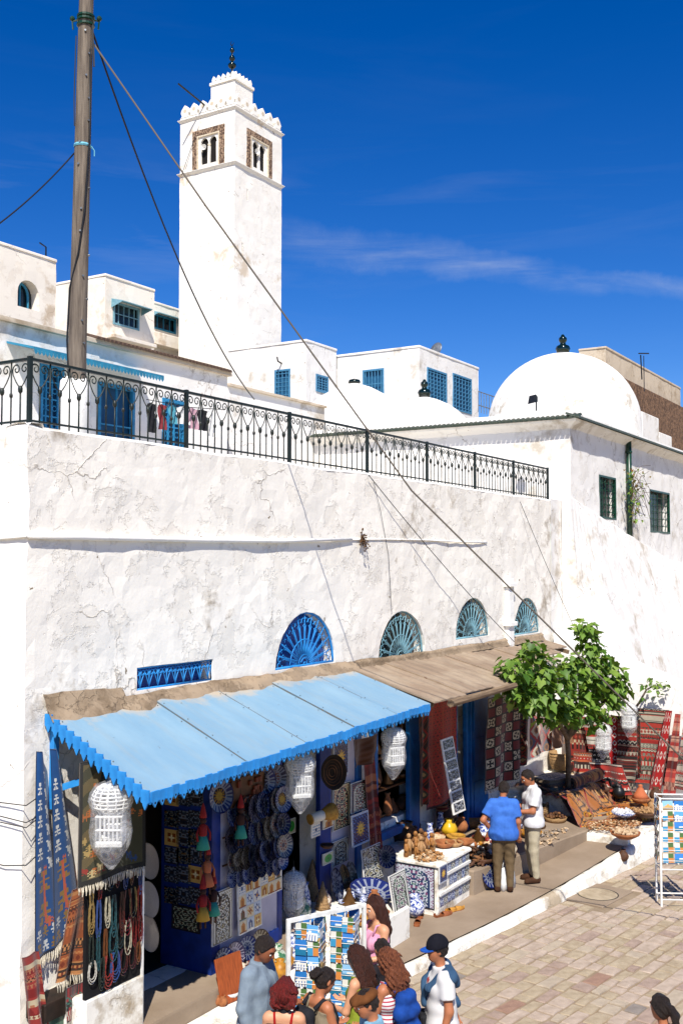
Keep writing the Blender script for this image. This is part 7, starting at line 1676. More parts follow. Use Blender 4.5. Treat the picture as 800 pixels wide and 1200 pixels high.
# ------------------------------------------------------------------ postcard stands
CARDS = []
for k in range(20):
    o = grid_print('postcard', lambda u, v: (u, 0, -v), 12, 8, postcard(k), 'print', None, smooth=False); CARDS.append(o.data); bpy.data.objects.remove(o)
def card_stand(label, loc, yaw, w_, h_, z0, faces, seed):
    """tall white wire stand: posts, shelves and rows of postcards in wire pockets"""
    t_ = thing('postcard_stand', label, 'postcard stand', loc, yaw, 'postcard stands'); rn = random.Random(seed); d = .34
    for x in (0, w_):
        for y in (0, d): m = MB(); m.bbox(x - .016, x + .016, y - .016, y + .016, 0, h_, .004); m.build('post', 'white_paint', t_, local=True)
    for z in (h_ - .02, z0 - .03, .12):
        m = MB(); m.tube([(0, 0, z), (w_, 0, z), (w_, d, z), (0, d, z), (0, 0, z)], .012, 5); m.build('rail', 'white_paint', t_, local=True)
    nr = int((h_ - z0) / .165); cols = int(w_ / .19); cw = (w_ - .05) / cols
    for face, (ox, oy, ry, wd) in enumerate(((0, 0, 0, w_), (0, d, -PI / 2, d))[:faces]):
        nc = cols if face == 0 else 2; cw2 = (wd - .05) / nc
        for r_ in range(nr):
            z = h_ - .05 - r_ * .165
            m = MB(); dx, dy = math.cos(ry), math.sin(ry); sx_, sy_ = math.sin(ry), -math.cos(ry)
            m.tube([(ox + .02 * dx + sx_ * .035, oy + .02 * dy + sy_ * .035, z - .11), (ox + (wd - .02) * dx + sx_ * .035, oy + (wd - .02) * dy + sy_ * .035, z - .11)], .005, 4); m.build('wire', 'white_paint', t_, local=True)
            for k in range(nc):
                o = link('postcard', CARDS[rn.randrange(20)], t_, True); f = .03 + k * cw2
                o.location = (ox + f * dx + sx_ * .012, oy + f * dy + sy_ * .012, z); o.rotation_euler = (R(-10 + rn.uniform(-4, 4)), rn.uniform(-.04, .04), ry); o.scale = (cw2 - .02, 1, .14)
    return t_
def column_stand(label, loc, yaw, w_, h_, seed):
    """white frame carrying two turning columns of postcards, three cards round"""
    t_ = thing('postcard_stand', label, 'postcard stand', loc, yaw, 'postcard stands'); rn = random.Random(seed)
    for x in (0, w_): m = MB(); m.bbox(x - .02, x + .02, -.02, .02, 0, h_, .004); m.build('post', 'white_paint', t_, local=True)
    for x in (0, w_): m = MB(); m.bbox(x - .02, x + .02, -.25, .25, 0, .04, .004); m.build('foot', 'white_paint', t_, local=True)
    for z in (h_ - .02, .2): m = MB(); m.bbox(.02, w_ - .02, -.018, .018, z - .02, z + .02, .004); m.build('rail', 'white_paint', t_, local=True)
    for cx in (w_ * .28, w_ * .74):
        p = thing('card_column', None, None); p.parent = t_; p.location = (cx, 0, 0)
        m = MB(); m.tube([(0, 0, .2), (0, 0, h_)], .01, 6); m.build('spindle', 'white_paint', p, local=True)
        for face in range(4):
            a = face * PI / 2 + rn.uniform(.5, .9) * 0 + .75; 
            for r_ in range(9):
                z = h_ - .05 - r_ * .165; dx, dy = math.cos(a), math.sin(a); nx, ny = dy, -dx
                for hf in (-.125, .003):
                    o = link('postcard', CARDS[rn.randrange(20)], p, True); o.location = (hf * dx + nx * .13, hf * dy + ny * .13, z + rn.uniform(-.012, .006)); o.rotation_euler = (R(-4 + rn.uniform(-4, 4)), rn.uniform(-.08, .08), a); o.scale = (.12, 1, .155)
        m = MB()
        for r_ in range(9):
            z = h_ - .17 - r_ * .165
            for e in (0, .06): m.tube([(.195 * math.cos(.75 + PI / 4 + k * PI / 2), .195 * math.sin(.75 + PI / 4 + k * PI / 2), z + e) for k in range(5)], .0035, 4)
        m.build('wire_pockets', 'white_paint', p, local=True)
q = onZ(338, 1077, 1.75); column_stand('white double column postcard stand the shoppers crowd around', (q.x, q.y, 0), R(-25), .95, 1.75, 1)
q = onZ(772, 1064, 0); card_stand('white wire postcard stand alone on the paving at the right edge', (q.x + .05, q.y - .02, 0), R(-62), .6, 1.72, .62, 2, 3)

# ------------------------------------------------------------------ more stock on the step and the rug stall
rnd = random.Random(91)
def tray(label, loc, r_, mts, n, seed, s0=.03, s1=.06):
    t_ = thing('wicker_tray', label, 'tray', loc); m = MB(); m.lathe([(0, 0), (r_ * .85, 0), (r_, .09), (r_ * .95, .09), (r_ * .8, .03), (0, .03)], 24, cap=False); m.build('rim', 'wicker', t_, local=True, smooth=True)
    rn = random.Random(seed); m = MB()
    for k in range(n):
        a = rn.uniform(0, 6.3); f = math.sqrt(rn.random()) * r_ * .85; m.mi = rn.randrange(len(mts)); m.sphere((f * math.cos(a), f * math.sin(a), .06 + .12 * (1 - f / r_) * rn.random() + .02), rn.uniform(s0, s1), 7, 5, (1, rn.uniform(.6, 1.2), rn.uniform(.6, 1.3)))
    o = m.build('contents', mts, t_, local=True, smooth=True); o['kind'] = 'stuff'
tray('wicker tray of brown nuts on the step behind the counter', (16.25, 8.1, .8), .33, ['clay', 'cone_brown', 'shell_tan'], 60, 1)
tray('wicker tray of white and ochre trinkets below the tile board', (16.9, 7.55, .52), .36, ['china_white', 'pot_ochre', 'clay', 'shell_pale'], 55, 2)
tray('wicker tray of red and blue trinkets behind the man in blue', (17.6, 7.75, .52), .36, ['strap_red_glaze', 'china_blue', 'clay'], 50, 3) if False else None
mat('trinket_red', '#7a2018', .5); mat('trinket_blue', '#2a3f7a', .4)
tray('wicker tray of red and blue trinkets behind the man in blue', (17.65, 7.75, .52), .36, ['trinket_red', 'trinket_blue', 'clay', 'china_white'], 50, 3)
tray('wicker tray of pale shells by the blue door', (18.4, 8.0, .52), .34, ['shell_pale', 'shell_tan'], 60, 4)
def roll(label, a, b_, r_, pal, seed):
    """a rug rolled into a cylinder, its spiral end showing"""
    a, b_ = Vector(a), Vector(b_); t_ = thing('rolled_rug', label, 'rug', tuple(a), 0, 'rolled rugs'); ax_ = (b_ - a).normalized(); u_ = ax_.cross(Vector((0, 0, 1)) if abs(ax_.z) < .9 else Vector((1, 0, 0))).normalized(); w_ = ax_.cross(u_)
    L_ = (b_ - a).length; pos = lambda u, v: tuple(a + ax_ * (L_ * v) + (u_ * math.cos(2 * PI * u * 2.5) + w_ * math.sin(2 * PI * u * 2.5)) * r_ * (.25 + .75 * min(1, u * 1.4)))
    grid_print('cloth', pos, 60, 40, kilim(pal, 14, seed), 'weave', t_, thick=0)
roll('dark red rug rolled up and standing beside the tile board', (17.05, 8.35, .52), (17.0, 8.45, 1.75), .12, ('#6a1a16', '#2a1a16', '#8a5a3a'), 1)
roll('brown rug rolled up and standing beside the dark red roll', (17.3, 8.3, .52), (17.28, 8.42, 1.55), .11, ('#5a3a22', '#2a2018', '#8a6a44'), 2)
roll('orange rug rolled up and lying along the rug platform', (20.6, 7.35, 1.08), (21.9, 7.2, 1.08), .13, ('#8a4a1c', '#4a2412', '#a87434'), 3)
def folded(label, x, y, z, w_, d_, n, seed, yaw):
    t_ = thing('folded_rugs', label, 'rug stack', (x, y, z), yaw); rn = random.Random(seed)
    for k in range(n):
        q = rn.choice(('#7a1c1a', '#3a2a22', '#8a4a20', '#a89a80', '#222026', '#5a2a24')); m = MB(); j = rn.uniform(-.04, .04); z0 = k * .085
        pts = [(-w_ / 2 + j, 0), (w_ / 2 + j - .03, .0), (w_ / 2 + j, .02), (w_ / 2 + j, .06), (w_ / 2 + j - .03, .08), (-w_ / 2 + j, .08)]
        pos = lambda u, v, z0=z0, j=j: (-w_ / 2 + j + w_ * u, -d_ / 2 + d_ * v, z0 + .08 + .008 * math.sin(u * 9 + k))
        grid_print('folded_rug', pos, 26, 20, kilim((q, '#2a1c18', '#a08a6a', q), 9, seed + k), 'weave', t_, True, thick=.075)
folded('stack of folded red and dark rugs beside the fig trunk', 20.75, 7.75, .92, .8, .55, 3, 4, -.4)
folded('low stack of folded rugs at the foot of the wide striped kilim', 22.3, 6.9, .5, .8, .5, 3, 9, -1.2)
rugX('red brown banded kilim hung left of the striped rugs', kilim(('#8a2c22', '#5a2a1c', '#a8583a', '#2a1c18', '#b8a080'), 16, 41), 664, 690, 838, 915, RX - .35, 40, 70, .05, 0)
rugX('cream and black chevron rug hung low among the striped rugs', kilim(('#a89c88', '#262220', '#6a2a22'), 14, 43), 724, 748, 872, 925, RX - .5, 36, 50, .04, .1)
def camel(label, loc, yaw, s, mt):
    t_ = thing('toy_camel', label, 'toy camel', loc, yaw); P_ = lambda *p: tuple(q * s for q in p)
    m = MB(); m.sphere(P_(0, 0, .55), .2 * s, 12, 8, (1.5, .75, .85)); m.sphere(P_(-.02, 0, .74), .11 * s, 10, 6, (1, .8, 1.1)); m.tube([P_(.24, 0, .58), P_(.38, 0, .62), P_(.42, 0, .82), P_(.52, 0, .86)], [.08 * s, .06 * s, .055 * s, .05 * s], 8); m.sphere(P_(.56, 0, .86), .06 * s, 8, 6, (1.5, .8, .8)); m.build('body', mt, t_, local=True, smooth=True)
    for x in (-.2, .2):
        for y in (-.09, .09): m = MB(); m.tube([P_(x, y, .48), P_(x * 1.05, y, .25), P_(x, y, .0)], [.05 * s, .032 * s, .03 * s], 7); m.build('leg', mt, t_, local=True, smooth=True)
camel('black toy camel standing before the striped rugs', (21.9, 6.75, .56), 2.3, .55, 'lamp_black'); camel('small dark toy camel beside the black one', (21.6, 7.0, .6), 2.0, .42, 'clay_dark')
# paper and plastic bags by the man in blue
def bag(label, loc, w_, h_, mt, yaw):
    t_ = thing('shopping_bag', label, 'bag', loc, yaw); m = MB(); rings = []
    for z, k, d in ((0, 1, .5), (.3, 1.08, .55), (.7, 1.0, .4), (1, .85, .12)): rings.append([(x * w_ / 2 * k * (1 + .05 * math.sin(z * 9 + x * 3)), y * w_ / 2 * d, z * h_) for x, y in ((-1, -1), (0, -1.15), (1, -1), (1, 1), (0, 1.15), (-1, 1))])
    m.loft(rings, True, False); m.build('sack', mt, t_, local=True, smooth=True); m = MB(); m.tube([(w_ * .25 * math.cos(a), 0, h_ + .1 * math.sin(a)) for a in [PI * k / 8 for k in range(9)]], .006, 5); m.build('handle', mt, t_, local=True)
bag('patterned white carrier bag standing left of the man in blue', (16.45, 6.98, ped_z(16.4)), .3, .36, 'china_white', -.3); bag('dark blue bag behind the man in blue', (16.75, 7.5, .52), .36, .42, 'pack_blue_bag', .2) if False else None

rugX('small red rug with white diamonds hung high beside the fig leaves', red_white, 688, 704, 836, 870, RX - .18, 30, 40, .02, 0)
rugX('red and cream zigzag rug hung low left of the heaped striped rug', kilim(('#a83028', '#c8bca4', '#3a2420', '#c0603a'), 12, 61), 672, 694, 880, 925, RX - .8, 36, 40, .05, 0)
rugX('deep red rug with dark medallions hanging behind the cage lantern and sapling', dark_medallion, 736, 750, 842, 905, RX - .22, 24, 80, .02, 0)
for k, (x, y, r_) in enumerate(((20.15, 6.95, .2), (19.75, 7.35, .22), (20.0, 8.1, .24))):
    tray(('small tray of orange spices on the step below the platform', 'tray of dark dates on the step behind the man in white', 'tray of pale shells by the patchwork carpet')[k], (x, y, .52), r_, (['pot_ochre', 'clay'], ['cone_brown', 'clay_dark'], ['shell_pale', 'shell_tan'])[k], 40, 20 + k, .02, .04)
q = onZ(655, 945, .52); basket('small wicker basket on the step before the rug platform', (19.9, 7.75, .525), .2, .22)

# plates and jars crowding the second doorway and the ledges
rnd = random.Random(77)
for k in range(9):
    put_plate('plate hung in the shade of the second doorway, %s from the top' % nth[k], (12.15 + .32 * (k % 3) + rnd.uniform(-.04, .04), 9.05 + .05 * (k % 2), 2.7 - .23 * k), rnd.uniform(.13, .18), (-.35, -1, .05), rnd.choice((0, 2, 5, 8, 9, 10)), 'plates in the second doorway')
for k, (x, y, z, kk, mt, s_, lab) in enumerate(((12.45, 8.3, .56, 0, 'pot_green', 1.2, 'green jar left on the goods ledge'), (12.75, 8.45, .56, 2, 'china_blue', 1.3, 'blue bottle at the back of the goods ledge'), (13.0, 8.3, .56, 0, 'pot_pattern', 1.1, 'red and cream jar at the back of the goods ledge'), (13.3, 8.05, .56, 3, 'brass_dark', 1.2, 'brass lidded pot on the goods ledge'), (13.5, 7.75, .56, 0, 'clay', .9, 'clay jug at the right of the goods ledge'), (12.6, 7.65, .56, 1, 'pot_ochre', 1.2, 'ochre bowl at the front of the goods ledge'), (15.5, 8.2, .89, 0, 'clay', 1.2, 'clay jug at the back of the white counter'), (15.75, 8.0, .89, 2, 'china_blue', 1.1, 'blue bottle at the back right of the white counter'), (17.0, 7.15, .525, 0, 'pot_pattern', 1.3, 'red and cream jar on the upper step near the men'), (18.0, 7.5, .525, 0, 'clay', 1.5, 'big clay jug on the upper step by the blue door'), (18.35, 7.3, .525, 1, 'pot_ochre', 1.4, 'ochre bowl on the upper step behind the man in white'), (18.75, 7.75, .525, 0, 'china_blue', 1.4, 'blue and white jar on the upper step below the patchwork carpet'), (19.1, 7.45, .525, 3, 'brass_dark', 1.5, 'brass pot on the upper step below the patchwork carpet'))):
    pot(lab, (x, y, z), kk, mt, s_)
for k, (px, py) in enumerate(((262, 1100), (275, 1093), (290, 1085), (305, 1077))):
    q = onY(px, py, PYF - .1); put_plate('plate leaning at the foot of the plate pier, %s from the left' % nth[k], (q.x, PYF - .1, .62), .15, (-.2, -1, .3), (1, 8, 3, 10)[k], 'plates at the pier foot')
# ------------------------------------------------------------------ people: one smooth body surface each, grown from a posed skeleton
def sdf_grid(prims, cell, clips=(), wr=0.0, wf=(38, 21, 30), seed=0, inflate=0.0):
    P = []
    for p in prims:
        if p[0] == 'cap': a, b_, ra, rb = np.array(p[1], float), np.array(p[2], float), p[3], p[4]; r_ = max(ra, rb); P += [a - r_, a + r_, b_ - r_, b_ + r_]
        else: a, r_ = np.array(p[1], float), np.array(p[2], float); P += [a - r_.max(), a + r_.max()]
    P = np.array(P); lo = P.min(0) - inflate - .04; hi = P.max(0) + inflate + .04
    n = np.ceil((hi - lo) / cell).astype(int) + 1
    D = np.full(n, .25, np.float32); ax = [lo[i] + cell * np.arange(n[i]) for i in range(3)]
    for p in prims:
        if p[0] == 'cap': a, b_, ra, rb, k = np.array(p[1], float), np.array(p[2], float), p[3] + inflate, p[4] + inflate, p[5]; mn = np.minimum(a, b_) - max(ra, rb) - .10; mx_ = np.maximum(a, b_) + max(ra, rb) + .10
        else: a, rad, k = np.array(p[1], float), np.array(p[2], float) + inflate, p[3]; mn = a - rad.max() - .10; mx_ = a + rad.max() + .10
        i0 = np.clip(((mn - lo) / cell).astype(int), 0, n - 1); i1 = np.clip(((mx_ - lo) / cell).astype(int) + 2, 1, n)
        sl = tuple(slice(i0[i], i1[i]) for i in range(3)); X, Y, Z = np.meshgrid(*[ax[i][sl[i]] for i in range(3)], indexing='ij')
        if p[0] == 'cap':
            ab = b_ - a; L2 = max(1e-9, ab @ ab); t = np.clip(((X - a[0]) * ab[0] + (Y - a[1]) * ab[1] + (Z - a[2]) * ab[2]) / L2, 0, 1)
            d = np.sqrt((X - a[0] - t * ab[0]) ** 2 + (Y - a[1] - t * ab[1]) ** 2 + (Z - a[2] - t * ab[2]) ** 2) - (ra + (rb - ra) * t)
            if len(p) > 6 and p[6]: u = ab / math.sqrt(L2); d = np.maximum(d, (X - b_[0]) * u[0] + (Y - b_[1]) * u[1] + (Z - b_[2]) * u[2])
        else:
            M = p[4] if len(p) > 4 else np.eye(3); q = np.stack([X - a[0], Y - a[1], Z - a[2]], -1) @ M; k0 = np.sqrt((q ** 2 / rad ** 2).sum(-1)); k1 = np.sqrt((q ** 2 / rad ** 4).sum(-1)) + 1e-9; d = k0 * (k0 - 1) / k1
        o = D[sl]; h = np.clip(.5 + .5 * (o - d) / k, 0, 1); D[sl] = o + (d - o) * h - k * h * (1 - h)
    X, Y, Z = np.meshgrid(*ax, indexing='ij', sparse=True)
    if wr:
        s = seed * 1.37
        D += (wr * (np.sin(X * wf[0] + Z * wf[1] + s) * np.sin(Y * wf[2] - Z * wf[1] * .6 + s * 2) + .6 * np.sin(Z * wf[1] * 2.1 + X * wf[0] * .7 - Y * wf[2] * .8 + s))).astype(np.float32)
    for pt, nr in clips:
        nr = np.array(nr, float); nr /= np.linalg.norm(nr); D = np.maximum(D, (X - pt[0]) * nr[0] + (Y - pt[1]) * nr[1] + (Z - pt[2]) * nr[2])
    D[0] = D[-1] = .1; D[:, 0] = D[:, -1] = .1; D[:, :, 0] = D[:, :, -1] = .1
    return D, lo, cell
def surface_nets(D, lo, cell):
    S = D < 0; n = np.array(D.shape); c8 = [(i, j, k) for i in (0, 1) for j in (0, 1) for k in (0, 1)]
    sub = lambda A, o: A[o[0]:n[0] - 1 + o[0], o[1]:n[1] - 1 + o[1], o[2]:n[2] - 1 + o[2]]
    cnt = sum(sub(S, o).astype(np.int8) for o in c8); act = (cnt > 0) & (cnt < 8); ids = np.full(n - 1, -1, np.int64); I = np.argwhere(act); ids[act] = np.arange(len(I))
    acc = np.zeros((len(I), 3)); num = np.zeros(len(I))
    for o in c8:
        for a in range(3):
            if o[a]: continue
            o2 = list(o); o2[a] = 1; d0 = D[I[:, 0] + o[0], I[:, 1] + o[1], I[:, 2] + o[2]]; d1 = D[I[:, 0] + o2[0], I[:, 1] + o2[1], I[:, 2] + o2[2]]; x = (d0 < 0) != (d1 < 0)
            t = np.where(x, d0 / np.where(x, d0 - d1, 1), 0); p = np.tile(np.array(o, float), (len(I), 1)); p[:, a] += t; acc[x] += p[x]; num[x] += 1
    V = lo + cell * (I + acc / num[:, None]); F = []
    for a in range(3):
        b_, c_ = (a + 1) % 3, (a + 2) % 3; s0 = [slice(1, m - 1) for m in n]; s0[a] = slice(0, n[a] - 1); s1 = list(s0); s1[a] = slice(1, n[a])
        A, B = S[tuple(s0)], S[tuple(s1)]; x = A != B; J = np.argwhere(x); off = np.array([1, 1, 1]); off[a] = 0; J = J + off; fl = A[x]
        def at(db, dc):
            q = J.copy(); q[:, b_] -= db; q[:, c_] -= dc; return ids[q[:, 0], q[:, 1], q[:, 2]]
        q = np.stack([at(0, 0), at(1, 0), at(1, 1), at(0, 1)], 1); q[~fl] = q[~fl][:, ::-1]; F.append(q)
    F = np.vstack(F); return V, F[(F >= 0).all(1)]
def sdf_obj(name, prims, cell, mt, parent, extra=(), **k):
    V, F = surface_nets(*sdf_grid(prims, cell, **k))
    for e in extra:
        v2, f2 = e; F = np.vstack([F, f2 + len(V)]); V = np.vstack([V, v2])
    me = bpy.data.meshes.new(name); me.from_pydata(V.tolist(), [], F.tolist()); me.materials.append(MATS[mt]); me.polygons.foreach_set('use_smooth', [True] * len(F)); me.update()
    return link(name, me, parent, True)
def hair_mat(nm, a, b2):
    m = mat(nm, a, .5, b2, 14, (.35, .65), 1.0, 30, .02, spec=.4, vec_scale=(6, 6, .7)); return m
hair_mat('hair_black', '#17100c', '#2c1f17'); hair_mat('hair_brown', '#4a2415', '#2e150c'); hair_mat('hair_red', '#7a1c14', '#4a0f0c'); hair_mat('hair_auburn', '#8a5030', '#5a2c18')
def skin(nm, h_): return mat(nm, h_, .5, None, bump=.08, bscale=80, bdist=.003)
skin('skin_tan', '#a86a48'); skin('skin_light', '#c8916e'); skin('skin_dark', '#8a5236'); mat('lip', '#8a4036', .5); mat('eye_white', '#d8d4cc', .2); mat('eye_dark', '#1c120c', .15)
def cloth(nm, a, b2, bs=90):
    m = mat(nm, a, .85, b2, 10, (.35, .65), .2, bs, .004, spec=.15); n = m.node_tree; b = n.nodes['Principled BSDF']; q = n.nodes.new('ShaderNodeTexCoord'); mpp = n.nodes.new('ShaderNodeMapping'); mpp.inputs['Scale'].default_value = (1, 1, .45); mpp.inputs['Rotation'].default_value = (.3, .5, 0); n.links.new(q.outputs['Object'], mpp.inputs[0])
    add_bump(n, b, ramp(n, noise_node(n, 5.5, 2, .4, mpp.outputs[0], 1.0), .3, .7), .45, .03); return m
for nm, a, b2 in (('shirt_grey', '#7d8a94', '#6f7c88'), ('shirt_blue', '#3f6fc0', '#3662b0'), ('shirt_white', '#d6d4d2', '#c6c6c8'), ('top_green', '#7f8a2c', '#6e7a24'), ('top_khaki', '#8a7c66', '#766a56'), ('top_black', '#1c1a1e', '#29262a'), ('top_pink', '#d89ab4', '#c888a4'), ('shirt_pale', '#7fa8bc', '#6c96ac'), ('trouser_khaki', '#6a5840', '#5c4c36'), ('trouser_cream', '#b3a890', '#a3987f'), ('jeans', '#2c3a54', '#243048'), ('trouser_dark', '#2a2a2e', '#202024'), ('sweater', '#3a5672', '#304a64'), ('pack_blue', '#1c4694', '#153878'), ('pack_black', '#1c1c20', '#26262a'), ('cap_brown', '#6a4020', '#553218'), ('cap_navy', '#16161e', '#101018'), ('cap_peak', '#1c50a8', '#17448f'), ('strap_red', '#a01c1c', '#8a1616'), ('shoe', '#4a3020', '#362216')): cloth(nm, a, b2)
def striped(nm, a, b2, k):
    m, n, b = new_mat(nm); b.inputs['Roughness'].default_value = .85; q = n.nodes.new('ShaderNodeTexCoord'); wv = n.nodes.new('ShaderNodeTexWave'); wv.bands_direction = 'Z'; wv.inputs['Scale'].default_value = k; n.links.new(q.outputs['Object'], wv.inputs[0]); n.links.new(mix_node(n, ramp(n, wv.outputs[0], .62, .7), c(a), c(b2)), b.inputs['Base Color'])
striped('top_striped', '#d8d2d0', '#a83a4a', 9)
def tee():   # white tee with a red print on the side
    m, n, b = new_mat('tee_print'); b.inputs['Roughness'].default_value = .85; f = ramp(n, noise_node(n, 7, 2, .4), .66, .68); n.links.new(mix_node(n, f, c('#cfccc8'), c('#b03028')), b.inputs['Base Color'])
tee()
AW, RT_ = Vector((math.cos(YAW), math.sin(YAW), 0)), Vector((math.sin(YAW), -math.cos(YAW), 0))
def head_dir(r_, a): v = RT_ * r_ + AW * a; return math.atan2(v.y, v.x)
DOWN = ((.235, -.03, 1.13), (.245, .05, .88)); FWD = ((.225, .06, 1.14), (.13, .29, 1.12)); HIP = ((.33, -.10, 1.16), (.20, .02, .98)); BEHIND = ((.25, -.12, 1.15), (.14, -.16, .98))
def person(label, loc, H_, heading, hair, hcol, skn, top, legs, armL=DOWN, armR=DOWN, head=(0, 0), sleeve=.6, build=1.0, woman=False, extras=(), seed=1, shoes='shoe', hands=True, group=None, hem=.88, tank=False):
    s = H_ / 1.75; t_ = thing('person', label, 'person', loc, heading - PI / 2, group); W = .93 if woman else 1.0; B = build
    S = lambda p: (p[0] * s, p[1] * s, p[2] * s)
    def cap(a, b_, ra, rb, k=.03, cut=False): return ('cap', S(a), S(b_), ra * s, rb * s, k * s, cut)
    hm = Matrix.Rotation(head[0], 3, 'Z') @ Matrix.Rotation(head[1], 3, 'X'); piv = Vector((0, .0, 1.53))
    Hd = lambda p: tuple(piv + hm @ (Vector(p) - piv)); HM = np.array(hm)
    def hell(c_, r_, k=.02, infl=0): return ('ell', S(Hd(c_)), tuple((x + infl) * s for x in r_), k * s, HM)
    torso = [cap((-.075, 0, .95), (.075, 0, .95), .115 * B * (1.06 if woman else 1), .115 * B, .05), cap((-.05, .005, 1.1), (.05, .005, 1.1), .103 * B * W, .103 * B * W, .06), cap((-.085 * W, .008, 1.29), (.085 * W, .008, 1.29), .112 * B * W, .112 * B * W, .06), cap((-.15 * W, -.012, 1.425), (.15 * W, -.012, 1.425), .06, .06, .05)]
    if woman: torso += [cap((-.065, .085, 1.27), (-.06, .09, 1.25), .062, .06, .03), cap((.065, .085, 1.27), (.06, .09, 1.25), .062, .06, .03)]
    neckp = [cap((0, -.005, 1.44), (0, .015, 1.56), .054 * W, .05 * W, .03)]
    headp = [hell((0, .025, 1.648), (.074, .096, .112), .02), ('cap', S(Hd((0, .06, 1.60))), S(Hd((0, .075, 1.575))), .055 * s, .042 * s, .03 * s), ('cap', S(Hd((0, .118, 1.665))), S(Hd((0, .136, 1.632))), .010 * s, .015 * s, .012 * s), ('cap', S(Hd((-.03, .10, 1.685))), S(Hd((.03, .10, 1.685))), .016 * s, .016 * s, .02 * s)]
    headp += [hell((sg * .078, .015, 1.645), (.012, .022, .034), .01) for sg in (-1, 1)]
    arms, handm = [], []
    for sg, (el, wr_) in ((-1, armL), (1, armR)):
        sh = Vector((sg * .178 * W, -.012, 1.41)); e_ = Vector((sg * el[0] * W, el[1], el[2])); w_ = Vector((sg * wr_[0] * W, wr_[1], wr_[2]))
        arms.append((sh, e_, w_))
    limb = []
    for sh, e_, w_ in arms: limb += [cap(sh, e_, .05 * B * W, .041 * B * W), cap(e_, w_, .041 * B * W, .028 * W)]
    leg = []
    for sg in (-1, 1):
        leg += [cap((sg * .088, 0, .92), (sg * .098, .015, .5), .088 * B, .058 * B), cap((sg * .098, .015, .5), (sg * .10, -.025, .1), .056 * B, .038), cap((sg * .10, -.045, .05), (sg * .115, .13, .035), .04, .033)]
    if hands:
        for (sh, e_, w_), sg in zip(arms, (-1, 1)):
            d = (w_ - e_).normalized(); side = Vector((0, 0, 1)).cross(d); side = side.normalized() if side.length > .2 else Vector((0, 1, 0)); nrm = d.cross(side)
            q = lambda a, b_, c_: S(w_ + d * a + side * b_ + nrm * c_); hp = [('cap', S(w_ - d * .03), q(.02, 0, 0), .028 * s * W, .026 * s, .012 * s)]
            for k in range(4): hp.append(('cap', q(.02, (k - 1.5) * .012, 0), q(.085, (k - 1.5) * .020, .004), .017 * s, .0125 * s, .008 * s))
            for k, ln in enumerate((.062, .075, .07, .052)): b0 = (k - 1.5) * .0205; hp += [('cap', q(.088, b0, .004), q(.088 + ln * .5, b0 * 1.06, .014), .0092 * s, .0088 * s, .004 * s), ('cap', q(.088 + ln * .5, b0 * 1.06, .014), q(.088 + ln * .85, b0 * 1.05, .038), .0088 * s, .0075 * s, .004 * s)]
            tb = -sg * .03; hp += [('cap', q(.025, tb * .7, .006), q(.06, tb * 1.5, .016), .014 * s, .011 * s, .006 * s), ('cap', q(.06, tb * 1.5, .016), q(.095, tb * 1.6, .03), .0105 * s, .0085 * s, .004 * s)]
            handm.append(surface_nets(*sdf_grid(hp, .0065)))
    sdf_obj('body', torso + neckp + headp + limb + leg, .0145, skn, t_, handm)
    # clothes
    if tank:
        tp = [p for p in torso]; clips = [(S((0, 0, hem)), (0, 0, -1)), (S((0, 0, 1.385)), (0, 0, 1))]; sdf_obj('top', tp, .013, top, t_, clips=clips, inflate=.012 * s, wr=.003, seed=seed)
        for sg in (-1, 1):
            m = MB(); m.tube([S((sg * .085, .10, 1.36)), S((sg * .095, .06, 1.47)), S((sg * .09, -.05, 1.475)), S((sg * .075, -.105, 1.37))], .013 * s, 6); m.build('shoulder_strap', top if tank is True else tank, t_, local=True, smooth=True)
    else:
        tp = list(torso); clips = [(S((0, 0, hem)), (0, 0, -1)), (S((0, 0, 1.495)), (0, .25, 1))]
        for sh, e_, w_ in arms:
            if sleeve <= 1: tp.append(cap(sh, sh.lerp(e_, sleeve), .062 * B, .06 * B, .03, True))
            else: tp += [cap(sh, e_, .06 * B, .054 * B, .03), cap(e_, e_.lerp(w_, sleeve - 1), .052 * B, .044 * B, .03, True)]
        tp.append(cap((0, -.01, 1.42), (0, .0, 1.5), .075, .064, .03)); tp.append(cap((-.085, .0, .93), (.085, .0, .93), .137 * B, .137 * B, .05)); tp.append(cap((-.07, .0, 1.12), (.07, .0, 1.12), .118 * B, .118 * B, .06))
        sdf_obj('shirt', tp, .0125, top, t_, clips=clips, inflate=.016 * s, wr=.0012, wf=(22, 30, 18), seed=seed)
    lp = [torso[0]] + [p for i, p in enumerate(leg) if i % 3 < 2]
    sdf_obj('trousers', lp, .0145, legs, t_, clips=[(S((0, 0, .065)), (0, 0, -1)), (S((0, 0, 1.03 if tank else hem + .09)), (0, 0, 1))], inflate=.016 * s, wr=.002, wf=(20, 26, 18), seed=seed + 3)
    sdf_obj('shoes', [p for i, p in enumerate(leg) if i % 3 == 2], .012, shoes, t_, clips=[(S((0, 0, .005)), (0, 0, -1))], inflate=.012 * s)
    # face
    for sg in (-1, 1):
        m = MB(); e_ = Vector(S(Hd((sg * .03, .106, 1.655)))); m.sphere(tuple(e_), .013 * s, 8, 6); o = m.build('eye', 'eye_white', t_, local=True, smooth=True); m = MB(); m.sphere(S(Hd((sg * .03, .1145, 1.654))), .0068 * s, 8, 5); m.build('iris', 'eye_dark', o, local=True, smooth=True)
        m = MB(); m.tube([S(Hd((sg * .014, .121, 1.684))), S(Hd((sg * .034, .117, 1.690))), S(Hd((sg * .052, .102, 1.683)))], [.004 * s, .005 * s, .003 * s], 5); m.build('eyebrow', hcol if hcol else 'hair_black', t_, local=True)
    m = MB(); m.sphere(S(Hd((0, .113, 1.598))), .02 * s, 10, 6, (1, .5, .38)); m.build('mouth', 'lip', t_, local=True, smooth=True)
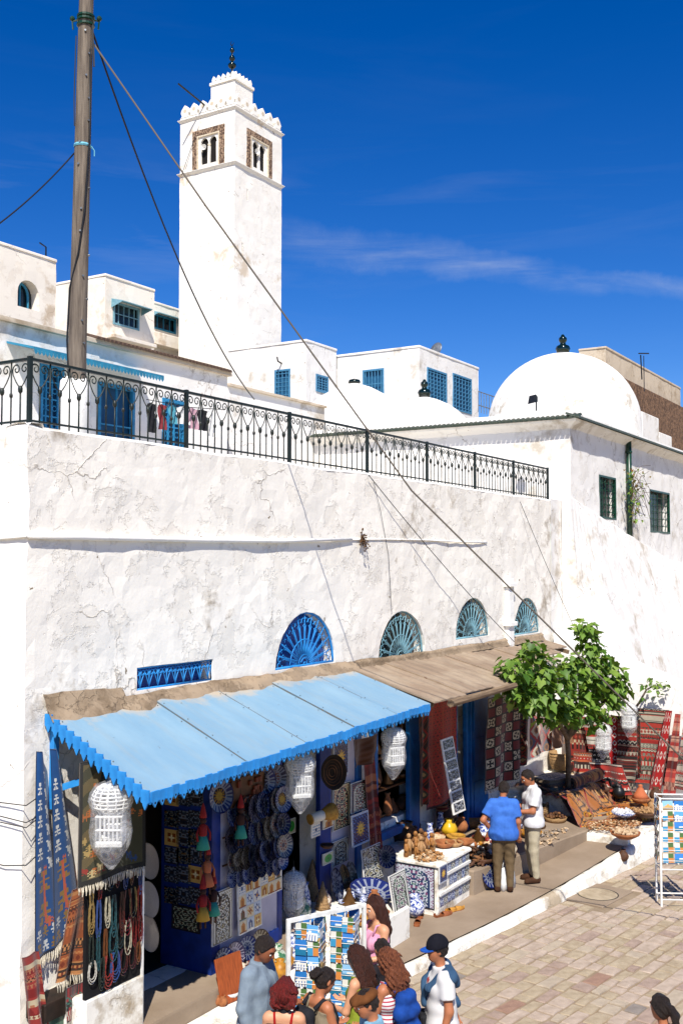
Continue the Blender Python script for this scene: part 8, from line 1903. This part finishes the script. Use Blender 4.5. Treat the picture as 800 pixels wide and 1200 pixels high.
    # hair
    hc = [(S(Hd((0, .078, 1.70))), hm @ Vector((0, .85, -.52)))]
    base = [hell((0, .012, 1.662), (.082, .102, .112), .02, .006)]
    if hair == 'short': sdf_obj('hair', base, .010, hcol, t_, clips=hc + [(S(Hd((0, 0, 1.585))), hm @ Vector((0, .0, -1)))], wr=.004, wf=(90, 60, 80), seed=seed)
    elif hair in ('bun', 'pony'):
        pr = base + ([('cap', S(Hd((0, -.10, 1.70))), S(Hd((0, -.135, 1.665))), .05 * s, .045 * s, .02 * s)] if hair == 'bun' else [('cap', S(Hd((0, -.10, 1.66))), S(Hd((0, -.15, 1.60))), .045 * s, .04 * s, .02 * s), ('cap', S(Hd((0, -.15, 1.60))), S(Hd((0, -.13, 1.42))), .042 * s, .02 * s, .02 * s)])
        sdf_obj('hair', pr, .010, hcol, t_, clips=hc, wr=.006, wf=(70, 45, 60), seed=seed)
    elif hair in ('long', 'curly', 'bob'):
        ln = {'long': 1.22, 'curly': 1.38, 'bob': 1.52}[hair]; w_ = {'curly': .014, 'bob': .011, 'long': .008}[hair]
        pr = [hell((0, .008, 1.662), (.088, .106, .116), .02, .008)]
        for x in (-.075, -.03, .03, .075): pr += [('cap', S(Hd((x, -.035, 1.66))), S((x * 1.15, -.085 - .02 * (abs(x) < .05), (1.53 + ln) / 2 + .04)), .06 * s, .055 * s, .03 * s), ('cap', S((x * 1.15, -.085 - .02 * (abs(x) < .05), (1.53 + ln) / 2 + .04)), S((x * 1.2, -.10, ln)), .052 * s, .022 * s, .03 * s)] if hair != 'bob' else [('cap', S(Hd((x, -.035, 1.66))), S(Hd((x * 1.1, -.05, 1.56))), .062 * s, .05 * s, .03 * s)]
        sdf_obj('hair', pr, .010, hcol, t_, clips=[(S(Hd((0, .085, 1.70))), hm @ Vector((0, .95, -.30)))], wr=w_, wf=(95, 60, 90) if hair != 'long' else (85, 22, 75), seed=seed)
    if hair in ('long', 'curly', 'bob'):
        rn = random.Random(seed); m = MB()
        for k in range(90):
            az = rn.uniform(PI * .98, PI * 2.02) if rn.random() < .85 else rn.uniform(0, PI); x, y = math.cos(az), math.sin(az); wv = .012 if hair == 'curly' else .005; p0 = Hd((x * .03, .01 + y * .03, 1.79 + rn.uniform(-.006, .012))); p1 = Hd((x * .085, .0 + y * .10, 1.74)); p2 = Hd((x * .10, -.01 + y * .112, 1.66)); p3 = Hd((x * .10, -.02 + y * .105, 1.57)); pts = [p0, p1, p2, p3]
            if y < .1 and hair != 'bob':
                for f in (.25, .5, .75, 1): pts.append((x * .105 + rn.uniform(-wv, wv) * 1.5, -.085 + y * .06 + rn.uniform(-wv, wv) * 1.5, 1.57 + (ln - 1.57) * f * rn.uniform(.92, 1.04)))
            elif y > .1: pts = pts[:2]
            m.tube([S((p[0] + rn.uniform(-wv, wv), p[1] + rn.uniform(-wv, wv), p[2])) for p in pts], [.0075 * s] * (len(pts) - 1) + [.003 * s], 5)
        o = m.build('hair_locks', hcol, t_, local=True, smooth=True); o['kind'] = 'stuff'
    # extras
    for e in extras:
        if e[0] == 'cap':
            sdf_obj('cap_crown', [hell((0, .012, 1.675), (.086, .108, .112), .02, .010)], .010, e[1], t_, clips=[(S(Hd((0, 0, 1.672))), hm @ Vector((0, -.12, -1)))])
            m = MB(); n = 10; ring = []
            for zz in (0, .012):
                ring.append([S(Hd((.078 * math.cos(PI * k / n) * (1 if True else 1), .07 + .125 * math.sin(PI * k / n), 1.682 + zz - .02 * abs(math.cos(PI * k / n)) - .02 * math.sin(PI * k / n)))) for k in range(n + 1)])
            m.loft(ring, True, True); m.build('cap_peak', e[2], t_, local=True, smooth=False)
        elif e[0] == 'flatcap':
            sdf_obj('flat_cap', [hell((0, .02, 1.715), (.105, .13, .052), .02), ('cap', S(Hd((-.04, .13, 1.70))), S(Hd((.04, .13, 1.70))), .028 * s, .028 * s, .04 * s)], .010, e[1], t_, clips=[(S(Hd((0, 0, 1.685))), hm @ Vector((0, .05, -1)))], wr=.003)
        elif e[0] == 'pack':
            sdf_obj('backpack', [cap((-.09, -.20, 1.05), (.09, -.20, 1.05), .085, .085, .04), cap((-.085, -.19, 1.22), (.085, -.19, 1.22), .085, .085, .06), cap((-.06, -.18, 1.36), (.06, -.18, 1.36), .07, .07, .06)], .013, e[1], t_, wr=.003, seed=4)
            for sg in (-1, 1):
                m = MB(); m.tube([S((sg * .09, -.13, 1.42)), S((sg * .11, -.03, 1.49)), S((sg * .12, .075, 1.42)), S((sg * .135, .125, 1.28)), S((sg * .16, .06, 1.12)), S((sg * .13, -.12, 1.04))], .021 * s, 6); m.build('pack_strap', e[1] if len(e) < 3 else e[2], t_, local=True, smooth=True)
        elif e[0] == 'sweater':
            sdf_obj('sweater', [cap((-.17, -.06, 1.43), (.17, -.06, 1.43), .075, .075, .04), cap((-.10, -.12, 1.36), (.10, -.12, 1.36), .055, .05, .05), cap((-.09, -.13, 1.15), (.09, -.13, 1.15), .05, .05, .09), cap((-.15, .0, 1.45), (-.09, .14, 1.30), .05, .04, .04), cap((.15, .0, 1.45), (.07, .15, 1.30), .05, .04, .04), cap((-.09, .14, 1.30), (.03, .17, 1.18), .038, .03, .03), cap((.07, .15, 1.30), (.0, .165, 1.12), .038, .028, .03)], .012, e[1], t_, clips=[(S((0, .02, 1.49)), (0, .3, 1))], wr=.006, seed=7)
        elif e[0] == 'collar':
            m = MB(); m.loft([[S((r_ * math.sin(a), .0 + r_ * .85 * -math.cos(a), z + .012 * math.cos(a))) for a in [R(25 + 310 * k / 14) + PI for k in range(15)]] for r_, z in ((.072, 1.475), (.070, 1.52), (.092, 1.485))], closed=False); m.build('collar', e[1], t_, local=True, smooth=True)
        elif e[0] == 'bag':
            a, ln = e[2], e[3]; m = MB(); m.bbox(a[0] * s - .11, a[0] * s + .11, a[1] * s - .05, a[1] * s + .05, a[2] * s - ln, a[2] * s, .02); m.build('bag', e[1], t_, local=True)
        elif e[0] == 'belt':
            m = MB(); m.loft([[S((.185 * B * math.cos(a), .135 * B * math.sin(a), z)) for a in [2 * PI * k / 24 for k in range(24)]] for z in (.985, 1.02)]); m.build('belt', e[1], t_, local=True, smooth=True)
        elif e[0] == 'choker':
            m = MB(); m.loft([[S((.062 * math.cos(a), .006 + .062 * math.sin(a), z)) for a in [2 * PI * k / 18 for k in range(18)]] for z in (1.475, 1.525)]); m.build('neck_band', e[1], t_, local=True, smooth=True)
        elif e[0] == 'watch':
            w_ = arms[1][2]; m = MB(); m.sphere(S(w_), .038 * s, 8, 6, (1, 1, .5)); m.build('watch', 'lamp_black', t_, local=True)
    return t_
def stand(px, py_top, H_, z=0.0):
    """where someone of height H_ stands whose crown is seen at this sight line"""
    p = onZ(px, py_top, z + H_); return (p.x, p.y, z)
person('man in a grey long sleeved shirt with short dark hair by the jars', stand(303, 1095, 1.78), 1.78, head_dir(.85, -.35), 'short', 'hair_black', 'skin_dark', 'shirt_grey', 'trouser_dark', FWD, DOWN, (-.1, -.5), 1.9, 1.12, extras=[('collar', 'shirt_grey')], seed=2, hem=.82)
person('woman with short bright red hair and thin straps seen from behind', stand(333, 1152, 1.62), 1.62, head_dir(.1, 1), 'bob', 'hair_red', 'skin_light', 'top_black', 'jeans', FWD, FWD, (-.15, -.25), woman=True, tank='strap_red', seed=3, extras=[('choker', 'top_black')])
person('woman with dark pinned up hair, khaki top and black backpack', stand(374, 1136, 1.64), 1.64, head_dir(.75, .6), 'bun', 'hair_black', 'skin_tan', 'top_khaki', 'jeans', FWD, FWD, (-.1, -.45), woman=True, tank=True, extras=[('pack', 'pack_black')], seed=4)
person('woman in a green top with long brown red hair looking at postcards', stand(424, 1112, 1.62), 1.62, head_dir(-.75, .55), 'long', 'hair_brown', 'skin_light', 'top_green', 'jeans', FWD, FWD, (.0, -.45), woman=True, tank=True, seed=5)
person('man in a brown flat cap and pale blue shirt at the bottom edge', stand(437, 1157, 1.72), 1.70, head_dir(-.9, -.25), 'short', 'hair_black', 'skin_tan', 'shirt_pale', 'trouser_dark', FWD, DOWN, (.0, -.35), .7, 1.08, extras=[('flatcap', 'cap_brown')], seed=6)
person('woman with curly auburn hair, striped top and blue backpack', stand(459, 1114, 1.70), 1.68, head_dir(-.75, .7), 'curly', 'hair_auburn', 'skin_tan', 'top_striped', 'jeans', FWD, DOWN, (.2, -.3), woman=True, tank=True, extras=[('pack', 'pack_blue')], seed=7)
person('woman in a pink top with long dark red hair behind the postcards', stand(441, 1053, 1.68), 1.68, head_dir(-.8, -.45), 'long', 'hair_brown', 'skin_light', 'top_pink', 'jeans', FWD, DOWN, (.1, -.15), woman=True, tank=True, seed=8)
person('short person with dark pinned hair half hidden behind the curly haired woman', stand(449, 1101, 1.52), 1.50, head_dir(-.5, .8), 'bun', 'hair_black', 'skin_tan', 'top_black', 'jeans', FWD, DOWN, (0, -.2), woman=True, seed=9)
person('man in a dark cap with a blue peak and a sweater over his shoulders', stand(516, 1097, 1.76), 1.74, head_dir(-1, -.12), 'short', 'hair_black', 'skin_tan', 'tee_print', 'trouser_dark', DOWN, BEHIND, (.0, -.12), .62, 1.06, extras=[('cap', 'cap_navy', 'cap_peak'), ('sweater', 'sweater'), ('belt', 'pack_black'), ('bag', 'pack_black', (.06, .16, 1.02), .16)], seed=10, hem=.92)
q = onZ(590, 1041, .19); person('man in a blue short sleeved shirt and khaki trousers seen from behind', (q.x, q.y, ped_z(q.x)), 1.74, head_dir(.1, 1), 'short', 'hair_black', 'skin_tan', 'shirt_blue', 'trouser_khaki', HIP, DOWN, (-.3, -.3), .72, 1.1, seed=11, hem=.84, extras=[('collar', 'shirt_blue')])
q = onZ(624, 1030, .21); person('man in a white shirt and cream trousers looking down at his hands', (q.x, q.y, ped_z(q.x)), 1.84, head_dir(-.85, -.10), 'short', 'hair_black', 'skin_tan', 'shirt_white', 'trouser_cream', FWD, FWD, (.15, -.5), .72, 1.08, seed=12, hem=.88, extras=[('collar', 'shirt_white'), ('watch',)])
person('person with dark tied back hair cut off at the bottom right corner', stand(777, 1169, 1.62), 1.62, head_dir(-.5, .8), 'pony', 'hair_black', 'skin_tan', 'top_black', 'jeans', DOWN, DOWN, (0, -.15), woman=True, tank=True, seed=13)
# the bag the man in blue carries, on the step beside him
